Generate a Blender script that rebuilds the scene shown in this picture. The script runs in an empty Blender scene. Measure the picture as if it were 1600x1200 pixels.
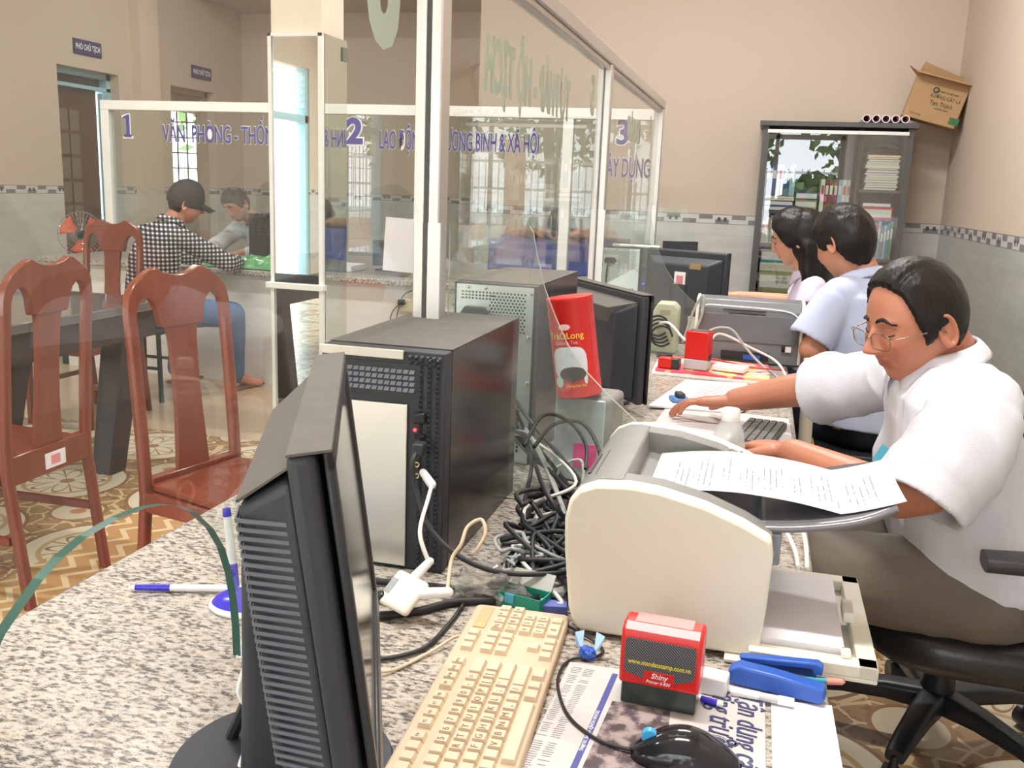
import bpy, bmesh, math, random
from math import sin, cos, pi, radians as RD, sqrt, exp, hypot
from mathutils import Vector as V, Matrix as M, noise
random.seed(7)
SC = bpy.context.scene
COL = SC.collection
# ---------------------------------------------------------------- camera, world, light, exposure
cam = bpy.data.cameras.new('camera'); camo = bpy.data.objects.new('camera', cam); COL.objects.link(camo)
cam.sensor_width = 36; cam.lens = 1464.2 / 1600 * 36; cam.clip_start = .02; cam.clip_end = 200
_p, _y, _r = .207181, .252140, .038616
_f = V((-sin(_y) * cos(_p), cos(_y) * cos(_p), -sin(_p))); _ri = V((cos(_y), sin(_y), 0)); _u = _ri.cross(_f)
_r2 = _ri * cos(_r) + _u * sin(_r); _u2 = _u * cos(_r) - _ri * sin(_r)
camo.matrix_world = M(((_r2.x, _u2.x, -_f.x, 0), (_r2.y, _u2.y, -_f.y, 0), (_r2.z, _u2.z, -_f.z, 1.32), (0, 0, 0, 1)))
SC.camera = camo
SC.view_settings.view_transform = 'Standard'; SC.view_settings.look = 'None'
SC.view_settings.exposure = 0.42; SC.view_settings.gamma = 1.0; SC.view_settings.use_curve_mapping = False
SC.cycles.max_bounces = 10; SC.cycles.transparent_max_bounces = 24; SC.cycles.diffuse_bounces = 5; SC.cycles.glossy_bounces = 5
SC.cycles.caustics_reflective = False; SC.cycles.caustics_refractive = False; SC.cycles.sample_clamp_indirect = 6
SC.cycles.use_denoising = True
w = bpy.data.worlds.new('sky'); SC.world = w; w.use_nodes = True
bg = w.node_tree.nodes['Background']; bg.inputs[0].default_value = (.93, .96, 1, 1); bg.inputs[1].default_value = 5.5
def area(name, loc, rot, sx, sy, power, col=(1, 1, 1), portal=False):
    d = bpy.data.lights.new(name, 'AREA'); d.shape = 'RECTANGLE'; d.size = sx; d.size_y = sy; d.energy = power; d.color = col
    o = bpy.data.objects.new(name, d); o.location = loc; o.rotation_euler = rot; COL.objects.link(o)
    if portal: d.cycles.is_portal = True
    return o
area('entrance_portal', (-2.2, -3.0, 1.6), (RD(90), 0, 0), 6.4, 3.0, 1, portal=True)      # guides sampling only: gives no light
area('side_window_portal', (-5.62, -1.2, 1.35), (0, RD(-90), 0), 2.5, 2.5, 1, portal=True)
FILL_TUBES = [(-3.2, 1.2), (-3.4, 4.2), (-.3, 1.2), (-.3, 4.2), (-3.9, 7.2)]
TPOW = (50, 34, 58, 64, 22)
for (x, y), tpw in zip(FILL_TUBES, TPOW):                                                                       # fill light added to brighten the room, from unseen tubes
    area('tube_fill_light', (x, y, 3.42), (0, 0, 0), 1.15, .12, tpw, (1, .98, .94))
# ---------------------------------------------------------------- materials
MATS = {}
def nt(m): return m.node_tree.nodes, m.node_tree.links
def pm(name, col, rough=.5, metal=0, var=.06, bump=0, bs=60, spec=.5, coat=0, emit=None, es=0, alpha=1, sss=0, scale=8, stretch=None):
    if name in MATS: return MATS[name]
    m = bpy.data.materials.new(name); m.use_nodes = True; n, l = nt(m); b = n['Principled BSDF']
    b.inputs['Roughness'].default_value = rough; b.inputs['Metallic'].default_value = metal
    b.inputs['Specular IOR Level'].default_value = spec; b.inputs['Coat Weight'].default_value = coat
    b.inputs['Base Color'].default_value = (*col, 1); b.inputs['Alpha'].default_value = alpha
    if sss: b.inputs['Subsurface Weight'].default_value = sss; b.inputs['Subsurface Radius'].default_value = (.012, .004, .002); b.inputs['Subsurface Scale'].default_value = 1
    if emit: b.inputs['Emission Color'].default_value = (*emit, 1); b.inputs['Emission Strength'].default_value = es
    tc = n.new('ShaderNodeTexCoord'); mp = n.new('ShaderNodeMapping'); l.new(tc.outputs['Object'], mp.inputs[0])
    if stretch: mp.inputs['Scale'].default_value = stretch
    if var:
        no = n.new('ShaderNodeTexNoise'); no.inputs['Scale'].default_value = scale; no.inputs['Detail'].default_value = 4
        mx = n.new('ShaderNodeMix'); mx.data_type = 'RGBA'
        mx.inputs[6].default_value = (*[max(0, c * (1 - var * 1.6)) for c in col], 1); mx.inputs[7].default_value = (*[min(1, c * (1 + var * 1.6)) for c in col], 1)
        l.new(mp.outputs[0], no.inputs[0]); l.new(no.outputs[0], mx.inputs[0]); l.new(mx.outputs[2], b.inputs['Base Color'])
    if bump:
        nb = n.new('ShaderNodeTexNoise'); nb.inputs['Scale'].default_value = bs; nb.inputs['Detail'].default_value = 3
        bu = n.new('ShaderNodeBump'); bu.inputs['Strength'].default_value = bump; bu.inputs['Distance'].default_value = .01
        l.new(mp.outputs[0], nb.inputs[0]); l.new(nb.outputs[0], bu.inputs['Height']); l.new(bu.outputs[0], b.inputs['Normal'])
    MATS[name] = m; return m
def glass(name, tint, ior=1.5, k=1.0, rough=0.0, veil=0):
    if name in MATS: return MATS[name]
    m = bpy.data.materials.new(name); m.use_nodes = True; n, l = nt(m); n.clear()
    o = n.new('ShaderNodeOutputMaterial'); t = n.new('ShaderNodeBsdfTransparent'); g = n.new('ShaderNodeBsdfGlossy'); x = n.new('ShaderNodeMixShader')
    fr = n.new('ShaderNodeFresnel'); fr.inputs[0].default_value = ior; mu = n.new('ShaderNodeMath'); mu.operation = 'MULTIPLY'; mu.inputs[1].default_value = k; mu.use_clamp = True
    t.inputs[0].default_value = (*tint, 1); g.inputs['Roughness'].default_value = rough
    ge = n.new('ShaderNodeNewGeometry'); fb = n.new('ShaderNodeMath'); fb.operation = 'SUBTRACT'; fb.inputs[0].default_value = 1; l.new(ge.outputs['Backfacing'], fb.inputs[1])
    m2 = n.new('ShaderNodeMath'); m2.operation = 'MULTIPLY'; l.new(mu.outputs[0], m2.inputs[0]); l.new(fb.outputs[0], m2.inputs[1])
    l.new(fr.outputs[0], mu.inputs[0]); l.new(m2.outputs[0], x.inputs[0]); l.new(t.outputs[0], x.inputs[1]); l.new(g.outputs[0], x.inputs[2])
    if veil:  # white haze painted into the glass as an even diffuse veil
        d = n.new('ShaderNodeBsdfDiffuse'); d.inputs[0].default_value = (.9, .9, .88, 1); y = n.new('ShaderNodeMixShader'); y.inputs[0].default_value = veil
        l.new(x.outputs[0], y.inputs[1]); l.new(d.outputs[0], y.inputs[2]); l.new(y.outputs[0], o.inputs[0])
    else: l.new(x.outputs[0], o.inputs[0])
    MATS[name] = m; return m
class NG:   # tiny node graph helper
    def __init__(s, name, rough=.4, spec=.5):
        s.m = bpy.data.materials.new(name); s.m.use_nodes = True; s.n, s.l = nt(s.m); s.b = s.n['Principled BSDF']
        s.b.inputs['Roughness'].default_value = rough; s.b.inputs['Specular IOR Level'].default_value = spec; MATS[name] = s.m
        s.tc = s.n.new('ShaderNodeTexCoord'); s.P = s.tc.outputs['Object']
    def put(s, i, v):
        if hasattr(v, 'links'): s.l.new(v, i)
        else: i.default_value = v
    def math(s, op, a, b=0.0, c=None):
        x = s.n.new('ShaderNodeMath'); x.operation = op; s.put(x.inputs[0], a); s.put(x.inputs[1], b)
        if c is not None: s.put(x.inputs[2], c)
        return x.outputs[0]
    def sep(s, v=None):
        x = s.n.new('ShaderNodeSeparateXYZ'); s.l.new(v or s.P, x.inputs[0]); return x.outputs
    def comb(s, x_, y_, z_=0.0):
        x = s.n.new('ShaderNodeCombineXYZ'); s.put(x.inputs[0], x_); s.put(x.inputs[1], y_); s.put(x.inputs[2], z_); return x.outputs[0]
    def noise(s, sc, det=3, v=None, rough=.5):
        x = s.n.new('ShaderNodeTexNoise'); x.inputs['Scale'].default_value = sc; x.inputs['Detail'].default_value = det; x.inputs['Roughness'].default_value = rough; s.l.new(v or s.P, x.inputs[0]); return x.outputs[0]
    def vor(s, sc, v=None, out='Color', feat='F1'):
        x = s.n.new('ShaderNodeTexVoronoi'); x.feature = feat; x.inputs['Scale'].default_value = sc; s.l.new(v or s.P, x.inputs[0]); return x.outputs[out]
    def mix(s, f, a, b):
        x = s.n.new('ShaderNodeMix'); x.data_type = 'RGBA'; s.put(x.inputs[0], f)
        for i, c in ((6, a), (7, b)):
            if isinstance(c, tuple): x.inputs[i].default_value = (*c, 1)
            else: s.l.new(c, x.inputs[i])
        return x.outputs[2]
    def ramp(s, f, pts, interp='LINEAR'):
        x = s.n.new('ShaderNodeValToRGB'); r = x.color_ramp; r.interpolation = interp
        while len(r.elements) < len(pts): r.elements.new(.5)
        for e, (p, c) in zip(r.elements, pts): e.position = p; e.color = (*c, 1)
        s.put(x.inputs[0], f); return x.outputs[0]
    def lt(s, a, b): return s.math('LESS_THAN', a, b)
    def gt(s, a, b): return s.math('GREATER_THAN', a, b)
    def mul(s, a, b): return s.math('MULTIPLY', a, b)
    def fr(s, a, b): return s.math('FRACT', s.math('DIVIDE', a, b))
    def line(s, a, per, w_):  # 1 near cell edges
        f = s.fr(a, per); return s.math('MAXIMUM', s.lt(f, w_), s.gt(f, 1 - w_))
    def bump(s, h, st=.3, d=.01):
        x = s.n.new('ShaderNodeBump'); x.inputs['Strength'].default_value = st; x.inputs['Distance'].default_value = d; s.l.new(h, x.inputs['Height']); s.l.new(x.outputs[0], s.b.inputs['Normal'])
    def done(s, c):
        s.l.new(c, s.b.inputs['Base Color']) if not isinstance(c, tuple) else None; return s.m
# ---------------------------------------------------------------- mesh builder
class MB:
    def __init__(s): s.v = []; s.f = []; s.mi = []; s.cur = 0
    def add(s, vs, fs, T=None):
        o = len(s.v); s.v += [tuple(T @ V(a)) if T else tuple(a) for a in vs]
        for f in fs: s.f.append(tuple(i + o for i in f)); s.mi.append(s.cur)
        return s
    def box(s, c, d, T=None, rz=0):
        x, y, z = [a / 2 for a in d]
        vs = [(a, b, e) for a in (-x, x) for b in (-y, y) for e in (-z, z)]
        R = M.Translation(c) @ M.Rotation(rz, 4, 'Z')
        return s.add(vs, [(0, 1, 3, 2), (4, 6, 7, 5), (0, 4, 5, 1), (2, 3, 7, 6), (0, 2, 6, 4), (1, 5, 7, 3)], (T @ R) if T else R)
    def bb(s, a, b, T=None):
        return s.box([(p + q) / 2 for p, q in zip(a, b)], [abs(q - p) for p, q in zip(a, b)], T)
    def lathe(s, pr, n=24, T=None, cap=True):
        vs = []; fs = []
        for r, z in pr: vs += [(r * cos(2 * pi * i / n), r * sin(2 * pi * i / n), z) for i in range(n)]
        for k in range(len(pr) - 1):
            for i in range(n): j = (i + 1) % n; fs.append((k * n + i, k * n + j, (k + 1) * n + j, (k + 1) * n + i))
        if cap: fs.append(tuple(range(n - 1, -1, -1))); fs.append(tuple((len(pr) - 1) * n + i for i in range(n)))
        return s.add(vs, fs, T)
    def cyl(s, p, q, r, r2=None, n=16):
        p, q = V(p), V(q); d = q - p
        return s.lathe([(r, 0), (r if r2 is None else r2, d.length)], n, M.Translation(p) @ d.to_track_quat('Z', 'Y').to_matrix().to_4x4())
    def tube(s, pts, r, n=8, closed=False, flat=None):
        pts = [V(p) for p in pts]; N = len(pts); vs = []; fs = []; prev = None
        for i, p in enumerate(pts):
            a = pts[i - 1] if (i or closed) else p; b = pts[(i + 1) % N] if (i < N - 1 or closed) else p
            t = (b - a).normalized()
            if prev is None:
                prev = t.cross(V((0, 0, 1)));
                if prev.length < .1: prev = t.cross(V((1, 0, 0)))
            prev = (prev - t * prev.dot(t)).normalized(); bn = t.cross(prev)
            rr = r[i] if isinstance(r, (list, tuple)) else r
            for k in range(n):
                an = 2 * pi * k / n; vs.append(p + (prev * cos(an) + bn * sin(an) * (flat or 1)) * rr)
        for i in range(N if closed else N - 1):
            j = (i + 1) % N
            for k in range(n): m = (k + 1) % n; fs.append((i * n + k, i * n + m, j * n + m, j * n + k))
        if not closed: fs.append(tuple(range(n - 1, -1, -1))); fs.append(tuple((N - 1) * n + k for k in range(n)))
        return s.add(vs, fs)
    def prism(s, poly, h, T=None, edge=None):   # polygon in XY, extruded along Z from 0 to h
        n = len(poly); vs = [(x, y, 0) for x, y in poly] + [(x, y, h) for x, y in poly]
        c = s.cur; s.add(vs, [tuple(range(n - 1, -1, -1)), tuple(range(n, 2 * n))], T); o = len(s.v) - 2 * n
        if edge is not None: s.cur = edge
        for i in range(n): j = (i + 1) % n; s.f.append((o + i, o + j, o + n + j, o + n + i)); s.mi.append(s.cur)
        s.cur = c; return s
    def grid(s, fn, nu, nv, T=None):
        vs = [fn(i / nu, j / nv) for j in range(nv + 1) for i in range(nu + 1)]
        return s.add(vs, [(j * (nu + 1) + i, j * (nu + 1) + i + 1, (j + 1) * (nu + 1) + i + 1, (j + 1) * (nu + 1) + i) for j in range(nv) for i in range(nu)], T)
    def ell(s, c, d, T=None, n=20):
        pr = [(max(1e-4, sin(pi * k / (n // 2))), -cos(pi * k / (n // 2))) for k in range(n // 2 + 1)]
        return s.lathe(pr, n, (T or M()) @ M.Translation(c) @ M.Diagonal((*d, 1)))
    def rc(s, p, q, r1, r2, n=18, T=None):      # round cone
        p, q = V(p), V(q); d = q - p; L = d.length
        if L < 1e-5: return s.ell(p, (r1, r1, r1))
        pr = [(max(1e-4, r1 * sin(pi / 2 * k / 5)), -r1 * cos(pi / 2 * k / 5)) for k in range(6)] + [(max(1e-4, r2 * cos(pi / 2 * k / 5)), L + r2 * sin(pi / 2 * k / 5)) for k in range(6)]
        return s.lathe(pr, n, (T or M()) @ M.Translation(p) @ d.to_track_quat('Z', 'Y').to_matrix().to_4x4())
    def loft(s, secs, n=28):    # secs: (center, xaxis*rx, yaxis*ry, power)
        vs = []; fs = []
        for c, ax, ay, pw in secs:
            for i in range(n):
                a = 2 * pi * i / n; ca, sa = cos(a), sin(a)
                k = (abs(ca) ** pw + abs(sa) ** pw) ** (-1 / pw)
                vs.append(V(c) + V(ax) * ca * k + V(ay) * sa * k)
        for k in range(len(secs) - 1):
            for i in range(n): j = (i + 1) % n; fs.append((k * n + i, k * n + j, (k + 1) * n + j, (k + 1) * n + i))
        fs.append(tuple(range(n - 1, -1, -1))); fs.append(tuple((len(secs) - 1) * n + i for i in range(n)))
        return s.add(vs, fs)
def obj(name, mb, mat, parent=None, smooth=None, bev=0, seg=2, world=False, sub=0, solid=0):
    vs = mb.v
    o = bpy.data.objects.new(name, bpy.data.meshes.new(name))
    if parent is not None and world:
        W = M(); p = parent
        while p: W = p.matrix_basis @ W; p = p.parent
        I = W.inverted(); vs = [tuple(I @ V(a)) for a in vs]
    me = o.data; me.from_pydata(vs, [], mb.f); me.validate()
    mats = mat if isinstance(mat, (list, tuple)) else [mat]
    for m in mats: me.materials.append(m)
    if len(mats) > 1: me.polygons.foreach_set('material_index', mb.mi[:len(me.polygons)])
    b = bmesh.new(); b.from_mesh(me); bmesh.ops.recalc_face_normals(b, faces=b.faces); b.to_mesh(me); b.free()
    if smooth is not None:
        me.polygons.foreach_set('use_smooth', [True] * len(me.polygons))
        if smooth < 170: me.set_sharp_from_angle(angle=RD(smooth))
    if bev:
        d = o.modifiers.new('bevel', 'BEVEL'); d.width = bev; d.segments = seg; d.limit_method = 'ANGLE'; d.angle_limit = RD(40); d.harden_normals = False
        if smooth is None: me.polygons.foreach_set('use_smooth', [True] * len(me.polygons)); me.set_sharp_from_angle(angle=RD(30))
    if solid: d = o.modifiers.new('solid', 'SOLIDIFY'); d.thickness = solid; d.offset = 0
    if sub: d = o.modifiers.new('sub', 'SUBSURF'); d.levels = sub; d.render_levels = sub
    COL.objects.link(o)
    if parent is not None: o.parent = parent
    return o
def tag(o, label=None, cat=None, group=None, kind=None):
    if label: o['label'] = label
    if cat: o['category'] = cat
    if group: o['group'] = group
    if kind: o['kind'] = kind
    return o
def thing(name, label, cat, loc=(0, 0, 0), rz=0, group=None, rot=None):
    o = bpy.data.objects.new(name, None); o.location = loc; o.rotation_euler = rot or (0, 0, rz); o.empty_display_size = .05; COL.objects.link(o)
    return tag(o, label, cat, group)
def solo(name, mb, mat, label, cat, group=None, **k):    # one-mesh thing, world verts; origin moved to its base
    xs = [v[0] for v in mb.v]; ys = [v[1] for v in mb.v]; zs = [v[2] for v in mb.v]
    c = V(((min(xs) + max(xs)) / 2, (min(ys) + max(ys)) / 2, min(zs))); mb.v = [tuple(V(v) - c) for v in mb.v]
    o = obj(name, mb, mat, **k); o.location = c; return tag(o, label, cat, group)
def struct(name, mb, mat, **k):
    o = obj(name, mb, mat, **k); o['kind'] = 'structure'; return o
def copytree(o, parent=None):
    c = o.copy(); COL.objects.link(c)
    if parent is not None: c.parent = parent
    for ch in list(o.children): copytree(ch, c)
    return c
def text(body, size, mat, T, parent=None, off=0.0, depth=.0004, sx=1.0, name='lettering', align='CENTER', shear=0, world=True):
    cu = bpy.data.curves.new('t', 'FONT'); cu.body = body; cu.size = size; cu.offset = off; cu.extrude = depth; cu.align_x = align; cu.align_y = 'CENTER'; cu.shear = shear; cu.resolution_u = 3
    t = bpy.data.objects.new('t', cu); COL.objects.link(t); bpy.context.view_layer.update()
    me = bpy.data.meshes.new_from_object(t.evaluated_get(bpy.context.evaluated_depsgraph_get())); bpy.data.objects.remove(t); bpy.data.curves.remove(cu)
    me.name = name; me.materials.clear(); me.materials.append(mat)
    W = M()
    if parent is not None and world:
        p = parent
        while p: W = p.matrix_basis @ W; p = p.parent
    me.transform(W.inverted() @ T @ M.Diagonal((sx, 1, 1, 1)))
    o = bpy.data.objects.new(name, me); COL.objects.link(o)
    if parent is not None: o.parent = parent
    return o
def frame(o, x, y, z=None):     # matrix from origin, x axis, y axis
    x = V(x).normalized(); y = V(y).normalized(); z = x.cross(y).normalized(); y = z.cross(x)
    return M(((x.x, y.x, z.x, o[0]), (x.y, y.y, z.y, o[1]), (x.z, y.z, z.z, o[2]), (0, 0, 0, 1)))
def spline(pts, k=8, closed=False):
    P = [V(p) for p in pts]; out = []; N = len(P)
    for i in range(N if closed else N - 1):
        a, b, c, d = (P[(i - 1) % N], P[i], P[(i + 1) % N], P[(i + 2) % N]) if closed else (P[max(0, i - 1)], P[i], P[i + 1], P[min(N - 1, i + 2)])
        for j in range(k):
            t = j / k; out.append(.5 * ((2 * b) + (c - a) * t + (2 * a - 5 * b + 4 * c - d) * t * t + (3 * b - a - 3 * c + d) * t ** 3))
    if not closed: out.append(P[-1])
    return out
# ---------------------------------------------------------------- surface materials
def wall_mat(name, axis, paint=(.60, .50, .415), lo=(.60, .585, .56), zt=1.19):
    g = NG(name, .45); x, y, z = g.sep(); u = y if axis == 'y' else x
    n1 = g.noise(.8, 2); pc = g.mix(n1, tuple(c * .96 for c in paint), tuple(c * 1.04 for c in paint))
    st = g.comb(g.mul(u, 3), g.mul(z, 14), 0); n2 = g.noise(1.4, 5, st)
    tile = g.mix(n2, tuple(c * .86 for c in lo), tuple(min(1, c * 1.12) for c in lo))
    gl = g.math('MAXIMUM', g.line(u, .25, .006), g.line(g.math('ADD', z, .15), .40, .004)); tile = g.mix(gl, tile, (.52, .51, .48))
    # border band: alternating chips
    cell = g.math('FLOOR', g.math('DIVIDE', u, .11)); odd = g.math('MODULO', g.math('ABSOLUTE', cell), 2.0); fu = g.fr(u, .11)
    zz = g.math('DIVIDE', g.math('SUBTRACT', z, zt - .065), .065); half = g.gt(zz, .5)
    alt = g.math('ABSOLUTE', g.math('SUBTRACT', odd, half))
    gx = g.math('MULTIPLY', g.gt(fu, .08), g.lt(fu, .92)); dark = g.mul(alt, gx)
    bc = g.mix(dark, (.62, .60, .57), (.22, .21, .22))
    sq = g.mul(g.mul(g.gt(zz, .3), g.lt(zz, .7)), g.math('MAXIMUM', g.mul(g.gt(fu, .22), g.lt(fu, .4)), g.mul(g.gt(fu, .6), g.lt(fu, .78))))
    sq = g.mul(sq, g.lt(g.math('MODULO', g.math('ABSOLUTE', cell), 3.0), .5)); bc = g.mix(sq, bc, (.07, .07, .08))
    bc = g.mix(g.math('MAXIMUM', g.lt(zz, .07), g.gt(zz, .93)), bc, (.25, .24, .24))
    c = g.mix(g.gt(z, zt - .065), tile, bc); c = g.mix(g.gt(z, zt), c, pc)
    r = g.math('ADD', g.mul(g.gt(z, zt), .5), .16); g.l.new(r, g.b.inputs['Roughness'])
    return g.done(c)
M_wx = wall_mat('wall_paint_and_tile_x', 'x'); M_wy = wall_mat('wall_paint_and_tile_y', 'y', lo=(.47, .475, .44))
M_wl = wall_mat('wall_paint_and_tile_left', 'y')
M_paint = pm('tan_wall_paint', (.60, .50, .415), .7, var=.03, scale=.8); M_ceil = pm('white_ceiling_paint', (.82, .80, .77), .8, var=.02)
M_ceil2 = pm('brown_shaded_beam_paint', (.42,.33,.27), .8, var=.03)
M_cream = pm('cream_column_paint', (.80, .70, .58), .6, var=.02); M_white = pm('white_aluminium', (.86, .86, .84), .3, var=.02)
def floor_mat():
    g = NG('patterned_floor_tile', .22); x, y, z = g.sep()
    P_ = .60
    fx = g.math('SUBTRACT', g.fr(g.math('ADD', x, .12), P_), .5); fy = g.math('SUBTRACT', g.fr(g.math('ADD', y, .02), P_), .5)
    r = g.math('SQRT', g.math('ADD', g.mul(fx, fx), g.mul(fy, fy))); an = g.math('ARCTAN2', fy, fx)
    sw = g.noise(9, 4); base = g.mix(sw, (.25, .14, .062), (.42, .265, .13))
    scr = g.vor(11, out='Distance', feat='DISTANCE_TO_EDGE'); base = g.mix(g.lt(scr, .05), base, (.62, .46, .27))
    base = g.mix(g.mul(g.gt(g.noise(22, 2), .60), .8), base, (.22, .10, .05))
    pet = g.math('ABSOLUTE', g.math('SINE', g.mul(an, 4))); pr = g.math('ADD', g.mul(pet, .17), .08)
    med = g.mix(g.lt(g.math('ABSOLUTE', g.math('SUBTRACT', r, pr)), .014), (.66, .57, .43), (.30, .17, .08))
    med = g.mix(g.lt(r, .05), med, (.35, .18, .09)); med = g.mix(g.mul(g.lt(g.math('ABSOLUTE', g.math('SINE', g.mul(an, 4))), .12), g.lt(r, .3)), med, (.33, .18, .08))
    med = g.mix(g.mul(g.gt(r, .27), g.lt(r, .30)), med, (.48, .33, .17)); med = g.mix(g.gt(r, .395), med, (.26, .14, .07))
    pat = g.mix(g.lt(r, .42), base, med)
    # corner medallions
    gx_ = g.math('SUBTRACT', .5, g.math('ABSOLUTE', fx)); gy_ = g.math('SUBTRACT', .5, g.math('ABSOLUTE', fy)); rc_ = g.math('SQRT', g.math('ADD', g.mul(gx_, gx_), g.mul(gy_, gy_)))
    pat = g.mix(g.lt(rc_, .17), pat, (.60, .50, .36)); pat = g.mix(g.lt(g.math('ABSOLUTE', g.math('SUBTRACT', rc_, .17)), .012), pat, (.28, .15, .07)); pat = g.mix(g.lt(rc_, .05), pat, (.45, .20, .10))
    # zigzag border bands running along y
    zz = g.math('PINGPONG', g.math('ADD', y, 0), .07)
    def band(x0, c0, c1):
        d = g.math('SUBTRACT', x, x0); st = g.math('ABSOLUTE', g.math('SUBTRACT', g.math('MODULO', g.math('ADD', g.math('ABSOLUTE', d), g.mul(zz, 1.0)), .09), .045))
        b = g.mix(g.lt(st, .014), c0, c1); return b, g.mul(g.gt(d, 0), g.lt(d, .24))
    b1, m1 = band(-2.30, (.46, .27, .12), (.66, .50, .30)); b2, m2 = band(-1.72, (.50, .24, .11), (.68, .48, .30))
    marb = g.mix(g.noise(5, 5, rough=.7), (.20, .18, .16), (.48, .45, .41))
    hall = g.mix(g.gt(x, -2.30), pat, marb); hall = g.mix(m1, hall, b1); hall = g.mix(m2, hall, b2); hall = g.mix(g.gt(x, -1.48), hall, pat)
    plain = g.mix(g.noise(1.5, 3), (.47, .345, .24), (.53, .40, .29)); plain = g.mix(g.math('MAXIMUM', g.line(x, .5, .004), g.line(y, .5, .004)), plain, (.36, .27, .19))
    inside = g.gt(x, -.9)
    c = g.mix(g.mul(g.gt(y, 4.15), g.math('SUBTRACT', 1, inside)), hall, plain)
    c = g.mix(inside, c, pat); return g.done(c)
M_floor = floor_mat()
def granite(name, a, b, c_):
    g = NG(name, .30, .22); mp = g.n.new('ShaderNodeMapping'); mp.inputs['Rotation'].default_value = (0, 0, .35); mp.inputs['Scale'].default_value = (1, 2.1, 1); g.l.new(g.P, mp.inputs[0]); Q = mp.outputs[0]
    n1 = g.noise(95, 4, Q, .62); n2 = g.noise(45, 3, Q); n3 = g.noise(190, 2, Q)
    c = g.ramp(n1, [(.0, b), (.40, b), (.455, tuple(x * .55 for x in a)), (.50, a), (.70, c_), (1, c_)])
    c = g.mix(g.mul(g.gt(n2, .57), .35), c, (.55, .43, .33)); c = g.mix(g.mul(g.gt(n3, .62), .55), c, b)
    return g.done(c)
M_gran = granite('speckled_granite', (.47, .42, .365), (.09, .08, .072), (.62, .57, .51)); M_gran2 = granite('grey_granite', (.45, .41, .37), (.08, .07, .07), (.6, .56, .5))
def marble_tile():
    g = NG('white_wall_tile', .18); x, y, z = g.sep(); st = g.comb(g.mul(x, 2), g.mul(y, 2), g.mul(z, 10)); n = g.noise(1.5, 5, st)
    c = g.mix(n, (.66, .64, .62), (.84, .82, .80)); c = g.mix(g.line(z, .24, .006), c, (.72, .70, .68)); return g.done(c)
M_tile = marble_tile()
def wood(name, a, b, rough=.22, ax='z', sc=1.0):
    g = NG(name, rough); x, y, z = g.sep(); k = {'x': (1, 9, 9), 'y': (9, 1, 9), 'z': (9, 9, 1)}[ax]
    q = g.comb(g.mul(x, k[0] * sc), g.mul(y, k[1] * sc), g.mul(z, k[2] * sc)); n = g.noise(3.2, 5, q)
    g.b.inputs['Coat Weight'].default_value = .35; g.b.inputs['Coat Roughness'].default_value = .12; return g.done(g.mix(n, a, b))
M_chair = wood('red_lacquered_wood', (.13, .024, .012), (.26, .055, .022)); M_chairl = M_chair
M_dark = wood('black_brown_table_wood', (.018, .010, .010), (.040, .020, .016), .5); MATS['black_brown_table_wood'].node_tree.nodes['Principled BSDF'].inputs['Coat Weight'].default_value = .05; M_dwood = wood('dark_door_wood', (.075, .04, .025), (.13, .075, .048), .4)
M_glass = glass('clear_glass', (.96, .98, .96), 1.5, 1.0, 0, .018); M_glassk = glass('counter_front_glass', (.90, .94, .92), 1.5, 3.2); M_wing = glass('divider_glass', (.93, .97, .95), 1.5, 1.3, 0, .05)
M_gedge = pm('green_glass_edge', (.045, .11, .085), .3, var=.1, spec=.15); M_gedge2 = pm('pale_glass_edge', (.45, .50, .42), .1, var=.1)
M_mir = pm('mirror_silver', (.92, .95, .93), .015, 1, var=0); M_mirg = pm('grey_mirror', (.74, .78, .72), .03, 1, var=0)
M_alu = pm('brushed_aluminium', (.66, .64, .62), .32, .7, var=.03, stretch=(1, 1, .05)); M_alub = pm('bright_aluminium', (.80, .80, .79), .3, .25, var=.02)
M_blue = pm('pale_blue_door_paint', (.35, .58, .68), .45, var=.04); M_navy = pm('navy_sign_face', (.035, .035, .14), .5, var=.05)
M_wletter = pm('white_lettering', (.9, .9, .92), .6, var=0); M_bletter = pm('blue_vinyl_lettering', (.055, .05, .30), .5, var=.04)
M_wv = pm('white_vinyl_outline', (.86, .87, .90), .6, var=0); M_gv = pm('pale_green_vinyl', (.50, .60, .52), .6, var=.03); M_gv2 = pm('grey_green_vinyl', (.36, .40, .33), .6, var=.04); M_gv3 = pm('aqua_vinyl', (.42, .62, .60), .6, var=.03)
M_blk = pm('black_plastic', (.022, .023, .027), .38, var=.1, bump=.04, bs=300); M_blk2 = pm('satin_black_plastic', (.032, .035, .045), .5, var=.08, bump=.05, bs=400); M_blkg = pm('gloss_black', (.012, .012, .015), .1, var=.05)
M_dust = pm('dusty_black_plastic', (.12, .105, .095), .75, var=.12, bump=.08, bs=250, scale=30); M_steel = pm('zinc_plated_steel', (.62, .68, .67), .34, .55, var=.05, scale=20)
M_beige = pm('beige_keyboard_plastic', (.60, .47, .33), .5, var=.04, scale=25); M_key = pm('yellowed_keycap_plastic', (.66, .535, .385), .45, var=.05, scale=40); M_kdirt = pm('key_grime', (.26, .15, .08), .7, var=.2, scale=60)
M_cream2 = pm('cream_printer_plastic', (.84, .80, .69), .42, var=.015, scale=5); M_grayp = pm('grey_printer_plastic', (.235, .235, .225), .42, var=.05, scale=12); M_grayb = pm('blue_grey_printer_plastic', (.27, .30, .35), .45, var=.04); M_smoke = pm('smoky_tray_plastic', (.17, .165, .18), .2, var=.04)
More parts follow.
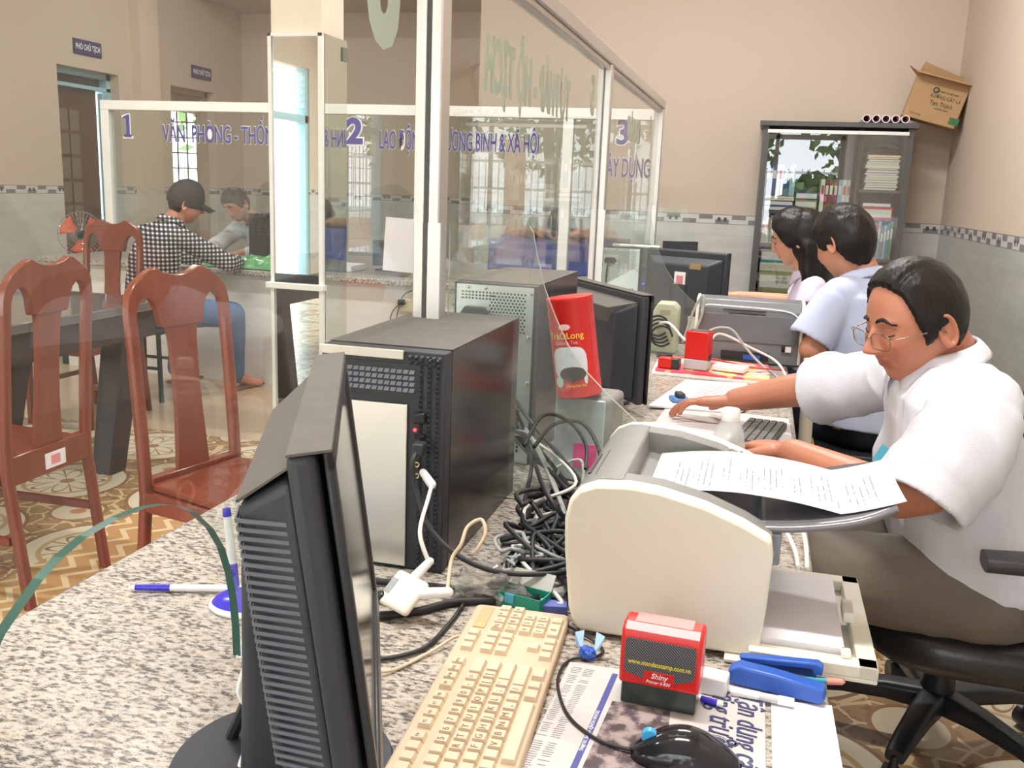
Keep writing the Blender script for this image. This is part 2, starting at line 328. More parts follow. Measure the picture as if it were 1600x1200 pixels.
M_paper = pm('white_paper', (.84, .82, .87), .8, var=.01); M_news = pm('newsprint', (.60, .57, .56), .9, var=.04); M_ink = pm('grey_print_ink', (.20, .20, .24), .8, var=.2); M_red = pm('glossy_red', (.66, .020, .017), .30, var=.04); M_redink = pm('red_stamp_ink', (.70, .25, .28), .8, var=.3)
M_chrome = pm('chrome', (.75, .75, .76), .12, 1, var=.02); M_cable = pm('black_cable_rubber', (.02, .02, .022), .5, var=.1); M_wcable = pm('white_cable', (.78, .76, .72), .5, var=.05); M_gcable = pm('grey_cable', (.38, .39, .38), .5, var=.05); M_bcable = pm('beige_cable', (.66, .52, .38), .5, var=.08)
M_fab = pm('black_mesh_fabric', (.02, .02, .025), .8, var=.15, bump=.2, bs=500); M_leather = pm('black_vinyl_upholstery', (.018, .018, .02), .3, var=.1, bump=.08, bs=120)
M_yel = pm('yellow_print', (.85, .72, .08), .5, var=.05); M_bplast = pm('blue_plastic', (.035, .12, .52), .35, var=.08); M_whitep = pm('white_plastic', (.85, .85, .84), .35, var=.02); M_penb = pm('pen_blue', (.05, .035, .55), .25, var=.05)
M_brown = pm('brown_cardboard', (.42, .26, .13), .8, var=.06, bump=.03, bs=80, stretch=(1, 1, 6)); M_boxshade = pm('shaded_box_inside', (.20, .12, .065), .9, var=.1)
def emis(name, col, s): return pm(name, (.02, .02, .02), .3, var=0, emit=col, es=s)
M_ledr = emis('red_led', (1, .02, .03), 6); M_ledb = emis('blue_led', (.03, .03, 1), 4)
# ---------------------------------------------------------------- room
b = MB().bb((-5.9, -3.2, -.1), (1.3, 11.5, 0)); b.bb((-9.0, 7.4, -.1), (-5.9, 11.5, 0)); struct('floor', b, M_floor)
b = MB().bb((-2.03, 6.62, 0), (1.3, 6.82, 3.5)); struct('wall_back', b, M_wx)
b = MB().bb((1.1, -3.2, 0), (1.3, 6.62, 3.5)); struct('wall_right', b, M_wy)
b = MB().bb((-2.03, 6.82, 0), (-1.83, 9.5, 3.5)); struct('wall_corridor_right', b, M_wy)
b = MB().bb((-5.6, 9.5, 0), (-1.83, 9.7, 3.5)); struct('wall_corridor_back', b, M_wx)
b = MB()   # left wall with two doorways and one large side window
for y0, y1, z0, z1 in ((-3.2, -2.5, 0, 3.5), (-2.5, 0, 2.65, 3.5), (-2.5, 0, 0, .12), (0, 6.68, 0, 3.5), (6.68, 7.44, 2.15, 3.5), (7.44, 8.2, 0, 3.5), (8.2, 8.96, 2.15, 3.5), (8.96, 9.7, 0, 3.5)):
    b.bb((-5.8, y0, z0), (-5.6, y1, z1))
struct('wall_left', b, M_wl)
struct('trim_1', MB().bb((-5.6, 7.62, 0), (-5.5, 7.90, 3.5)), pm('pilaster_paint', (.66, .54, .44), .6, var=.02))
b = MB().bb((-5.8, -3.2, 3.5), (1.3, 9.7, 3.6)); struct('ceiling', b, M_ceil)
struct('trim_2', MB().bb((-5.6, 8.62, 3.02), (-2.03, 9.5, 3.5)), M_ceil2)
# front facade: lintel, piers, mullions, glass doors
b = MB().bb((-5.8, -3.2, 2.95), (1.3, -3.0, 3.5)); b.bb((-5.8, -3.2, 0), (-5.2, -3.0, 2.95)); struct('wall_front', b, M_wx)
fw = struct('window_1', MB(), M_alu); fm = MB()
for x in (-5.16, -4.1, -3.05, -1.95, -.9, .1, 1.06): fm.bb((x - .03, -3.13, 0), (x + .03, -3.07, 2.95))
fm.bb((-5.2, -3.13, 2.2), (1.1, -3.07, 2.27)); fm.bb((-5.2, -3.13, 2.89), (1.1, -3.07, 2.95)); fm.bb((-5.2, -3.13, 0), (-3.05, -3.07, .1)); fm.bb((.1, -3.13, 0), (1.1, -3.07, .1)); obj('window_frame', fm, M_alu, fw)
obj('glass_panel', MB().bb((-5.2, -3.105, .1), (1.1, -3.095, 2.89)), glass('facade_glass', (.97, .98, .98), 1.45, 1), fw)
for x in (-2.05, -1.85):
    obj('pull_handle', MB().tube(spline([(x, -3.04, 1.42), (x, -2.98, 1.40), (x, -2.98, .80), (x, -3.04, .78)]), .012), M_chrome, fw)
text('KÉO VÀO', .17, M_ink, frame((-3.35, -3.05, 1.60), (-1, 0, 0), (0, 0, 1)), fw)
# side window in the left wall: blue frame, bars, louvres above
w2 = struct('window_2', MB(), M_blue); q = MB()
q.bb((-5.74, -2.5, .12), (-5.62, -2.42, 2.65)); q.bb((-5.74, -.08, .12), (-5.62, 0, 2.65)); q.bb((-5.74, -2.5, 2.0), (-5.62, 0, 2.09)); q.bb((-5.74, -1.3, .12), (-5.62, -1.18, 2.0)); obj('window_frame', q, M_blue, w2)
q = MB()
for i in range(6): q.box((-5.68, -1.25, 2.18 + i * .08), (.09, 2.34, .012), None)
obj('louvre', q, M_whitep, w2); q = MB()
for i in range(9): q.cyl((-5.70, -2.36 + i * .13, .12), (-5.70, -2.36 + i * .13, 2.0), .006, n=6)
for i in range(9): q.cyl((-5.70, -2.42, .3 + i * .2), (-5.70, -1.3, .3 + i * .2), .006, n=6)
obj('window_bars', q, M_whitep, w2)
# doorways in the left wall
for k, y0, lab in ((1, 6.68, ''), (2, 8.2, '')):
    d = struct('door_%d' % k, MB(), M_blue); q = MB(); y1 = y0 + .76
    q.bb((-5.80, y0, 0), (-5.69, y0 + .05, 2.15)); q.bb((-5.80, y1 - .05, 0), (-5.69, y1, 2.15)); q.bb((-5.80, y0, 2.10), (-5.69, y1, 2.15)); q.bb((-5.80, y0, 2.0), (-5.69, y1, 2.03)) if k == 1 else None
    obj('door_frame', q, M_blue if k == 1 else pm('tan_door_frame', (.5, .38, .28), .6), d)
    if k == 1:
        obj('door_leaf', MB().bb((-5.78, y0 + .05, 0), (-5.75, y1 - .12, 2.0)), M_dwood, d, bev=.003)
        obj('transom_pane', MB().bb((-5.775, y0 + .05, 2.03), (-5.765, y1 - .05, 2.10)), pm('dark_glass', (.06, .06, .055), .15), d)
        q = MB()
        for i in range(2):
            for j in range(5): q.bb((-5.749, y0 + .16 + i * .13, .85 + j * .20), (-5.743, y0 + .27 + i * .13, 1.02 + j * .20))
        obj('door_lite', q, pm('dull_door_glass', (.20, .16, .12), .2), d)
        obj('door_leaf', MB().bb((-5.74, y1 - .11, .02), (-5.70, y1 - .055, 1.98)), M_blue, d)
        obj('hinge', MB().cyl((-5.69, y1 - .115, 1.5), (-5.69, y1 - .115, 1.62), .012), M_chrome, d)
    else:
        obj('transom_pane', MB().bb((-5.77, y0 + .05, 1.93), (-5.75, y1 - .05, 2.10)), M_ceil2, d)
# office room behind the second doorway, with its barred window
b = MB().bb((-9.0, 7.7, 0), (-5.8, 7.8, 3.2)); struct('wall_office_front', b, M_paint)
b = MB().bb((-9.1, 7.8, 0), (-9.0, 11.5, 3.2)); struct('wall_office_left', b, M_paint)
b = MB().bb((-5.8, 9.7, 0), (-5.7, 11.5, 3.2)); struct('wall_office_right', b, M_paint)
b = MB().bb((-9.1, 7.7, 3.2), (-5.8, 11.5, 3.3)); struct('ceiling_office', b, M_ceil)
b = MB()
for x0, x1, z0, z1 in ((-9.0, -8.6, 0, 3.2), (-6.4, -5.7, 0, 3.2), (-8.6, -6.4, 0, .8), (-8.6, -6.4, 2.2, 3.2)): b.bb((x0, 11.4, z0), (x1, 11.5, z1))
struct('wall_office_back', b, M_paint)
w3 = struct('window_3', MB(), M_gv2); M_barg = pm('dark_bar_paint', (.07, .08, .07), .5); q = MB()
for i in range(16): q.cyl((-8.6 + i * .147, 11.42, .8), (-8.6 + i * .147, 11.42, 2.2), .013, n=6)
for i in range(8): q.cyl((-8.6, 11.42, .8 + i * .2), (-6.4, 11.42, .8 + i * .2), .011, n=6)
obj('window_bars', q, M_barg, w3); q = MB()
for x in (-8.58, -7.88, -7.12, -6.42): q.bb((x - .035, 11.44, .8), (x + .035, 11.48, 2.2))
obj('window_frame', q, M_dwood, w3)
# door signs
for i, (y, z) in enumerate(((7.05, 2.32), (8.72, 2.32))):
    s = thing('door_sign', ('navy name plate above the dark wooden door' if i == 0 else 'navy name plate above the farther doorway showing a barred window'), 'sign', (-5.597, y, z - .06))
    obj('sign_panel', MB().bb((0, -.17, 0), (.008, .17, .12)), M_navy, s)
    text('PHÓ CHỦ TỊCH', .062, M_wletter, frame((-5.587, y, z), (0, 1, 0), (0, 0, 1)), s, sx=.66, off=.001)
# tube fixtures out of view, added to carry the fill light
for i, (x, y) in enumerate(FILL_TUBES):
    t = thing('added_fill_lamp', 'added fill lamp shaped as a white fluorescent tube on the ceiling', 'lamp', (x, y, 3.44), 0, 'added fill lamps')
    obj('fill_lamp_housing', MB().bb((-.62, -.03, .03), (.62, .03, .06)), M_whitep, t)
    obj('fill_lamp_tube', MB().cyl((-.58, 0, .012), (.58, 0, .012), .013), emis('fill_lamp_glow', (1, .98, .94), 2), t)
# column with mirror cladding
col = struct('trim_3', MB().bb((-2.375, 4.305, 0), (-2.11, 4.55, 3.5)), M_cream)
mr = thing('column_mirror', 'tall framed mirror panels cladding the cream column', 'mirror', (-2.24, 4.3, .05))
obj('front_mirror', MB().bb((-2.365, 4.292, .83), (-2.118, 4.300, 2.0)), M_mir, mr, world=True)
obj('front_mirror', MB().bb((-2.365, 4.292, .05), (-2.118, 4.300, .775)), M_mir, mr, world=True)
obj('side_mirror', MB().bb((-2.103, 4.31, .05), (-2.096, 4.56, 2.0)), M_mirg, mr, world=True)
obj('mirror_clip', MB().bb((-2.094, 4.50, 1.90), (-2.090, 4.555, 1.965)), pm('dark_clip', (.12, .13, .1), .4), mr, world=True)
q = MB(); q.bb((-2.383, 4.28, .05), (-2.365, 4.303, 2.0)); q.bb((-2.118, 4.28, .05), (-2.096, 4.303, 2.0)); q.bb((-2.383, 4.28, 1.985), (-2.096, 4.303, 2.0)); obj('mirror_frame', q, M_white, mr, world=True)
obj('ledge', MB().bb((-2.40, 4.255, .775), (-2.085, 4.303, .805)), M_white, mr, world=True, bev=.003)
obj('black_band', MB().bb((-2.362, 4.286, .806), (-2.12, 4.291, .85)), M_blkg, mr, world=True)
# far counter, running along x
fc = thing('service_counter', 'far service counter with granite top and white tiled front', 'counter', (-2.9, 5.4, 0))
obj('counter_top', MB().bb((-4.72, 5.33, .705), (-.95, 6.0, .74)), M_gran2, fc, world=True, bev=.006)
q = MB().bb((-4.55, 5.38, 0), (-.95, 5.50, .705)); obj('counter_front', q, M_tile, fc, world=True)
obj('counter_end', MB().bb((-4.62, 5.40, 0), (-4.55, 5.95, .705)), pm('dark_green_panel', (.03, .05, .045), .25), fc, world=True)
# glass screen of the far counter
sc = thing('glass_screen', 'white framed glass screen with blue lettering on the far counter', 'partition', (-2.6, 5.5, .74))
q = MB(); q.bb((-4.27, 5.47, 1.715), (-.64, 5.53, 1.775)); q.bb((-4.27, 5.47, .74), (-4.21, 5.53, 1.715)); q.bb((-1.165, 5.47, .74), (-1.105, 5.53, 1.715)); obj('screen_frame', q, M_white, sc, world=True, bev=.003)
obj('glass_panel', MB().bb((-4.21, 5.495, .96), (-2.52, 5.503, 1.715)), M_glassk, sc, world=True); obj('glass_panel', MB().bb((-2.515, 5.495, .86), (-1.165, 5.503, 1.715)), M_glassk, sc, world=True); obj('glass_panel', MB().bb((-1.105, 5.495, .90), (-.66, 5.503, 1.715)), M_glassk, sc, world=True)
XZ0 = lambda y: M(((1, 0, 0, 0), (0, 0, -1, y), (0, 1, 0, 0), (0, 0, 0, 1)))
def vinyl(s, x, z, size, sx, off=.0, par=sc, y=5.49, m1=M_bletter, m2=M_wv, ol=.006, X=(1, 0, 0), org=None, gap=.003, T0=None):
    T = T0 or frame((x, y, z), X, (0, 0, 1)); n = T.to_3x3() @ V((0, 0, 1))
    text(s, size, m2, T, par, off=off + ol, sx=sx, name='lettering_outline'); T2 = T.copy(); T2.translation = T.translation + n * gap
    text(s, size, m1, T2, par, off=off, sx=sx)
one = [(-.028, -.07), (.030, -.07), (.030, -.056), (.017, -.052), (.017, .072), (.004, .072), (-.030, .058), (-.030, .045), (-.010, .050), (-.010, -.052), (-.028, -.056)]
c1_ = sum(p[0] for p in one) / len(one)
obj('lettering_outline', MB().prism([(x * 1.38, z * 1.14) for x, z in one], .001, XZ0(5.4905) @ M.Translation((-4.08, 1.615, 0))), M_wv, sc, world=True); obj('lettering', MB().prism(one, .001, XZ0(5.487) @ M.Translation((-4.08, 1.615, 0))), M_bletter, sc, world=True)
vinyl('2', -2.472, 1.61, .205, 1.05, .008, ol=.009); vinyl('3', -.82, 1.64, .185, .9, .004, ol=.007)
vinyl('VĂN  PHÒNG - THỐNG KÊ', -3.33, 1.57, .150, .535, .0022, ol=.004); vinyl('LAO ĐỘNG - THƯƠNG BINH & XÃ HỘI', -1.806, 1.565, .153, .372, .0022, ol=.004); vinyl('XÂY DỰNG', -.795, 1.445, .150, .37, .0022, ol=.004)
# ---------------------------------------------------------------- main counter with its glass partition
G_ = -.60
mc = thing('reception_counter', 'long granite topped reception counter in the foreground', 'counter', (-.4, 2.5, 0))
obj('counter_top', MB().bb((-.94, -.6, .685), (.13, 5.33, .72)), M_gran, mc, world=True, bev=.008, seg=3)
q = MB(); q.bb((-.90, -.6, 0), (-.80, 5.33, .685)); obj('counter_front', q, M_tile, mc, world=True)
for y in (.2, 1.36, 2.75, 3.62, 5.2):
    obj('support_wall', MB().bb((-.80, y - .04, 0), (-.02, y + .04, .685)), M_tile, mc, world=True)
gp = thing('glass_partition', 'tall glass partition with aluminium posts and mirrored green lettering along the counter', 'partition', (G_, 2.5, .72))
PL = M(((0, 0, 1, 0), (1, 0, 0, 0), (0, 1, 0, 0), (0, 0, 0, 1)))    # polygon (y, z) extruded along x
def pl(x): return M.Translation((x, 0, 0)) @ PL
arch = [(.977, .722), (.976, .76), (.972, .80), (.963, .84), (.947, .88), (.925, .912), (.891, .944), (.865, .96), (.833, .972), (.80, .979), (.76, .982), (.714, .979), (.68, .971), (.654, .96), (.625, .942), (.607, .93), (.58, .90), (.56, .86), (.545, .81), (.54, .722)]
poly = [(-.3, .722)] + arch[::-1] + [(1.648, .722), (1.648, 1.765), (-.3, 1.765)]
obj('glass_panel', MB().prism(poly, .011, pl(G_ - .0055), edge=1), [M_glass, M_gedge], gp, world=True)
q = MB().prism([(1.70, .95), (2.35, .95), (2.5, 1.02), (2.9, 1.02), (3.05, .95), (3.495, .95), (3.495, 1.765), (1.70, 1.765)], .008, pl(G_ - .004), edge=1); obj('glass_panel', q, [M_glass, M_gedge2], gp, world=True)
obj('glass_panel', MB().prism([(3.55, .95), (5.29, .95), (5.29, 1.765), (3.55, 1.765)], .008, pl(G_ - .004), edge=1), [M_glass, M_gedge2], gp, world=True)
for y, w in ((1.648, .05), (3.495, .05), (5.28, .05)):
    obj('post', MB().bb((G_ - .025, y, .72), (G_ + .025, y + w, 1.765)), M_alu, gp, world=True, bev=.003)
    q = MB().bb((G_ - .022, y - .004, 1.25), (G_ - .004, y, 1.765)); obj('post_cover', q, M_alub, gp, world=True)
q = MB().bb((G_ - .027, -.3, 1.765), (G_ + .027, 5.345, 1.81)); q.bb((G_ - .018, -.3, 1.745), (G_ + .018, 5.345, 1.765)); obj('top_rail', q, M_alu, gp, world=True, bev=.004)
XZ = lambda y: M(((1, 0, 0, 0), (0, 0, -1, y), (0, 1, 0, 0), (0, 0, 0, 1)))
w1p = [(0, .722), (0, 1.245), (.155, 1.25), (.162, 1.24), (.172, 1.196), (.189, 1.137), (.209, 1.091), (.236, 1.038), (.275, .987), (.326, .94), (.371, .904), (.40, .87), (.42, .82), (.425, .76), (.425, .722)]
for i, y in enumerate((1.71, 3.56, 5.27)):
    t = thing('divider_screen', ('clear curved divider glass standing just behind the nearest black computer tower', 'clear curved divider glass by the middle partition post, beside the white computer rear', 'clear divider glass at the far end of the counter')[i], 'partition', (G_ + .02, y, .722))
    obj('glass_panel', MB().prism([(G_ + .028 + x, z) for x, z in w1p], .008, XZ(y), edge=1), [M_wing, M_gedge2], t, world=True)
    obj('post', MB().bb((G_ - .022, y - .064, .722), (G_ + .03, y - .062 + .022, 1.25)) if 0 else MB().bb((G_ + .006, y - .067, .722), (G_ + .03, y - .0605, 1.25)), M_alub, t, world=True)
def glet(s, y, z, size, sx, m=M_gv2, off=.0):      # reads from the customers' side, mirrored from here
    vinyl(s, 0, 0, size, sx, off, par=gp, m1=m, m2=M_gv, ol=.005, T0=frame((G_ - .006, y, z), (0, -1, 0), (0, 0, 1)), gap=.002)
    return
glet('5', 3.31, 1.63, .17, .9, off=.003); glet('TƯ PHÁP - HỘ TỊCH', 2.47, 1.575, .155, .64, off=.002); glet('4', 5.02, 1.63, .17, .9, off=.002); glet('ĐỊA CHÍNH', 4.4, 1.585, .135, .6, off=.002)
T6 = frame((G_ - .008, 1.462, 1.628), (0, -1, 0), (0, 0, 1)); text('6', .29, M_gv, T6, gp, off=.013, sx=.9, name='lettering_outline'); T6.translation.x -= .003; text('6', .29, M_gv3, T6, gp, off=.004, sx=.9)
# ---------------------------------------------------------------- near monitor
def rotT(loc, rz=0, rx=0, ry=0): return M.Translation(loc) @ M.Rotation(rz, 4, 'Z') @ M.Rotation(rx, 4, 'X') @ M.Rotation(ry, 4, 'Y')
def monitor(loc, rz, label, W=.42, H=.34, zb=.08, hump=(.30, .22), vents=True, sticker=None, neckz=.08, tilt=0, stand=True, mat=M_blk2, rimm=None):
    # local: screen faces +Y, width along X; origin at base on the desk
    t = thing('computer_monitor', label, 'monitor', loc, rz)
    zc = zb + H / 2
    q = MB().box((0, -.010, zc), (W, .024, H)); obj('casing', q, mat, t, bev=.008, seg=3)
    q = MB()
    for x0, x1, z0, z1 in ((-W / 2, W / 2, zb + H - .018, zb + H), (-W / 2, W / 2, zb, zb + .03), (-W / 2, -W / 2 + .018, zb, zb + H), (W / 2 - .018, W / 2, zb, zb + H)): q.bb((x0, .006, z0), (x1, .014, z1))
    obj('bezel', q, M_blk, t, bev=.003)
    obj('screen', MB().bb((-W / 2 + .018, .007, zb + .03), (W / 2 - .018, .010, zb + H - .018)), pm('screen_panel', (.10, .09, .08), .12, var=0), t)
    hw, hh = hump; a = [(-hw, -.02), (hw, -.02), (hw * .78, -.075), (-hw * .78, -.075)]
    hz0, hz1 = zc - hh, zc + hh
    vs = [(-W / 2 * .93, -.022, hz0 - .02), (W / 2 * .93, -.022, hz0 - .02), (W / 2 * .93, -.022, hz1 + .01), (-W / 2 * .93, -.022, hz1 + .01), (-hw, -.072, hz0), (hw, -.072, hz0), (hw, -.072, hz1 - .02), (-hw, -.072, hz1 - .02)]
    q = MB().add(vs, [(0, 1, 2, 3), (4, 7, 6, 5), (0, 4, 5, 1), (1, 5, 6, 2), (2, 6, 7, 3), (3, 7, 4, 0)]); sh = obj('back_shell', q, mat, t, bev=.008, seg=3)
    if vents:
        q = MB(); n = 30
        for i in range(n):
            z = hz0 + .01 + (hz1 - hz0 - .04) * i / (n - 1)
            for sx in (-1, 1): q.add([(sx * (W / 2 * .90), -.028, z), (sx * (hw + .004), -.073, z), (sx * (hw - .03), -.0745, z), (sx * (W / 2 * .90), -.028, z + .0035), (sx * (hw + .004), -.073, z + .0035), (sx * (hw - .03), -.0745, z + .0035)], [(0, 1, 4, 3), (1, 2, 5, 4)])
        obj('vent_slots', q, pm('vent_highlight', (.13, .14, .17), .4), t, solid=.002)
    if stand:
        obj('stand_neck', MB().loft([((0, -.055, .012), V((.045, 0, 0)), V((0, .03, 0)), 4), ((0, -.06, zb + .03), V((.04, 0, 0)), V((0, .022, 0)), 4), ((0, -.06, zc), V((.04, 0, 0)), V((0, .02, 0)), 4)]), mat, t, smooth=40)
        obj('stand_base', MB().lathe([(.112, 0), (.115, .004), (.112, .010), (.05, .017), (.001, .018)], 48, M.Translation((0, -.045, 0))), M_blk2, t, smooth=50)
    return t
m1 = monitor((-.392, .806, .72), RD(-66.5), 'large dark monitor seen from behind and side in the foreground', W=.417, H=.325, zb=.075, hump=(.155, .13))
q = MB().bb((-.208, -.021, .399), (.208, .013, .4012)); obj('dusty_top', q, M_dust, m1)
q = MB().add([(-.19, -.022, .385), (.19, -.022, .385), (.155, -.07, .352), (-.155, -.07, .352), (-.19, -.022, .387), (.19, -.022, .387), (.155, -.072, .354), (-.155, -.072, .354)], [(4, 5, 6, 7), (0, 1, 5, 4), (1, 2, 6, 5), (2, 3, 7, 6), (3, 0, 4, 7)])
obj('dusty_top', q, M_dust, m1)
for ch in m1.children:      # the panel is tilted back on its stand
    if not ch.name.startswith('stand_'): ch.matrix_basis = M.Translation((0, 0, .40)) @ M.Rotation(RD(7.5), 4, 'X') @ M.Translation((0, 0, -.40))
# knotted leads behind its stand
tag(obj('monitor_lead', MB().tube(spline([(-.50, .80, .735), (-.47, .79, .80), (-.47, .80, .83), (-.45, .805, .80), (-.46, .79, .77), (-.43, .82, .75), (-.45, .80, .79)]), .0065), M_cable), 'black knotted lead hanging behind the near monitor stand', 'cable')
tag(obj('signal_plug', MB().rc((-.452, .80, .79), (-.440, .81, .835), .010, .009), M_bplast), 'blue signal plug behind the near monitor stand', 'plug')
tag(obj('power_lead', MB().tube(spline([(-.475, .795, .83), (-.480, .785, .80), (-.467, .782, .785)]), .004), M_wcable), 'short white lead knotted behind the near monitor', 'cable')
tag(obj('power_lead', MB().tube(spline([(-.455, .765, .76), (-.462, .755, .735), (-.44, .735, .726)]), .004), M_wcable), 'white lead lying on the near monitor stand base', 'cable')
# ---------------------------------------------------------------- computer towers
def tower(loc, rz, label, D=.44, W=.20, H=.355, rear='steel', detail=True):
    # local: front faces -Y, origin at base centre-front
    t = thing('computer_tower', label, 'computer', loc, rz)
    obj('case', MB().bb((-W / 2, .03, 0), (W / 2, D, H)), pm('case_black', (.03, .024, .024), .22, var=.05), t, bev=.002)
    obj('case_lid', MB().bb((-W / 2, .03, H), (W / 2, D, H + .0015)), M_dust, t)
    return t
t1 = tower((-.543, 1.312, .72), 0, 'black computer tower with silver front panel and diamond trim', W=.204, D=.44, H=.352)
f = MB().bb((-.102, 0, 0), (.102, .03, .352)); obj('front_bezel', f, M_blk2, t1, bev=.003)
q = MB()
for i in range(44):
    for j in range(3): q.lathe([(.0052, 0), (.0004, .0042)], 4, frame((.063 + j * .0135 + 0, -.0003, .008 + i * .0077), (.7, 0, .7), (-.7, 0, .7)))
for i in range(6): 
    for j in range(2): q.lathe([(.0052, 0), (.0004, .0042)], 4, frame((.045 + j * .0 + i * .0095, -.0003, .342 - j * .009), (.7, 0, .7), (-.7, 0, .7)))
obj('diamond_trim', q, M_blk2, t1)
obj('silver_strip', MB().bb((-.102, -.005, .338), (.035, 0, .352)), pm('champagne_silver', (.66, .62, .55), .35, .5, var=.03), t1, bev=.001)
obj('front_panel', MB().bb((-.100, -.004, .006), (.042, 0, .268)), pm('satin_silver_panel', (.80, .78, .73), .30, .85, var=.06, scale=3), t1, bev=.001)
obj('vent_recess', MB().bb((-.100, -.002, .278), (.062, 0, .332)), M_blk, t1)
q = MB()
for i in range(15):
    for j in range(4): q.add([(-.097 + i * .0102, -.0025, .3225 - j * .0095), (-.089 + i * .0102, -.0025, .3225 - j * .0095), (-.091 + i * .0102, -.0035, .3165 - j * .0095), (-.099 + i * .0102, -.0035, .3165 - j * .0095)], [(0, 1, 2, 3)])
obj('vent_grille', q, pm('grille_grey', (.20, .22, .28), .5), t1, solid=.001)
obj('power_button', MB().bb((.052, -.006, .240), (.072, 0, .258)), M_blkg, t1, bev=.003); obj('power_light', MB().ell((.056, -.006, .231), (.0026, .002, .0026)), M_ledr, t1)
obj('port_panel', MB().bb((.055, -.004, .217), (.071, 0, .224)), M_blkg, t1)
for z in (.176, .158): obj('audio_jack', MB().tube([(.060 + .0035 * cos(a), -.005, z + .0035 * sin(a)) for a in [k * pi / 6 for k in range(12)]], .0012, closed=True), pm('gold_jack', (.6, .5, .25), .3, .8), t1)
# second tower, rear towards us
def rear(t, W, H, y=0, holes=True):
    obj('rear_plate', MB().bb((-W / 2 + .006, y - .002, .002), (W / 2 - .006, y, H - .004)), M_steel, t)
    q = MB(); 
    for i in range(13):
        for j in range(13):
            x = -.01 + i * .0078 + (j % 2) * .0039; z = H - .02 - j * .0068
            if x < W / 2 - .022: q.lathe([(.0024, 0), (.0024, .0006)], 6, frame((x, y - .002, z), (1, 0, 0), (0, 0, 1)))
    for j in range(3):
        for i in range(10): q.lathe([(.0024, 0), (.0024, .0006)], 6, frame((-W / 2 + .02 + i * .0078, y - .002, H - .02 - j * .0068), (1, 0, 0), (0, 0, 1)))
    obj('vent_holes', q, M_blk, t)
    q = MB()
    for j in range(12):
        for i in range(5): q.box((-W / 2 + .025 + W - .055 - i * .008, y - .0023, .03 + j * .009), (.005, .001, .006))
    obj('vent_slots', q, M_blk, t)
    obj('power_socket', MB().prism([(-.04, 0), (-.03, .014), (.012, .014), (.022, 0), (.012, -.014), (-.03, -.014)], .018, frame((-W / 2 + .06, y - .002, H - .065), (1, 0, 0), (0, 0, 1))), M_blk2, t, bev=.002)
    obj('socket_cord', MB().tube(spline([(-W / 2 + .05, y - .015, H - .07), (-W / 2 + .04, y - .02, H - .10), (-W / 2 + .042, y - .02, H - .2), (-W / 2 + .08, y - .02, .02)]), .004), M_cable, t)
    q = MB()
    for x, z in ((W / 2 - .01, H - .016), (W / 2 - .012, H - .11), (-W / 2 + .012, H - .10), (-.02, H - .01), (W / 2 - .012, H - .21), (-.06, H - .01)): q.ell((x, y - .004, z), (.004, .002, .004))
    obj('screw', q, M_chrome, t); obj('inspection_label', MB().bb((-W / 2 + .035, y - .003, H - .095), (-W / 2 + .075, y - .002, H - .083)), pm('orange_white_label', (.75, .6, .5), .6), t)
def tower2(loc, rz, label, W=.185, H=.395, D=.42):
    t = tower(loc, rz, label, W=W, H=H, D=D)
    obj('case_rim', MB().bb((-W / 2, .0, 0), (W / 2, .03, H)), M_blk2, t, bev=.002)
    rear(t, W, H); return t
tower2((-.545, 1.94, .72), RD(-1), 'black tower seen from its perforated steel rear, behind the nearest tower')
t3 = tower2((-.665, 4.62, .72), RD(0), 'computer tower with pale steel rear and a white stick lying on its top', H=.33, W=.20, D=.40)
t4 = tower2((-1.03, 5.62, .74), RD(0), 'computer tower under a blue cloth behind the far counter glass', H=.25, W=.22, D=.3)
obj('white_adapter', MB().box((-.58, 4.66, 1.0585), (.20, .035, .014)), M_whitep, None, bev=.005); tag(bpy.data.objects['white_adapter'], 'long white plastic bar lying on the far tower', 'adapter')
b = MB()
b.grid(lambda u, v: (-1.62 + u * .92, 5.60 + v * .36, .995 + .012 * sin(9 * u + 2 * v) + .01 * cos(7 * v)), 24, 10); b.grid(lambda u, v: (-1.62 + u * .92, 5.60 - .03 * v + .008 * sin(20 * u) * v, .995 + .012 * sin(9 * u) + .01 - v * .19), 24, 8)
solo('blue_cloth', b, pm('royal_blue_cloth', (.03, .07, .42), .7, var=.1), 'royal blue cloth draped over equipment behind the far glass', 'cloth', solid=.004, smooth=60)
solo('storage_box', MB().bb((-1.58, 5.64, .74), (-1.17, 5.94, .97)), pm('grey_steel_box', (.35, .37, .4), .5), 'grey box under the blue cloth behind the far glass', 'box', bev=.004)
# ---------------------------------------------------------------- second monitor, third monitor
m2 = monitor((-.405, 2.69, .72), RD(-55), 'black monitor seen from behind with a white sticker, beside the red tea can', W=.455, H=.30, zb=.03, hump=(.17, .12), vents=False)
obj('back_ridge', MB().add([(-.20, -.022, .31), (.20, -.022, .31), (.20, -.022, .262), (-.20, -.022, .262), (-.15, -.085, .29), (.15, -.085, .29), (.13, -.07, .24), (-.13, -.07, .24)], [(0, 1, 2, 3), (0, 4, 5, 1), (4, 7, 6, 5), (1, 5, 6, 2), (3, 7, 4, 0), (2, 6, 7, 3)]), M_dust, m2, bev=.002)
obj('inventory_sticker', MB().bb((-.05, -.0745, .12), (.005, -.073, .20)), M_paper, m2); obj('sticker_print', MB().bb((-.045, -.0752, .135), (-.01, -.0745, .185)), M_redink, m2)
obj('dusty_top', MB().bb((-.227, -.022, .33), (.227, .013, .332)), M_dust, m2)
m3 = monitor((-.29, 3.98, .72), RD(-22), 'black monitor seen from behind in front of the woman, with a white sticker', W=.37, H=.27, zb=.10, hump=(.12, .10), vents=False)
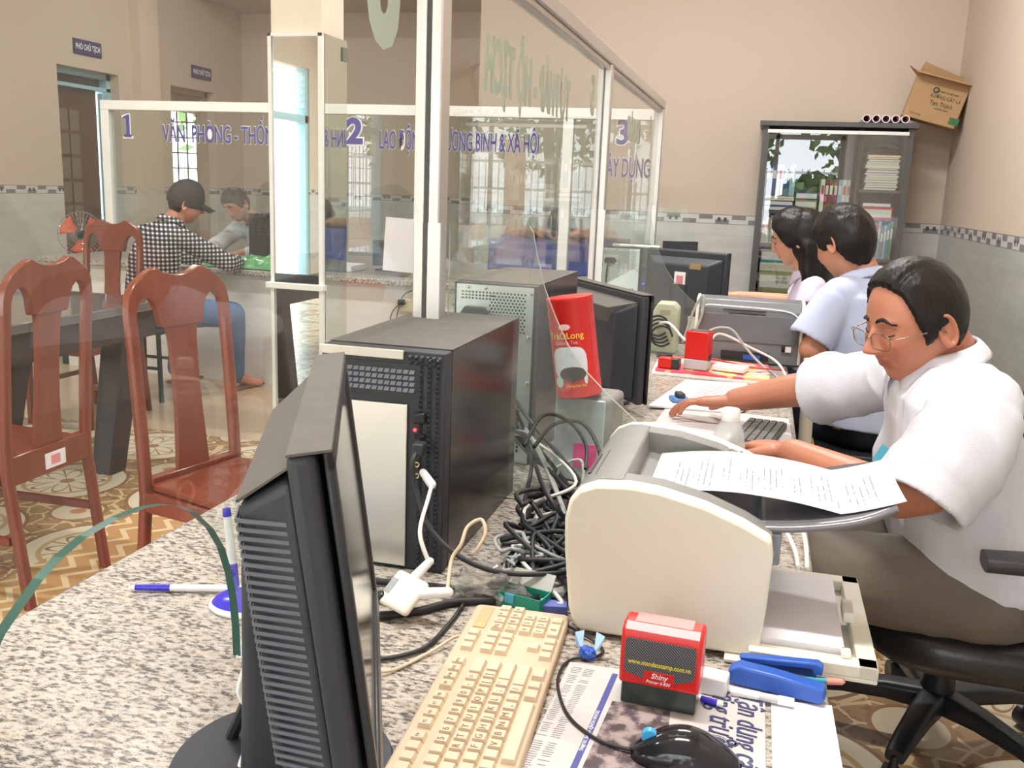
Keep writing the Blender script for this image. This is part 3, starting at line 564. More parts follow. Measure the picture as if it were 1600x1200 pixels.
obj('inventory_sticker', MB().bb((-.02, -.0745, .22), (.03, -.073, .285)), M_paper, m3); obj('sticker_print', MB().bb((-.01, -.0752, .235), (.02, -.0745, .27)), M_redink, m3); obj('maker_label', MB().bb((.045, -.0745, .30), (.095, -.073, .325)), pm('brown_label', (.35, .24, .12), .5), m3)
obj('blue_light', MB().ell((-.52, 4.40, .90), (.006, .004, .004)), M_ledb, t3, world=True)
# ---------------------------------------------------------------- near laser printer
pr = thing('laser_printer', 'cream and grey laser printer with a printed sheet in the foreground', 'printer', (-.08, 1.36, .72))
side = [(-.205, .735), (-.213, .76), (-.222, .84), (-.224, .885), (-.219, .912), (-.207, .928), (-.185, .938), (-.14, .942), (-.10, .939), (-.04, .926), (.01, .908), (.046, .890), (.050, .87), (.048, .80), (.044, .735), (.036, .727), (-.195, .727)]
for k, y in enumerate((1.18, 1.522)): obj('side_panel', MB().prism(side, -.03, XZ(y)), M_cream2, pr, world=True, bev=.006, seg=3, smooth=40)
top = [(-.214, .74), (-.220, .84), (-.222, .885), (-.217, .914), (-.205, .930), (-.185, .940), (-.165, .942), (-.150, .941), (-.146, .906), (-.10, .900), (-.02, .885), (.046, .866), (.042, .74)]
obj('body_shell', MB().prism(top, -.315, XZ(1.208)), M_grayp, pr, world=True, bev=.003)
for ya, yb in ((1.208, 1.245), (1.486, 1.523)):
    obj('tray_rail', MB().prism([(-.155, .90), (-.155, .9405), (-.10, .9375), (-.04, .9245), (.01, .9065), (.048, .887), (.046, .86), (-.02, .88), (-.10, .895)], ya - yb, XZ(ya)), M_grayp, pr, world=True, bev=.002)
obj('tray_floor', MB().prism([(-.146, .903), (-.10, .9025), (-.02, .888), (.046, .869), (.046, .864), (-.02, .882), (-.10, .898), (-.146, .900)], -.24, XZ(1.246)), M_grayb, pr, world=True)
q = MB()
for i in range(3): q.box((-.205 + i * .012, 1.30, .931 + i * .0035), (.0035, .10 + .03 * i, .003))
obj('top_vents', q, M_blk, pr, world=True)
obj('red_seam', MB().tube([(-.2235, 1.212, .90), (-.2235, 1.52, .90)], .0012), pm('pink_tape', (.6, .25, .22), .5), pr, world=True)
for y, m in ((1.300, M_whitep), (1.312, M_bplast), (1.33, M_whitep)): obj('indicator', MB().ell((-.02 + (y - 1.3) * 1.5, 1.505, .921 - (y - 1.3) * .4), (.003, .003, .0015)), m, pr, world=True)
q = MB(); 
def trayf(u, v):
    x = .03 + .172 * u; wv = 1 - .25 * max(0, u - .72) ** 1.2 * 3; y = 1.36 + (v - .5) * .27 * wv
    return (x, y, .884 + .012 * u + .030 * u * u + .004 * (2 * v - 1) ** 2)
q.grid(trayf, 16, 12); obj('output_tray', q, M_smoke, pr, world=True, solid=.007, smooth=60)
obj('tray_arm', MB().bb((.03, 1.225, .84), (.06, 1.24, .885)), M_grayb, pr, world=True, bev=.003)
q = MB().bb((.03, 1.165, .728), (.19, 1.19, .745)); q.bb((.03, 1.44, .728), (.19, 1.465, .745)); q.bb((.165, 1.165, .728), (.19, 1.465, .745)); q.bb((.0, 1.165, .722), (.19, 1.465, .728)); q.bb((.145, 1.18, .745), (.158, 1.20, .752)); q.bb((.155, 1.29, .745), (.17, 1.34, .76)); obj('paper_tray', q, pm('pale_cream_plastic', (.80, .78, .68), .45, var=.02), pr, world=True, bev=.002)
for z, y in ((.7225, 1.2), (.7225, 1.5)): obj('foot', MB().bb((-.20, y, .72), (.03, y + .012, .728)), M_blk, pr, world=True)
q = MB().bb((.032, 1.195, .7285), (.150, 1.435, .752)); solo('paper_stack', q, M_paper, 'stack of blank white paper in the printer feed tray', 'paper', bev=.0008)
q = MB()
def sheetf(u, v):
    x = -.125 + .337 * u; z = .9065 + (.022 * sin(pi * min(1, u * 1.15)) if u < .87 else .022 * sin(pi * min(1, u * 1.15))) + .032 * max(0, (u - .45)) ** 1.3 - .018 * u + .004
    if x > .03: q_ = (x - .03) / .172; z = max(z, .884 + .012 * q_ + .030 * q_ * q_ + .004 * (2 * v - 1) ** 2 + .0055)
    return (x, 1.258 + .210 * v, z)
q.grid(sheetf, 30, 14); sh = thing('printed_sheet', 'printed sheet of text lying on the printer output tray', 'paper', (0, 1.36, .91)); obj('sheet', q, M_paper, sh, world=True, solid=.0006, smooth=60)
q = MB(); random.seed(3)
for i in range(34):
    u = .10 + i * .0245
    if random.random() < .12: continue
    a = random.uniform(.08, .30); bnd = random.uniform(.5, .9) if random.random() < .8 else a + .15; n = int((bnd - a) / .03)
    for k in range(n):
        if random.random() < .25: continue
        v0 = a + k * .03; v1 = v0 + .024; p = [sheetf(u, v0), sheetf(u + .006, v0), sheetf(u + .006, v1), sheetf(u, v1)]
        q.add([(x, y, z + .0009) for x, y, z in p], [(0, 1, 2, 3)])
obj('print_lines', q, pm('pale_print', (.30, .30, .34), .8), sh, world=True)
# ---------------------------------------------------------------- things on the near counter
Z = .7205
# keyboard, long side in depth; local x = long axis (right = far), y = rows (up = away from typist)
kb = thing('computer_keyboard', 'yellowed beige computer keyboard with grimy keys', 'keyboard', (-.262, .972, Z), RD(93.2))
obj('keyboard_body', MB().prism([(-.222, -.062), (.222, -.062), (.226, -.055), (.226, .066), (.220, .072), (-.220, .072), (-.226, .066), (-.226, -.055)], .018), M_beige, kb, bev=.004, seg=3)
def keymesh(wd, dp=.0165):
    a, c = wd / 2, dp / 2
    vs = [(-a, -c, 0), (a, -c, 0), (a, c, 0), (-a, c, 0), (-a + .002, -c + .0025, .007), (a - .002, -c + .0025, .007), (a - .002, c - .001, .007), (-a + .002, c - .001, .007)]
    me = bpy.data.meshes.new('key'); me.from_pydata(vs, [], [(4, 5, 6, 7), (0, 1, 5, 4), (1, 2, 6, 5), (2, 3, 7, 6), (3, 0, 4, 7)]); me.materials.append(M_key); return me
KM = {}
rows = [(.052, [(-.211, 1, 'Esc')] + [(-.173 + .019 * i + (i // 4) * .008, 1, 'F%d' % (i + 1)) for i in range(12)] + [(.093, 1, ''), (.112, 1, ''), (.131, 1, '')]),
        (.026, [(-.211 + .019 * i, 1, c) for i, c in enumerate('`1234567890-=')] + [(.045, 2, '')] + [(.093, 1, ''), (.112, 1, ''), (.131, 1, '')] + [(.154 + .019 * i, 1, c) for i, c in enumerate('N/*-')]),
        (.007, [(-.206, 1.5, '')] + [(-.182 + .019 * i, 1, c) for i, c in enumerate('QWERTYUIOP[]')] + [(.050, 1.5, '')] + [(.093, 1, ''), (.112, 1, ''), (.131, 1, '')] + [(.154 + .019 * i, 1, c) for i, c in enumerate('789+')]),
        (-.012, [(-.204, 1.75, '')] + [(-.178 + .019 * i, 1, c) for i, c in enumerate("ASDFGHJKL;'")] + [(.041, 2.4, '')] + [(.154 + .019 * i, 1, c) for i, c in enumerate('456')]),
        (-.031, [(-.200, 2.2, '')] + [(-.168 + .019 * i, 1, c) for i, c in enumerate('ZXCVBNM,./')] + [(.036, 2.8, '')] + [(.112, 1, '')] + [(.154 + .019 * i, 1, c) for i, c in enumerate('123')]),
        (-.050, [(-.208, 1.3, ''), (-.183, 1.2, ''), (-.158, 1.2, ''), (-.08, 6.2, ''), (-.003, 1.2, ''), (.018, 1, ''), (.047, 1.4, ''), (.093, 1, ''), (.112, 1, ''), (.131, 1, ''), (.163, 2, '0'), (.192, 1, '.')])]
for y, ks in rows:
    for x, wd, ch in ks:
        if wd not in KM: KM[wd] = keymesh(wd * .019 - .0022)
        k = bpy.data.objects.new('space_bar' if wd > 5 else 'key', KM[wd]); COL.objects.link(k); k.parent = kb; k.location = (x, y, .017)
        if ch and x > -.13: text(ch, .0115 if len(ch) == 1 else .006, M_kdirt, M.Translation((-.002, .001, .0073)), k, depth=.0001, name='legend', world=False)
obj('light_panel', MB().bb((.152, .044, .0175), (.215, .060, .0195)), pm('orange_tan_panel', (.72, .38, .20), .5, var=.05), kb); obj('lock_light', MB().ell((.16, .052, .0198), (.0022, .0022, .001)), emis('yellow_led', (1, .6, .05), 3), kb)
def cable(name, pts, r, mat, label, group=None, **k):
    return tag(obj(name, MB().tube(spline(pts, 8), r, 8), mat, smooth=180, **k), label, 'cable', group)
cable('keyboard_lead', [(-.323, 1.10, Z + .008), (-.345, 1.10, Z + .012), (-.37, 1.06, Z + .004), (-.40, 1.0, Z + .004), (-.43, .955, Z + .022), (-.445, .90, Z + .02)], .0022, M_bcable, 'thin beige lead from the keyboard running across the monitor stand')
# newspaper
nw = thing('newspaper', 'folded newspaper with blue headline under the mouse and stamp', 'newspaper', (-.06, .95, Z))
nc = [(-.192, 1.098), (.045, 1.108), (.053, 1.10), (.056, .70), (-.20, .70)]
obj('sheet', MB().prism(nc, .003, M.Translation((0, 0, Z))), M_news, nw, world=True, bev=.001)
zt = Z + .0034
obj('blue_stripe', MB().prism([(-.134, 1.085), (-.127, 1.085), (-.149, .70), (-.156, .70)], .0002, M.Translation((0, 0, zt))), pm('stripe_blue', (.09, .10, .32), .8), nw, world=True)
g = NG('press_photo', .8); nn = g.ramp(g.noise(55, 4), [(0, (.05, .035, .045)), (.45, (.10, .07, .08)), (.58, (.38, .30, .29)), (1, (.5, .42, .4))]); M_photo = g.done(nn)
obj('press_photo', MB().prism([(-.124, 1.02), (-.055, 1.02), (-.045, .70), (-.146, .70)], .0002, M.Translation((0, 0, zt))), M_photo, nw, world=True)
q = MB(); random.seed(5)
for c0 in (-.186, -.170):
    for i in range(90):
        y = 1.085 - i * .0042; 
        if random.random() < .9: q.box((c0 + .007 - (1.09 - y) * .06, y, zt), (random.uniform(.008, .013), .0013, .0002))
obj('print_columns', q, pm('faded_print', (.42, .40, .42), .9), nw, world=True)
NT = lambda x, y: frame((x, y, zt + .0004), (0, -1, 0), (1, 0, 0))
text('Tận dụng cá', .042, pm('navy_print', (.06, .07, .17), .8), NT(.034, 1.088), nw, sx=.72, align='LEFT', shear=.25); text('tăng trưởng', .042, MATS['navy_print'], NT(.003, 1.092), nw, sx=.72, align='LEFT', shear=.25)
text('DOANH NGHIỆP VÀ THỊ TRƯỜNG', .006, M_wletter, frame((-.139, .95, zt + .0004), (-.055, -1, 0), (1, -.055, 0)), nw, sx=.9)
solo('paper_sheet', MB().prism([(.060, 1.088), (.131, 1.098), (.140, .70), (.062, .70)], .0012, M.Translation((0, 0, Z + .0005))), M_paper, 'blank white paper sheet at the counter edge beside the newspaper', 'paper')
# rubber stamp
st = thing('rubber_stamp', 'red self inking rubber stamp standing on the newspaper', 'stamp', (-.070, 1.04, Z + .004), RD(-3))
obj('stamp_base', MB().bb((-.044, -.021, 0), (.044, .021, .036)), pm('smoky_green_plastic', (.035, .05, .045), .15, var=.1), st, bev=.002)
prf = [(-.026, .028), (.026, .028), (.026, .082), (.022, .094), (.012, .101), (-.012, .101), (-.022, .095), (-.026, .084)]
obj('stamp_body', MB().prism(prf, .094, M.Translation((-.047, 0, 0)) @ PL), M_red, st, bev=.004, seg=3)
obj('stamp_window', MB().prism([(.0265, .084), (.022, .0955), (.012, .102), (-.012, .102), (-.022, .096), (-.015, .099), (.012, .1015)], .070, M.Translation((-.035, 0, 0)) @ PL) if 0 else MB().bb((-.034, -.012, .1005), (.034, .014, .1022)), pm('pink_label', (.50, .27, .26), .5, var=.05), st, bev=.001)
g = NG('carbon_pattern', .3); x, y, z = g.sep(); f1 = g.fr(g.math('ADD', x, z), .0035); cc = g.mix(g.lt(f1, .5), (.02, .02, .025), (.20, .21, .23)); M_carb = g.done(cc)
pp = [(-.039, .044), (-.017, .038), (.017, .038), (.039, .046), (.041, .052), (.041, .083), (.039, .087), (-.039, .087), (-.041, .083), (-.041, .050)]
obj('carbon_panel', MB().prism(pp, .0015, M.Translation((0, -.0262, 0)) @ M(((1, 0, 0, 0), (0, 0, -1, 0), (0, 1, 0, 0), (0, 0, 0, 1)))), M_carb, st)
obj('brand_plate', MB().bb((-.018, -.0285, .032), (.018, -.0262, .050)), M_red, st, bev=.001)
ST = lambda x, z: M.Translation((x, -.0292, z)) @ M.Rotation(RD(90), 4, 'X')
text('www.mandatstamp.com.vn', .0082, M_yel, ST(0, .0585) @ M.Translation((0, 0, -.001)), st, world=False, sx=.82, off=.0001); text('Shiny', .009, M_wletter, ST(.001, .0445), st, world=False, off=.0001, shear=.2); text('Printer S-830', .0052, M_wletter, ST(0, .037), st, world=False, shear=.2)
# mouse
ms = thing('computer_mouse', 'black computer mouse with blue wheel on the newspaper', 'mouse', (-.030, .925, Z + .0035), RD(4))
def mous(u, v):
    a = pi * v; x = -.058 + .116 * u; wz = (sin(pi * min(1, max(0.0, u * .98 + .01))) ** .42); h = .036 * (sin(pi * (u * .80 + .12)) ** .8) * wz ** .6 + .001
    return (x, .031 * wz * cos(a), h * sin(a) ** .75)
q = MB().grid(mous, 28, 18); obj('mouse_shell', q, pm('glossy_mouse_black', (.014, .014, .018), .12, var=.05), ms, smooth=180, solid=.001)
obj('scroll_wheel', MB().cyl((-.040, -.004, .024), (-.040, .004, .024), .0085), pm('sky_blue_rubber', (.06, .42, .78), .3), ms, bev=.001)
obj('top_panel', MB().grid(lambda u, v: (-.02 + .07 * u, .012 * (2 * v - 1) * (1 - .4 * u), mous((.038 + .07 * u) / .116, .5)[2] - .0004 - .0012 * (2 * v - 1) ** 2), 8, 4), M_blk, ms, solid=.001)
cable('mouse_lead', [(-.088, .92, Z + .008), (-.125, .93, Z + .006), (-.165, .965, Z + .006), (-.190, 1.02, Z + .006), (-.198, 1.07, Z + .004), (-.19, 1.105, Z + .003), (-.165, 1.118, Z + .003), (-.155, 1.14, Z + .003), (-.175, 1.165, Z + .004), (-.222, 1.19, Z + .01)], .0019, M_cable, 'thin black mouse lead curving round the newspaper corner')
# stationery right of the stamp
solo('eraser', MB().box((-.008, 1.082, Z + .016), (.032, .026, .025), rz=RD(-8)), M_whitep, 'white block eraser behind the rubber stamp', 'eraser', bev=.003)
def pen(name, p, q, r, cols, label, cat='pen', group=None, tip=True):
    t = thing(name, label, cat, p, 0, group); p, q = V(p), V(q); d = q - p
    for a, e, rr, m, nm in cols: obj(nm, MB().cyl(p + d * a, p + d * e, r * rr[0], r * rr[1], 12), m, t, world=True, smooth=40)
    return t
pen('marker_pen', (.012, 1.082, Z + .008), (.086, 1.078, Z + .008), .0055, [(0, .45, (1, 1), M_whitep, 'barrel'), (.45, .75, (.95, .95), pm('clear_barrel', (.6, .6, .62), .15), 'clip_section'), (.75, 1, (1.05, 1), M_whitep, 'cap')], 'white marker pen in front of the blue stapler')
pen('ballpoint_pen', (-.022, 1.052, Z + .008), (.004, 1.046, Z + .008), .004, [(0, .75, (.9, 1), M_penb, 'cap'), (.75, 1, (1, .9), M_whitep, 'barrel')], 'blue capped pen end sticking out beside the rubber stamp')
pen('pencil', (.004, 1.120, Z + .008), (.150, 1.150, Z + .008), .0036, [(0, .84, (1, 1), pm('turquoise_paint', (.05, .42, .55), .4), 'barrel'), (.84, .97, (1.25, 1.1), pm('pink_eraser', (.78, .32, .28), .7), 'eraser'), (.97, 1, (1.1, .2), MATS['pink_eraser'], 'eraser_tip')], 'turquoise pencil with pink eraser under the blue stapler', 'pencil')
sp = thing('stapler', 'blue stapler lying open beside the near printer', 'stapler', (.065, 1.115, Z), RD(-9))
obj('stapler_body', MB().prism([(-.055, .004), (.056, .004), (.060, .012), (.058, .024), (.0, .029), (-.045, .030), (-.057, .022)], .022, M.Translation((0, .004, 0)) @ M(((1, 0, 0, 0), (0, 0, -1, 0), (0, 1, 0, 0), (0, 0, 0, 1)))), M_bplast, sp, bev=.003)
obj('stapler_arm', MB().prism([(-.050, .026), (.045, .040), (.052, .036), (.052, .024), (.042, .024), (.040, .031), (-.046, .019)], .014, M.Translation((0, .030, 0)) @ M(((1, 0, 0, 0), (0, 0, -1, 0), (0, 1, 0, 0), (0, 0, 0, 1)))), M_bplast, sp, bev=.002)
obj('staple_rail', MB().bb((-.03, .018, .02), (.045, .026, .028)), M_chrome, sp)
# left: pen stand, pen, acrylic sign
ps = thing('pen_stand', 'white and blue oval counter pen stand behind the near monitor', 'pen stand', (-.665, 1.10, Z))
obj('stand_base', MB().lathe([(.040, 0), (.043, .004), (.041, .010)], 32, M.Translation((0, 0, 0)) @ M.Diagonal((1.15, .8, 1, 1))), M_whitep, ps, smooth=40)
obj('stand_top', MB().lathe([(.040, .010), (.034, .018), (.02, .026), (.001, .028)], 32, M.Diagonal((1.12, .78, 1, 1))), M_penb, ps, smooth=60)
pen('counter_pen', (-.69, 1.125, Z + .02), (-.705, 1.13, Z + .135), .0062, [(0, .30, (.9, 1), M_penb, 'grip'), (.30, .90, (1, 1), M_whitep, 'barrel'), (.90, 1, (1, .9), M_penb, 'cap')], 'upright white pen with blue cap on the counter pen stand')
pen('counter_pen', (-.652, 1.09, Z + .026), (-.672, 1.12, Z + .145), .0055, [(0, .15, (.9, 1), M_penb, 'grip'), (.15, 1, (1, .8), M_whitep, 'barrel')], 'white leaning pen at the rear of the counter pen stand')
pen('lying_pen', (-.850, 1.098, Z + .006), (-.690, 1.150, Z + .006), .0052, [(0, .06, (.1, .8), M_whitep, 'tip'), (.06, .36, (.85, 1), M_penb, 'grip'), (.36, 1, (1, 1), M_whitep, 'barrel')], 'white and blue pen lying on the granite left of the pen stand')
solo('sign_holder', MB().add([(-.60, .975, Z), (-.50, 1.0, Z), (-.55, 1.07, Z), (-.62, 1.05, Z), (-.605, 1.045, Z + .07), (-.54, 1.06, Z + .07)], [(0, 1, 2, 3), (0, 1, 5, 4), (3, 2, 5, 4), (0, 3, 4), (1, 2, 5)]), pm('white_acrylic', (.80, .81, .84), .25), 'small white acrylic sign stand behind the near monitor', 'sign stand', solid=.002)
# usb hub with its leads
hb = thing('usb_hub', 'white square hub hanging from leads in front of the nearest tower', 'hub', (-.440, 1.15, Z))
HT_ = frame((-.440, 1.150, .755), (.92, -.35, -.12), (.25, .55, .45))
obj('hub_case', MB().prism([(-.028, -.028), (.028, -.028), (.028, .028), (-.028, .028)], .012, HT_), pm('warm_white_plastic', (.84, .79, .68), .4, var=.02), hb, world=True, bev=.0055, seg=3); obj('hub_label', MB().prism([(-.025, -.012), (-.015, -.012), (-.015, .012), (-.025, .012)], .001, HT_ @ M.Translation((0, 0, .0118))), pm('grey_label', (.35, .38, .38), .6, var=.2, scale=200), hb, world=True)
def hp(x, y, z=.006): return HT_ @ V((x, y, z))
obj('hub_plug', MB().rc(hp(.0, .028), hp(.004, .058), .0075, .006), M_whitep, hb, world=True); obj('hub_plug', MB().rc(hp(.028, .012), hp(.060, .030), .0085, .007), M_whitep, hb, world=True)
obj('hub_plug', MB().rc(hp(-.026, -.02), hp(-.055, -.045), .0095, .004), M_blk, hb, world=True)
cable('usb_lead', [hp(.004, .056), (-.437, 1.20, .83), (-.447, 1.26, .86), (-.452, 1.29, .872)], .0032, M_wcable, 'white lead running up from the hub to the tower front port')
tag(obj('usb_plug', MB().rc((-.453, 1.292, .872), (-.472, 1.306, .885), .007, .006), M_whitep), 'white plug in the lower front port of the nearest tower', 'plug')
cable('usb_lead', [hp(.058, .030), (-.385, 1.19, .80), (-.375, 1.20, .82), (-.372, 1.22, .84), (-.355, 1.23, .85), (-.345, 1.22, .835), (-.352, 1.21, .815), (-.36, 1.21, .805)], .0027, M_bcable, 'beige looped lead leaving the hub on the right')
cable('tower_lead', [(-.475, 1.303, .925), (-.478, 1.275, .91), (-.47, 1.27, .87), (-.44, 1.25, .82), (-.39, 1.24, .785), (-.33, 1.25, .765), (-.26, 1.28, .76), (-.235, 1.33, .75)], .0042, M_cable, 'thick black lead from the tower front port into the cable tangle')
tag(obj('usb_plug', MB().bb((-.484, 1.285, .915), (-.466, 1.308, .935)), M_blk2, bev=.003), 'black plug in the upper front port of the nearest tower', 'plug')
cable('counter_lead', [(-.62, 1.24, Z + .006), (-.52, 1.24, Z + .006), (-.44, 1.25, Z + .006), (-.34, 1.26, Z + .006), (-.25, 1.28, Z + .006)], .0055, M_cable, 'thick black lead lying along the foot of the nearest tower')
cable('counter_lead', [(-.60, 1.10, Z + .006), (-.50, 1.12, Z + .006), (-.43, 1.16, Z + .006), (-.385, 1.21, Z + .006), (-.33, 1.235, Z + .006)], .006, M_cable, 'thick black lead passing beneath the white hub')
cable('counter_lead', [(-.56, .99, Z + .004), (-.45, 1.01, Z + .004), (-.385, 1.06, Z + .004), (-.372, 1.14, Z + .004), (-.372, 1.21, Z + .004)], .0032, M_cable, 'thin black lead curving over the granite left of the keyboard')
cable('counter_lead', [(-.64, 1.26, Z + .004), (-.56, 1.20, Z + .012), (-.48, 1.18, Z + .01), (-.45, 1.17, Z + .01)], .004, M_wcable, 'white lead running behind the hub to the monitor')
# tangle between tower and printer: every lead is a thing
random.seed(11); TG = [('black', M_cable, .0042)] * 13 + [('grey', M_gcable, .0034)] * 3 + [('white', M_wcable, .0032)] * 3
for i, (cn, m, r) in enumerate(TG):
    x0, y0 = random.uniform(-.40, -.36), random.uniform(1.42, 1.9); pts = [(random.uniform(-.52, -.46), 1.925, random.uniform(.78, .93)), (-.43, 1.86, random.uniform(.76, .84))] if i % 2 else [(x0, y0, Z + .01)]
    n = random.randint(5, 7)
    for k in range(n):
        t = (k + 1) / n; pts.append((-.37 + .13 * random.random() + .02 * t, y0 + (1.30 - y0) * t + random.uniform(-.06, .06), Z + .008 + random.uniform(0, .07) * (1.1 - t) * (1 if random.random() < .6 else 1.6)))
    pts.append((random.uniform(-.36, -.24), 1.29, Z + .006))
    if i % 3 == 0:
        c = V(pts[3]); pts[3:3] = [tuple(c + V((.03 * cos(a), .045 * sin(a), .012))) for a in (0, 1.5, 3, 4.5)]
    cable('tangled_lead', pts, r, m, '%s lead in the cable tangle between the nearest tower and the printer' % cn, 'tangled %s leads' % cn)
cable('speaker_lead', [(-.385, 1.60, .86), (-.37, 1.68, .90), (-.33, 1.72, .885), (-.29, 1.70, .85), (-.27, 1.60, .83)], .0035, M_cable, 'black lead arching in front of the silver speaker')
cable('speaker_lead', [(-.39, 1.70, .83), (-.36, 1.74, .87), (-.31, 1.77, .87), (-.27, 1.74, .83), (-.25, 1.66, .80)], .0042, M_cable, 'thicker black lead crossing the silver speaker front')
# bag, green box, tape, wrappers
def crumple(c, s, mat, seed, n=3, amp=.35):
    q = MB().ell((0, 0, 0), (1, 1, 1), n=28)
    for i, v in enumerate(q.v): k = 1 + amp * noise.noise(V(v) * 1.8 + V((seed, 0, 0))) + amp * .5 * noise.noise(V(v) * 4.5); q.v[i] = (c[0] + v[0] * s[0] * k, c[1] + v[1] * s[1] * k, max(Z + .0005, c[2] + v[2] * s[2] * k))
    return q
solo('plastic_bag', crumple((-.345, 1.262, Z + .018), (.05, .035, .026), None, 2.0, amp=.7), glass('crinkled_film', (.82, .80, .76), 1.5, 2.5, .08, .12), 'crumpled clear plastic bag by the tower foot', 'bag')
gb = thing('open_box', 'small open green box behind the keyboard', 'box', (-.29, 1.245, Z), RD(-12)); M_green = pm('green_card', (.02, .32, .22), .5, var=.05)
q = MB(); q.bb((-.035, -.018, 0), (.035, -.0165, .022)); q.bb((-.035, .0165, 0), (.035, .018, .022)); q.bb((-.035, -.018, 0), (-.0335, .018, .022)); q.bb((.0335, -.018, 0), (.035, .018, .022)); q.bb((-.035, -.018, 0), (.035, .018, .0015)); obj('box_tray', q, M_green, gb)
obj('box_flap', MB().add([(-.035, .018, .022), (.035, .018, .022), (.035, .034, .042), (-.030, .032, .042)], [(0, 1, 2, 3)]), pm('grey_card', (.5, .49, .47), .8), gb, solid=.001); obj('box_band', MB().bb((-.022, -.0195, .008), (-.008, -.018, .022)), pm('sky_band', (.1, .5, .75), .5), gb)
tp = thing('tape_roll', 'grey roll of tape between keyboard and printer', 'tape', (-.262, 1.30, Z)); obj('tape', MB().tube([(.026 * cos(a * pi / 12), .026 * sin(a * pi / 12), .010) for a in range(24)], .0095, 10, closed=True), pm('translucent_tape', (.36, .34, .31), .25, var=.15), tp)
solo('matchbox', MB().box((-.243, 1.243, Z + .006), (.035, .022, .012), rz=.2), pm('blue_violet_card', (.12, .15, .5), .5), 'small blue violet packet between keyboard and printer', 'packet', bev=.001)
def wrapper(c, m1, m2, label):
    t = thing('candy_wrapper', label, 'wrapper', c)
    obj('wrapped_sweet', crumple((c[0], c[1], c[2] + .008), (.011, .009, .009), None, c[0] * 9), m1, t, world=True)
    for s in (-1, 1): obj('twisted_end', MB().add([(c[0] + s * .008, c[1], c[2] + .008), (c[0] + s * .020, c[1] + .010, c[2] + .030), (c[0] + s * .008, c[1] + .012, c[2] + .034), (c[0] + s * .016, c[1] - .003, c[2] + .020)], [(0, 1, 2), (0, 3, 1)]), m2, t, world=True, solid=.0006)
wrapper((-.172, 1.118, Z), M_bplast, pm('pale_blue_foil', (.35, .5, .75), .25, .3), 'blue twisted candy wrapper at the printer foot')
wrapper((-.462, 1.055, Z), pm('lime_foil', (.20, .55, .12), .3), MATS['pale_blue_foil'], 'green and pale blue candy wrapper below the white hub')
# silver speaker with pink note, tea can on top
sk = thing('desk_speaker', 'silver desktop speaker supporting the red tea can', 'speaker', (-.327, 1.86, .72), RD(-6))
obj('speaker_case', MB().bb((-.058, 0, 0), (.062, .11, .185)), pm('grey_speaker_side', (.25, .24, .24), .5), sk, bev=.012, seg=3); obj('speaker_front', MB().bb((-.057, -.006, .004), (.050, .0, .180)), pm('silver_speaker_grille', (.50, .56, .60), .4, .3, var=.04, bump=.1, bs=600), sk, bev=.008, seg=3)
obj('pink_note', MB().bb((-.012, -.009, .035), (.036, -.0065, .085)), pm('magenta_paper', (.75, .02, .25), .6, var=.03), sk)
tc = thing('tea_can', 'tall red tea can with picture label leaning on the speaker', 'can', (-.337, 1.87, .906), rot=(0, RD(-9), 0))
R_ = .047; obj('can_body', MB().lathe([(R_ - .001, 0), (R_ + .0008, .002), (R_, .006), (R_, .196), (R_ + .0008, .198), (R_ + .0005, .203), (R_ - .002, .204)], 56, M.Translation((0, 0, 0))), M_red, tc, smooth=50)
def oncan(a, z, d=0): return (( R_ + d) * sin(a), -(R_ + d) * cos(a), z)
def cantext(s, size, z, a0, mat, sx=1, off=0, name='lettering'):
    o = text(s, size, mat, M(), None, sx=sx, off=off, name=name, depth=.0002)
    bm_ = bmesh.new(); bm_.from_mesh(o.data); bmesh.ops.subdivide_edges(bm_, edges=bm_.edges, cuts=3, use_grid_fill=True); bm_.to_mesh(o.data); bm_.free()
    for v in o.data.vertices: v.co = oncan(a0 + v.co.x / R_, z + v.co.y, .0016 + max(0, v.co.z))
    o.parent = tc; return o
A0 = -.15
cantext('TràÔLong', .0185, .128, A0, M_yel, .95, .0); cantext('Oolong Tea', .011, .114, A0, pm('pale_pink_print', (.85, .45, .42), .5), .9)
def canpatch(f, nm, mat, d, n=24): 
    pts = [f(2 * pi * k / n) for k in range(n)]; c = (sum(p[0] for p in pts) / n, sum(p[1] for p in pts) / n)
    R8 = 9; q = MB().add([oncan(A0 + c[0], c[1], d)] + [oncan(A0 + (c[0] + (p[0] - c[0]) * k / R8), c[1] + (p[1] - c[1]) * k / R8, d) for k in range(1, R8 + 1) for p in pts], [(0, 1 + k, 1 + (k + 1) % n) for k in range(n)] + [(1 + j * n + k, 1 + (j + 1) * n + k, 1 + (j + 1) * n + (k + 1) % n, 1 + j * n + (k + 1) % n) for j in range(R8 - 1) for k in range(n)])
    return obj(nm, q, mat, tc)
canpatch(lambda a: (.05 + .80 * (abs(cos(a)) ** .6) * (1 if cos(a) > 0 else -1), .072 + (.034 if sin(a) > 0 else .034) * (abs(sin(a)) ** .6) * (1 if sin(a) > 0 else -1)), 'picture_label', pm('pale_picture', (.70, .70, .78), .4, var=.15, scale=60), .0008)
canpatch(lambda a: (.16 + .60 * cos(a), .050 + .015 * sin(a)), 'tea_leaves_picture', pm('tea_leaf_print', (.05, .035, .03), .6, var=.5, scale=300), .0012)
canpatch(lambda a: (-.52 + .22 * cos(a), .034 + .011 * sin(a)), 'round_seal', pm('seal_green', (.65, .78, .66), .5), .0014)
canpatch(lambda a: (0 + .26 * cos(a), .146 + .0065 * sin(a)), 'brand_oval', pm('brand_oval_pink', (.85, .5, .48), .5), .0008)
canpatch(lambda a: (.72 + .08 * cos(a), .04 + .012 * sin(a)), 'side_mark', M_paper, .0008)
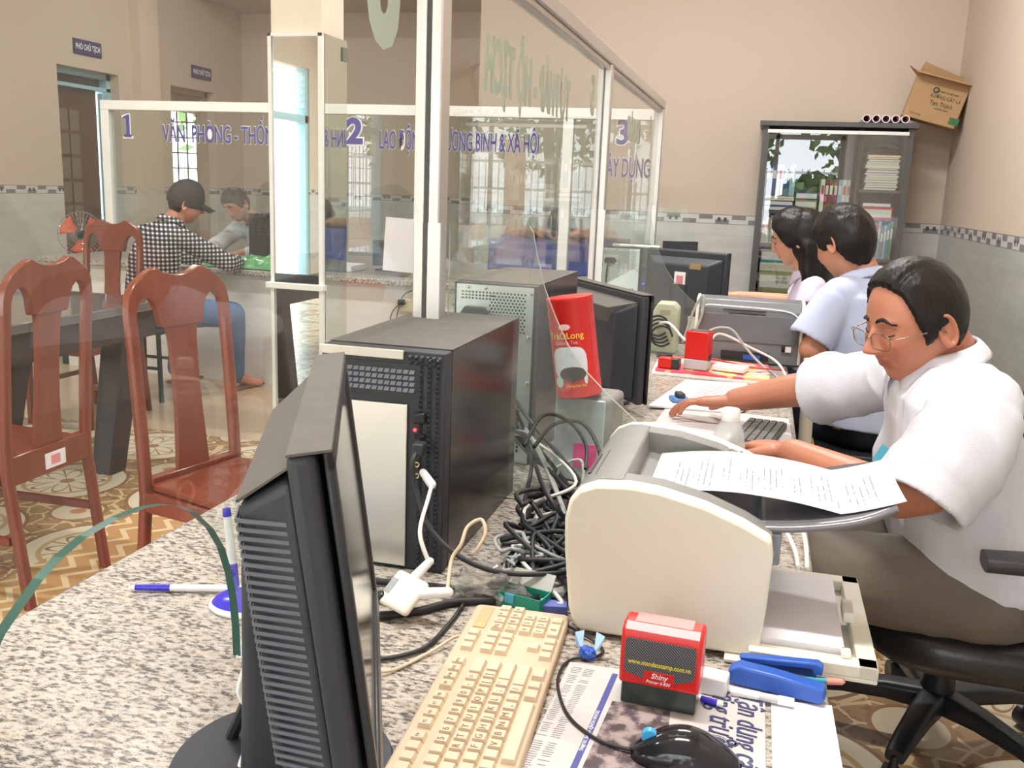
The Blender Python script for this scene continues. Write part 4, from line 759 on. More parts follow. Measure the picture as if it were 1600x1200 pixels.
cantext('Olong Dai Gia', .007, .026, A0 + .28, M_yel); cantext('100 g', .006, .012, A0 - .2, pm('dark_red_print', (.3, .01, .01), .5))
# water bottle
wb = thing('water_bottle', 'clear plastic water bottle with white cap behind the near printer', 'bottle', (-.027, 1.72, Z))
obj('bottle_body', MB().lathe([(.028, 0), (.031, .006), (.031, .13), (.0305, .150), (.026, .176), (.015, .197), (.0125, .206)], 32), glass('pet_plastic', (.90, .91, .94), 1.45, 1.6, .02, .35), wb, smooth=60)
obj('bottle_cap', MB().lathe([(.0168, .196), (.0168, .215), (.015, .218), (.001, .2185)], 32), M_whitep, wb, smooth=50)
# papers and magazines in the middle
def quadslab(name, cs, z, h, m, label, cat, group=None): return solo(name, MB().prism(cs, h, M.Translation((0, 0, z))), m, label, cat, group, bev=.0006)
quadslab('newspaper', [(-.24, 2.28), (.12, 2.20), (.115, 2.62), (-.22, 2.66)], Z, .004, M_news, 'newspapers spread under the seated man\'s hands', 'newspaper')
dc = thing('printed_papers', 'printed white papers lying near the man in white\'s far hand', 'paper', (-.1, 2.8, Z + .004)); cs = [(-.27, 2.60), (-.02, 2.62), (.05, 2.86), (-.01, 3.05), (-.20, 3.02)]
obj('sheet', MB().prism(cs, .006, M.Translation((0, 0, Z + .0045))), M_paper, dc, world=True, bev=.001); q = MB()
for i in range(12): q.box((-.09 + i * .004, 2.70 + i * .024, Z + .0112), (.17, .005, .0005))
obj('print_lines', q, pm('faded_print', (.42, .40, .42), .9), dc, world=True)
hp_ = thing('hole_punch', 'small blue hole punch on the printed papers', 'hole punch', (-.19, 2.69, Z + .011), RD(20)); obj('punch_base', MB().bb((-.026, -.028, 0), (.026, .028, .012)), pm('mid_blue', (.10, .24, .55), .4), hp_, bev=.004); obj('punch_lever', MB().bb((-.012, -.02, .012), (.012, .02, .026)), M_blk2, hp_, bev=.004)
quadslab('magazine', [(-.32, 3.12), (.062, 3.09), (.056, 3.40), (-.33, 3.44)], Z, .010, M_whitep, 'lower magazine under the stamp boxes', 'magazine')
g = NG('magazine_cover', .35); mc_ = g.ramp(g.noise(9, 3), [(0, (.75, .08, .10)), (.42, (.72, .12, .2)), (.5, (.85, .55, .25)), (.58, (.8, .6, .5)), (.7, (.2, .25, .4)), (1, (.9, .85, .8))], 'CONSTANT'); M_mag = g.done(mc_)
quadslab('magazine', [(-.31, 3.125), (.065, 3.098), (.060, 3.39), (-.31, 3.42)], Z + .0105, .008, M_mag, 'colourful pink and orange magazine in front of the far printer', 'magazine')
sb = thing('stamp_box', 'tall red and grey stamp box standing on the magazine', 'box', (-.175, 3.19, Z + .0195), RD(-12)); obj('box_top', MB().bb((-.04, -.03, .035), (.04, .03, .13)), M_red, sb, bev=.004); obj('box_base', MB().bb((-.04, -.03, 0), (.04, .03, .035)), pm('light_grey_plastic', (.55, .56, .57), .3), sb, bev=.003); obj('window_slot', MB().bb((.0405, -.015, .03), (.041, .02, .05)), M_blk, sb); obj('dark_lid', MB().bb((-.03, -.02, .13), (.03, .02, .132)), M_dust, sb)
s2 = thing('rubber_stamp', 'small red stamp lying on its side left of the tall stamp box', 'stamp', (-.27, 3.16, Z + .0195), RD(-10)); obj('stamp_body', MB().bb((-.032, -.018, 0), (.015, .018, .036)), M_red, s2, bev=.004); obj('stamp_base', MB().bb((.015, -.016, .002), (.04, .016, .034)), MATS['smoky_green_plastic'], s2, bev=.002)
solo('white_case', MB().box((-.065, 3.20, Z + .0295), (.11, .075, .018), rz=-.25), M_whitep, 'flat white box on the magazine in front of the far printer', 'box', bev=.004)
solo('black_case', MB().box((-.30, 3.33, Z + .029), (.05, .04, .018), rz=.3), M_blk, 'small black case behind the lying red stamp', 'case', bev=.003)
ad = thing('power_stabiliser', 'beige plastic stabiliser box with a coil of black lead', 'stabiliser', (-.33, 3.62, Z)); obj('device_case', MB().prism([(-.06, 0), (.05, 0), (.05, .17), (.03, .19), (-.03, .19), (-.06, .13)], .10, M.Translation((0, .05, 0)) @ M(((1, 0, 0, 0), (0, 0, -1, 0), (0, 1, 0, 0), (0, 0, 0, 1)))), pm('ivory_plastic', (.66, .62, .46), .5), ad, bev=.006); obj('device_label', MB().bb((-.02, -.052, .145), (.02, -.0505, .165)), pm('tan_label', (.5, .35, .2), .6), ad)
for i in range(4):
    cable('coiled_lead', [(-.35 + .04 * cos(a * .8) + .006 * i, 3.52 - .004 * i, .83 + .038 * sin(a * .8) - .012 * i) for a in range(8)], .004, M_cable, 'coil of black lead in front of the beige stabiliser box', 'coiled leads by the stabiliser')
cable('arch_lead', [(-.36, 3.56, .83), (-.30, 3.40, .86), (-.24, 3.33, .82), (-.20, 3.30, .80)], .0045, M_wcable, 'white lead crossing from the stabiliser towards the far printer')
cable('arch_lead', [(-.25, 3.48, .78), (-.22, 3.48, .90), (-.19, 3.47, .96), (-.185, 3.46, .90), (-.21, 3.46, .82)], .0045, M_gcable, 'grey lead looping up left of the far printer')
cable('arch_lead', [(-.17, 3.27, .80), (-.15, 3.35, .85), (-.08, 3.36, .86), (-.02, 3.33, .80), (.03, 3.28, .76), (.09, 3.2, Z + .01), (.10, 3.0, Z + .008)], .0042, M_gcable, 'grey lead arching in front of the far printer')
cable('arch_lead', [(-.15, 3.28, .78), (-.12, 3.36, .84), (.0, 3.34, .80), (.08, 3.30, .77), (.115, 3.2, .74), (.112, 3.05, Z + .008)], .0042, M_wcable, 'white lead arching in front of the far printer to the counter edge')
cable('arch_lead', [(-.22, 3.36, .76), (-.10, 3.27, .76), (.0, 3.22, .755), (.08, 3.24, .75), (.12, 3.3, .74)], .0035, pm('red_cable', (.5, .08, .08), .4), 'thin red lead behind the stamp box')
cable('edge_lead', [(.03, 1.62, .76), (.085, 1.70, .77), (.115, 1.62, .75), (.118, 1.5, Z + .006)], .004, M_wcable, 'upper white lead curving behind the near printer tray')
cable('edge_lead', [(.03, 1.58, .74), (.075, 1.66, .745), (.10, 1.58, .735), (.104, 1.48, Z + .006)], .004, M_wcable, 'lower white lead curving behind the near printer tray')
wm = thing('computer_mouse', 'white computer mouse beside the seated man\'s near hand', 'mouse', (.085, 2.17, Z + .005), RD(-70)); q = MB().grid(mous, 20, 12); obj('mouse_shell', q, M_whitep, wm, smooth=180, solid=.001)
k2 = thing('computer_keyboard', 'grey computer keyboard under the seated man\'s hands', 'keyboard', (.03, 2.36, Z + .0045), RD(80)); obj('keyboard_body', MB().bb((-.11, -.05, 0), (.16, .05, .014)), pm('dark_grey_keys', (.09, .09, .09), .5), k2, bev=.003); q = MB()
for i in range(13):
    for j in range(5): q.bb((-.10 + i * .019, -.045 + j * .0185, .014), (-.084 + i * .019, -.030 + j * .0185, .0195))
obj('key_block', q, pm('grey_keycaps', (.16, .16, .155), .5), k2)
# far printer (rear towards us)
p2 = thing('laser_printer', 'grey laser printer with cream sides seen from its rear, before the seated man in blue', 'printer', (-.02, 3.6, .72))
sp2 = [(3.48, .727), (3.47, .80), (3.475, .92), (3.50, .95), (3.56, .958), (3.70, .93), (3.74, .88), (3.74, .727)]
for x in (-.212, .160): obj('side_panel', MB().prism(sp2, .012, pl(x)), M_cream2, p2, world=True, bev=.004)
obj('body_shell', MB().prism([(a + (.006 if a < 3.6 else -.006), z - .003) for a, z in sp2], .36, pl(-.20)), pm('cool_grey_plastic', (.20, .21, .225), .3, var=.05), p2, world=True, bev=.003)
q = MB()
for i in range(4): q.box((-.04 + i * .012, 3.4755, .915 - i * .012), (.15 - .02 * i, .004, .003))
obj('vent_slot', q, M_blk, p2, world=True); obj('cover_seam', MB().tube(spline([(-.19, 3.474, .89), (-.18, 3.474, .925), (-.1, 3.474, .928), (.1, 3.474, .922), (.15, 3.474, .90)], 4), .0025), M_whitep, p2, world=True)
obj('rear_cover', MB().bb((-.185, 3.470, .80), (.15, 3.476, .90)), pm('glossy_rear_cover', (.16, .17, .185), .12), p2, world=True, bev=.002); obj('port_bay', MB().bb((-.11, 3.470, .735), (.06, 3.477, .765)), M_blk, p2, world=True); obj('blue_socket', MB().bb((-.03, 3.466, .738), (.03, 3.472, .755)), M_bplast, p2, world=True); obj('rating_label', MB().bb((.115, 3.467, .775), (.135, 3.472, .795)), M_paper, p2, world=True); obj('switch', MB().bb((.102, 3.466, .775), (.114, 3.472, .795)), M_blkg, p2, world=True)
obj('foot', MB().bb((-.2, 3.5, .72), (.17, 3.7, .728)), M_blk, p2, world=True)
solo('plastic_pipe', MB().cyl((.215, 3.20, 0), (.19, 3.22, .80), .022), pm('aged_ivory_plastic', (.62, .57, .46), .5), 'ivory plastic pipe standing at the counter edge by the far printer', 'pipe', bev=.003)
# papers and folders by the woman
quadslab('folder_stack', [(-.19, 4.15), (.10, 4.12), (.10, 4.52), (-.19, 4.55)], Z, .11, pm('dark_folder', (.10, .10, .13), .6), 'stack of dark folders under the woman\'s papers', 'folders')
quadslab('open_papers', [(-.18, 4.13), (.08, 4.10), (.09, 4.44), (-.17, 4.48)], Z + .111, .004, M_paper, 'white papers under the woman\'s forearms', 'paper')
quadslab('leaflet', [(-.18, 4.14), (-.12, 4.12), (-.08, 4.24), (-.17, 4.28)], Z + .1155, .001, pm('cyan_leaflet_print', (.10, .45, .60), .5), 'blue leaflet corner on the white papers', 'leaflet')
quadslab('leaflet', [(-.02, 4.10), (.08, 4.09), (.09, 4.20), (.0, 4.2)], Z + .1155, .001, pm('pale_green_leaflet', (.50, .68, .50), .5), 'pale green leaflet on the white papers', 'leaflet')
wm2 = thing('computer_mouse', 'black computer mouse under the woman\'s hand', 'mouse', (-.155, 4.36, Z + .116), RD(170)); obj('mouse_shell', MB().grid(mous, 20, 12), M_blkg, wm2, smooth=180, solid=.001)
solo('laptop_lid', MB().box((-.42, 5.12, .99), (.20, .012, .16), rz=.5), M_blk2, 'dark grey upright screen at the far end of the counter', 'screen', bev=.002)
for i in range(4): solo('ring_binder', MB().box((-.56 + i * .022, 5.05, .83), (.018, .12, .21), rz=.2), pm('pale_blue_binder%d' % (i % 2), ((.45, .50, .62), (.25, .28, .42))[i % 2], .5), 'blue grey binder standing by the far upright screen', 'binder', 'binders by the far screen', bev=.002)
solo('monitor_stand_box', MB().box((-.42, 5.12, .815), (.16, .14, .19), rz=.5), M_blk, 'black box beneath the far upright screen', 'box', bev=.003)
# paper notice on the partition glass and sockets on the far counter
solo('paper_notice', MB().prism([(-2.28, .78), (-2.0, .77), (-2.01, 1.10), (-2.26, 1.11)], .001, XZ(5.49)), M_paper, 'white printed notice taped inside the far counter glass', 'notice')
# ---------------------------------------------------------------- hall table and wooden chairs
tb = thing('hall_table', 'long black brown wooden table in the waiting hall', 'table', (-3.05, 2.6, 0))
obj('table_top', MB().bb((-3.45, 1.35, .71), (-2.65, 3.82, .75)), pm('polished_dark_top', (.10, .09, .085), .08, var=.1, coat=.6), tb, world=True, bev=.006)
obj('apron', MB().bb((-3.40, 1.42, .585), (-2.685, 3.75, .71)), M_dark, tb, world=True)
for x, s in ((-3.33, 1), (-2.75, -1)):
    for y, u in ((1.5, 1), (3.60, -1)):
        obj('leg', MB().loft([((x - s * .0, y + u * .14 * (u < 0), 0), V((.055, 0, 0)), V((0, .055, 0)), 12), ((x, y, .60), V((.068, 0, 0)), V((0, .068, 0)), 12)]), M_dark, tb, world=True)
def chair(loc, rz, label):
    t = thing('dining_chair', label, 'chair', loc, rz, 'red lacquered wooden chairs around the hall table')
    yb = lambda z: -.015 - .045 * max(0, (z - .45) / .6) ** 1.25 - .05 * max(0, (.42 - z) / .42)
    cr = [(-.190, .90), (-.189, .95), (-.180, .99), (-.160, 1.018), (-.130, 1.038), (-.095, 1.058), (-.078, 1.060), (-.055, 1.048), (-.025, 1.040), (0, 1.038)]
    cr = cr + [(-x, z) for x, z in cr[-2::-1]]; inn = [(.160, .90), (.160, .935), (.152, .962), (.135, .978), (.115, .980), (.097, .965), (.086, .940), (.080, .905), (.074, .892)]
    cr = cr + inn + [(-x, z) for x, z in inn[::-1]]
    n = len(cr); th = .026; vs = [(x, yb(z), z) for x, z in cr] + [(x, yb(z) - th, z) for x, z in cr]
    f = MB(); bm = bmesh.new(); bv = [bm.verts.new(v) for v in vs[:n]]; bf = bm.faces.new(bv); bm.normal_update()
    r = bmesh.ops.triangulate(bm, faces=[bf]); tr = [tuple(v.index for v in q.verts) for q in bm.faces]; bm.verts.index_update(); tr = [tuple(v.index for v in q.verts) for q in bm.faces]; bm.free()
    f.add(vs, tr + [tuple(i + n for i in q[::-1]) for q in tr] + [(i, (i + 1) % n, n + (i + 1) % n, n + i) for i in range(n)])
    obj('crest_rail', f, M_chair, t, bev=.003)
    for s in (-1, 1):
        q = MB().loft([((s * .175, yb(z) - .013, z), V((.0165, 0, 0)), V((0, .0165, 0)), 3) for z in (0, .1, .25, .42, .5, .6, .7, .8, .905)]); obj('rear_leg', q, M_chairl, t, smooth=60)
        q = MB().loft([((s * .19, .40, z), V((r, 0, 0)), V((0, r, 0)), 4) for z, r in ((0, .014), (.2, .017), (.44, .021))]); obj('front_leg', q, M_chairl, t, smooth=50)
        obj('side_rail', MB().bb((s * .185 - .011, -.01, .385), (s * .185 + .011, .40, .44)), M_chairl, t, bev=.002); obj('stretcher', MB().bb((s * .18 - .009, -.03, .20), (s * .18 + .009, .40, .225)), M_chairl, t)
    pw = [(.47, .060), (.52, .057), (.62, .050), (.74, .047), (.85, .050), (.893, .056), (.90, .074), (.93, .078)]
    q = MB(); vs = []; 
    for z, wd in pw: vs += [(-wd, yb(z) - .004, z), (wd, yb(z) - .004, z), (wd, yb(z) - .020, z), (-wd, yb(z) - .020, z)]
    fs = [(0, 1, 2, 3), (28, 31, 30, 29)]
    for k in range(7): fs += [(4 * k + i, 4 * k + (i + 1) % 4, 4 * k + 4 + (i + 1) % 4, 4 * k + 4 + i) for i in range(4)]
    obj('back_splat', q.add(vs, fs), M_chairl, t, bev=.002)
    obj('back_rail', MB().bb((-.165, -.045, .385), (.165, -.012, .475)), M_chairl, t, bev=.003); obj('front_rail', MB().bb((-.175, .385, .385), (.175, .41, .44)), M_chairl, t)
    obj('seat', MB().prism([(-.20, .42), (.20, .42), (.205, .36), (.17, -.01), (-.17, -.01), (-.205, .36)], .022, M.Translation((0, 0, .44))), M_chair, t, bev=.006)
    return t
ca = chair((-2.145, 2.385, 0), RD(91), 'red brown wooden chair at far left with a white sticker on its back rail')
obj('inventory_sticker', MB().bb((-.035, -.047, .40), (.055, -.0455, .45)), M_paper, ca); obj('sticker_print', MB().bb((-.01, -.0478, .41), (.03, -.047, .44)), M_redink, ca)
chair((-1.555, 2.355, 0), RD(-103), 'red brown wooden chair facing the near counter, nearest the black monitor')
chair((-3.46, 4.42, 0), RD(178), 'red brown wooden chair at the far end of the table, before the fan')
# pedestal fan
fn = thing('pedestal_fan', 'pedestal fan with orange red blades beside the far counter end', 'fan', (-4.86, 5.98, 0))
FT = frame((-4.82, 5.90, .865), (.76, .62, 0), (0, 0, 1))
obj('fan_base', MB().lathe([(.17, 0), (.17, .02), (.12, .04), (.02, .06)], 32), M_blk, fn, smooth=40); obj('fan_pole', MB().cyl((0, 0, .05), (0, 0, .80), .016), M_blk, fn, smooth=40)
obj('motor_housing', MB().rc((-4.84, 5.94, .865), (-4.85, 5.99, .865), .05, .035), M_blk, fn, world=True, smooth=180); obj('fan_hub', MB().lathe([(.042, .0), (.042, .03), (.03, .038), (.001, .04)], 24, FT), M_blkg, fn, world=True, smooth=50)
for k in range(3):
    a0 = k * 2 * pi / 3 + .5; q = MB().grid(lambda u, v: ((.035 + .105 * u) * cos(a0 + (v - .5) * (.7 + .5 * u)), (.035 + .105 * u) * sin(a0 + (v - .5) * (.7 + .5 * u)), .01 + .03 * (v - .5)), 8, 8, FT); obj('fan_blade', q, pm('orange_red_blade', (.75, .10, .035), .3, var=.04), fn, world=True, smooth=180, solid=.002)
q = MB()
for s in (0, .05):
    for k in range(36):
        a = 2 * pi * k / 36; q.tube([FT @ V((r * cos(a), r * sin(a), (s + .01 if s else -.02) + (.02 if s else -.02) * (1 - (r / .155) ** 2))) for r in (.03, .08, .13, .155)], .0009, 4)
for r in (.157, .11, .07): q.tube([FT @ V((r * cos(a * pi / 20), r * sin(a * pi / 20), .012 if r > .15 else .06 - r * .25)) for a in range(40)], .003 if r > .15 else .001, 5, closed=True)
obj('fan_guard', q, M_chrome, fn, world=True)
# things on the far counter
tw = thing('computer_tower', 'black upright tower on the far counter beside the man in the white shirt', 'computer', (-3.30, 5.86, .741)); obj('case', MB().bb((-.075, -.09, 0), (.065, .20, .335)), M_blk2, tw, bev=.006); obj('front_bezel', MB().bb((-.07, -.097, .01), (.06, -.09, .325)), M_blk, tw, bev=.003)
solo('plastic_bag', crumple((-3.18, 5.52, .772), (.28, .12, .045), None, 4.0, amp=.6) if 0 else MB().grid(lambda u, v: (-3.50 + .62 * u, 5.37 + .36 * v, .7425 + (.05 + .045 * noise.noise(V((u * 7, v * 5, 0))) + .02 * noise.noise(V((u * 19, v * 15, 3)))) * min(1, 5 * u * 1, 5 * (1 - u), 4 * v, 4 * (1 - v)) + .004), 50, 30), pm('green_plastic_film', (.10, .33, .13), .25, var=.25, scale=12, spec=.8), 'crinkled green plastic bag spread on the far counter', 'bag', smooth=180)
solo('document_papers', MB().prism([(-3.78, 5.42), (-3.55, 5.40), (-3.52, 5.60), (-3.74, 5.62)], .004, M.Translation((0, 0, .7415))), M_paper, 'white papers between the two men at the far counter', 'paper')
solo('paper_stack', MB().bb((-2.83, 5.62, .7415), (-2.55, 5.86, .78)), M_paper, 'stack of white paper inside the far counter glass near the column', 'paper', bev=.002)
mdm = thing('computer_monitor', 'small dark monitor behind the far counter glass right of the column', 'monitor', (-2.40, 5.86, .741)); obj('casing', MB().bb((-.10, -.015, .03), (.12, .015, .20)), M_blk2, mdm, bev=.004); obj('stand_base', MB().bb((-.06, -.06, 0), (.06, .06, .012)), M_blk, mdm); obj('stand_neck', MB().bb((-.02, -.012, .01), (.02, .0, .05)), M_blk, mdm)
for i in range(5): cable('screen_lead', [(-2.26 + .02 * i, 5.72, .80), (-2.22 + .03 * i, 5.68, .90 - .02 * i), (-2.14 + .02 * i, 5.70, .83), (-2.10, 5.72, .76 + .005 * i)], .005, M_cable, 'black lead looping behind the far counter glass right of the column', 'leads behind the far glass')
so = thing('socket_box', 'cream double socket box hanging on the far counter front', 'socket', (-2.02, 5.36, .55)); obj('socket_plate', MB().bb((-.11, -.012, 0), (.10, .019, .075)), pm('cream_socket', (.72, .64, .46), .4), so, bev=.003); obj('plug', MB().bb((-.09, -.04, .04), (-.05, -.012, .075)), M_blk, so, bev=.003); obj('plug', MB().bb((.02, -.04, .015), (.06, -.012, .06)), M_blk, so, bev=.003)
cable('socket_lead', [(-2.08, 5.33, .61), (-2.13, 5.31, .56), (-2.15, 5.31, .50), (-2.12, 5.31, .47), (-2.10, 5.31, .56), (-2.06, 5.31, .66), (-1.96, 5.32, .70)], .003, M_cable, 'thin black lead looping from the socket box on the far counter front')
# potted plant behind the nearest divider
pp_ = thing('potted_plant', 'leafy potted plant standing on the floor beyond the first divider glass', 'plant', (-1.56, 4.95, 0))
obj('pot', MB().lathe([(.10, 0), (.13, .26), (.14, .28), (.12, .28), (.11, .25), (.001, .25)], 28), pm('terracotta_pot', (.35, .08, .05), .5), pp_, smooth=40); obj('soil', MB().lathe([(.11, .24), (.001, .255)], 24), pm('soil', (.05, .03, .02), .9), pp_)
random.seed(4); q = MB(); ql = MB()
for i in range(7):
    a = i * .9; e = V((.10 * cos(a), .07 * sin(a), .52 + .30 * random.random())); q.tube(spline([(0, 0, .25), (e.x * .3, e.y * .3, .42), tuple(e)]), .005, 6)
    for k in range(8):
        c = e * (.55 + .06 * k); c.z = .4 + (e.z - .38) * (k / 7); d = V((cos(k * 2.4 + a), sin(k * 2.4 + a), .35)).normalized(); s_ = d.cross(V((0, 0, 1))).normalized(); L = .07
        ql.add([c, c + d * L * .5 + s_ * .02, c + d * L + V((0, 0, -.01)), c + d * L * .5 - s_ * .02], [(0, 1, 2, 3)])
obj('stems', q, pm('stem_brown', (.22, .12, .07), .7), pp_); lf = obj('foliage', ql, pm('leaf_green', (.045, .16, .05), .4, var=.2), pp_)
# ---------------------------------------------------------------- cabinet with books
cb = thing('filing_cabinet', 'tall grey glass fronted filing cabinet against the back wall', 'cabinet', (.385, 6.40, 0)); M_cab = pm('grey_cabinet_steel', (.085, .085, .085), .35, var=.04); M_cabi = pm('cabinet_inside', (.06, .06, .062), .5)
X0, X1, Y0, Y1, H_ = -.055, .825, 6.20, 6.60, 1.755
obj('carcass', MB().bb((X0, Y0 + .02, 0), (X0 + .035, Y1, H_)).bb((X1 - .035, Y0 + .02, 0), (X1, Y1, H_)).bb((X0, Y1 - .012, 0), (X1, Y1, H_)).bb((X0, Y0 + .02, 0), (X1, Y1, .07)), M_cab, cb, world=True)
obj('top_cornice', MB().bb((X0 - .02, Y0 - .012, H_ - .005), (X1 + .02, Y1, H_ + .025)), M_cab, cb, world=True, bev=.003); obj('door_rail', MB().bb((X0 + .03, Y0, H_ - .045), (X1 - .03, Y0 + .02, H_ - .025)), M_alub, cb, world=True)
obj('centre_post', MB().bb((.525, Y0 + .10, .07), (.545, Y1 - .02, H_)), M_cabi, cb, world=True)
for z, a, c in ((1.235, X0, .53), (1.03, X0, .53), (.72, X0, X1), (.40, X0, X1), (1.385, .53, X1), (.965, .53, X1)): obj('shelf', MB().bb((a + .02, Y0 + .06, z - .018), (c - .01, Y1 - .012, z)), M_cab, cb, world=True)
M_cg = glass('cabinet_door_glass', (.93, .95, .94), 1.5, 4.0)
obj('glass_door', MB().bb((X0 + .035, Y0 + .012, .08), (.50, Y0 + .017, H_ - .045)), M_cg, cb, world=True); obj('glass_door', MB().bb((.45, Y0 + .026, .08), (X1 - .035, Y0 + .031, H_ - .045)), M_cg, cb, world=True)
for x in (X0 + .035, .50): obj('door_edge', MB().bb((x - .006, Y0 + .006, .08), (x + .006, Y0 + .022, H_ - .045)), M_cab, cb, world=True)
random.seed(21); BC = {}
def bookm(c): 
    k = 'book_cover_%02d' % len(BC) if c not in BC else BC[c]
    if c not in BC: BC[c] = k; pm(k, c, .45, var=.04)
    return MATS[k]
CN = {'navy': (.03, .06, .22), 'pale blue': (.30, .48, .62), 'white': (.75, .74, .70), 'cream': (.66, .60, .45), 'red': (.50, .05, .06), 'teal': (.06, .28, .33), 'green': (.10, .32, .16), 'grey': (.30, .30, .30), 'yellow': (.75, .55, .10), 'pink': (.70, .30, .38), 'maroon': (.22, .03, .06), 'orange': (.7, .28, .08), 'khaki': (.34, .33, .16)}
def book(c, a, b_, where, group, n='book', lean=0):
    t = thing(n, '%s %s' % (c, where), 'book' if n == 'book' else n.split('_')[-1], ((a[0] + b_[0]) / 2, (a[1] + b_[1]) / 2, a[2]), 0, group)
    up = (b_[2] - a[2]) > (b_[0] - a[0]); L = M.Rotation(lean, 4, 'Y') if lean else None
    w_, d_, h_ = [(q - p) for p, q in zip(a, b_)]
    def bx_(lo, hi): return MB().bb(lo, hi, L)
    obj('cover', bx_((-w_ / 2, -d_ / 2, 0), (w_ / 2, d_ / 2, h_)), bookm(CN[c]), t)
    if up: obj('spine_label', bx_((-w_ * .32, -d_ / 2 - .001, h_ * .55), (w_ * .32, -d_ / 2, h_ * .82)), bookm(CN['white'] if c not in ('white', 'cream') else CN['red']), t)
    else: obj('page_edge', bx_((-w_ * .47, -d_ / 2 - .001, h_ * .2), (w_ * .47, -d_ / 2, h_ * .8)), bookm(CN['white'] if c != 'white' else CN['cream']), t)
    return t
yf = Y0 + .08
x = -.015
for c in ('navy', 'navy', 'white', 'navy', 'pale blue'): book(c, (x, yf, 1.33), (x + .034, yf + .25, 1.52), 'upright binder in the upper left of the cabinet', 'upright binders on the left stack', n='ring_binder'); x += .037
z = 1.2352
for c, h in (('navy', .03), ('navy', .034), ('white', .012), ('orange', .014)): book(c, (-.01, yf, z), (.17, yf + .26, z + h), 'flat book in the pile under the upright binders', 'pile of flat books on the left shelf'); z += h + .0008
z = 1.2352
for c, h in (('teal', .02), ('khaki', .052), ('navy', .05)): book(c, (.18, yf, z), (.31, yf + .26, z + h), 'flat file behind the woman\'s head on the left shelf', 'flat files behind the woman\'s head', n='file_box'); z += h + .0008
x = .325
for c in ('white', 'maroon', 'maroon', 'maroon', 'pale blue', 'white', 'white'): book(c, (x, yf, 1.2352), (x + .024, yf + .22, 1.44), 'upright volume in the middle of the left shelf', 'upright volumes on the left shelf'); x += .026
x = -.01
for i, c in enumerate(('white', 'cream', 'grey', 'white', 'cream', 'teal', 'navy', 'grey', 'white', 'cream', 'pink', 'white', 'pale blue', 'white', 'teal', 'grey', 'navy', 'white', 'red', 'cream')): book(c, (x, yf, 1.0302), (x + .022, yf + .2, 1.17 + .02 * ((i * 7) % 3)), 'slim upright book in the row behind the woman', 'slim books behind the woman'); x += .0245
z = .7202
for c, h, n in (('khaki', .135, 'file_box'), ('white', .05, 'file_box'), ('teal', .085, 'file_box')): fb = book(c, (-.0, yf, z), (.24, yf + .28, z + h), 'flat box in the cabinet left of the woman\'s shoulder', 'flat boxes low in the cabinet', n=n); z += h + .001
text('Khu dân\nvận động', .026, M_ink, frame((.14, yf - .003, .80), (1, 0, 0), (0, 0, 1)), fb, sx=.8)
z = 1.3852
for i, (c, h) in enumerate((('grey', .014), ('grey', .014), ('white', .012), ('grey', .018), ('white', .016), ('cream', .012), ('pink', .012), ('teal', .018), ('red', .008), ('cream', .020), ('white', .018), ('grey', .014), ('red', .01), ('yellow', .014))): book(c, (.575 + .006 * (i % 3), yf, z), (.765 + .008 * (i % 2), yf + .26, z + h), 'flat book in the tall pile at the upper right', 'tall pile of books at upper right'); z += h + .0008
solo('green_cloth_bundle', MB().grid(lambda u, v: (.575 + .19 * u, yf + .2 * v, z + .004 + .075 * (sin(pi * (.1 + .8 * u)) ** .5) * (sin(pi * (.12 + .76 * v)) ** .5) + .008 * noise.noise(V((u * 6, v * 6, 1)))), 16, 12), pm('dark_green_cloth', (.03, .14, .06), .7), 'dark green bundle on top of the tall book pile', 'bundle', smooth=180, solid=.003)
x = .565
for i, c in enumerate(('cream', 'cream', 'khaki', 'cream', 'pale blue', 'white', 'red', 'pale blue', 'grey', 'pale blue', 'teal', 'green')):
    if x < .78: book(c, (x, yf, .9652), (x + .016, yf + .2, 1.16 + .012 * ((i * 5) % 4)), 'leaning booklet in the right row behind the man in blue', 'leaning booklets in the right row'); x += .0178
book('red', (.56, yf, 1.205), (.76, yf + .24, 1.285), 'file box lying across the right row of booklets', None, n='file_box'); solo('white_file', MB().bb((.585, yf, 1.286), (.745, yf + .22, 1.305)), M_paper, 'white file lying on the red file box', 'file')
for i in range(6): book(('grey', 'white')[i % 2], (.57 + i * .028, yf, .7202), (.594 + i * .028, yf + .2, .88), 'upright file on the lowest right shelf seen', 'upright files low on the right')
# on top of the cabinet
for i in range(5):
    x = .545 + i * .055; r_ = thing('paper_roll', ('first', 'second', 'third', 'fourth', 'fifth')[i] + ' from the left of the rolled white posters on the cabinet', 'paper roll', (x, 6.22, H_ + .0255), 0, 'rolled posters on the cabinet')
    obj('rolled_paper', MB().lathe([(.024, 0), (.024, .36), (.019, .36), (.019, 0)], 24, M.Translation((0, 0, .0245)) @ M.Rotation(RD(-90), 4, 'X'), cap=False).cyl((0, 0, 0), (0, 0, 0.0001), .0001) if 0 else MB().lathe([(.019, .0), (.024, .0), (.024, .36), (.019, .36), (.019, 0)], 24, M.Translation((0, 0, .0245)) @ M.Rotation(RD(-90), 4, 'X'), cap=False), M_paper, r_, smooth=40)
    obj('printed_inner_sheet', MB().lathe([(.015 - .002 * (i % 3), .004), (.012, .3)], 16, M.Translation((0, 0, .0245)) @ M.Rotation(RD(-90), 4, 'X'), cap=False), M_redink, r_)
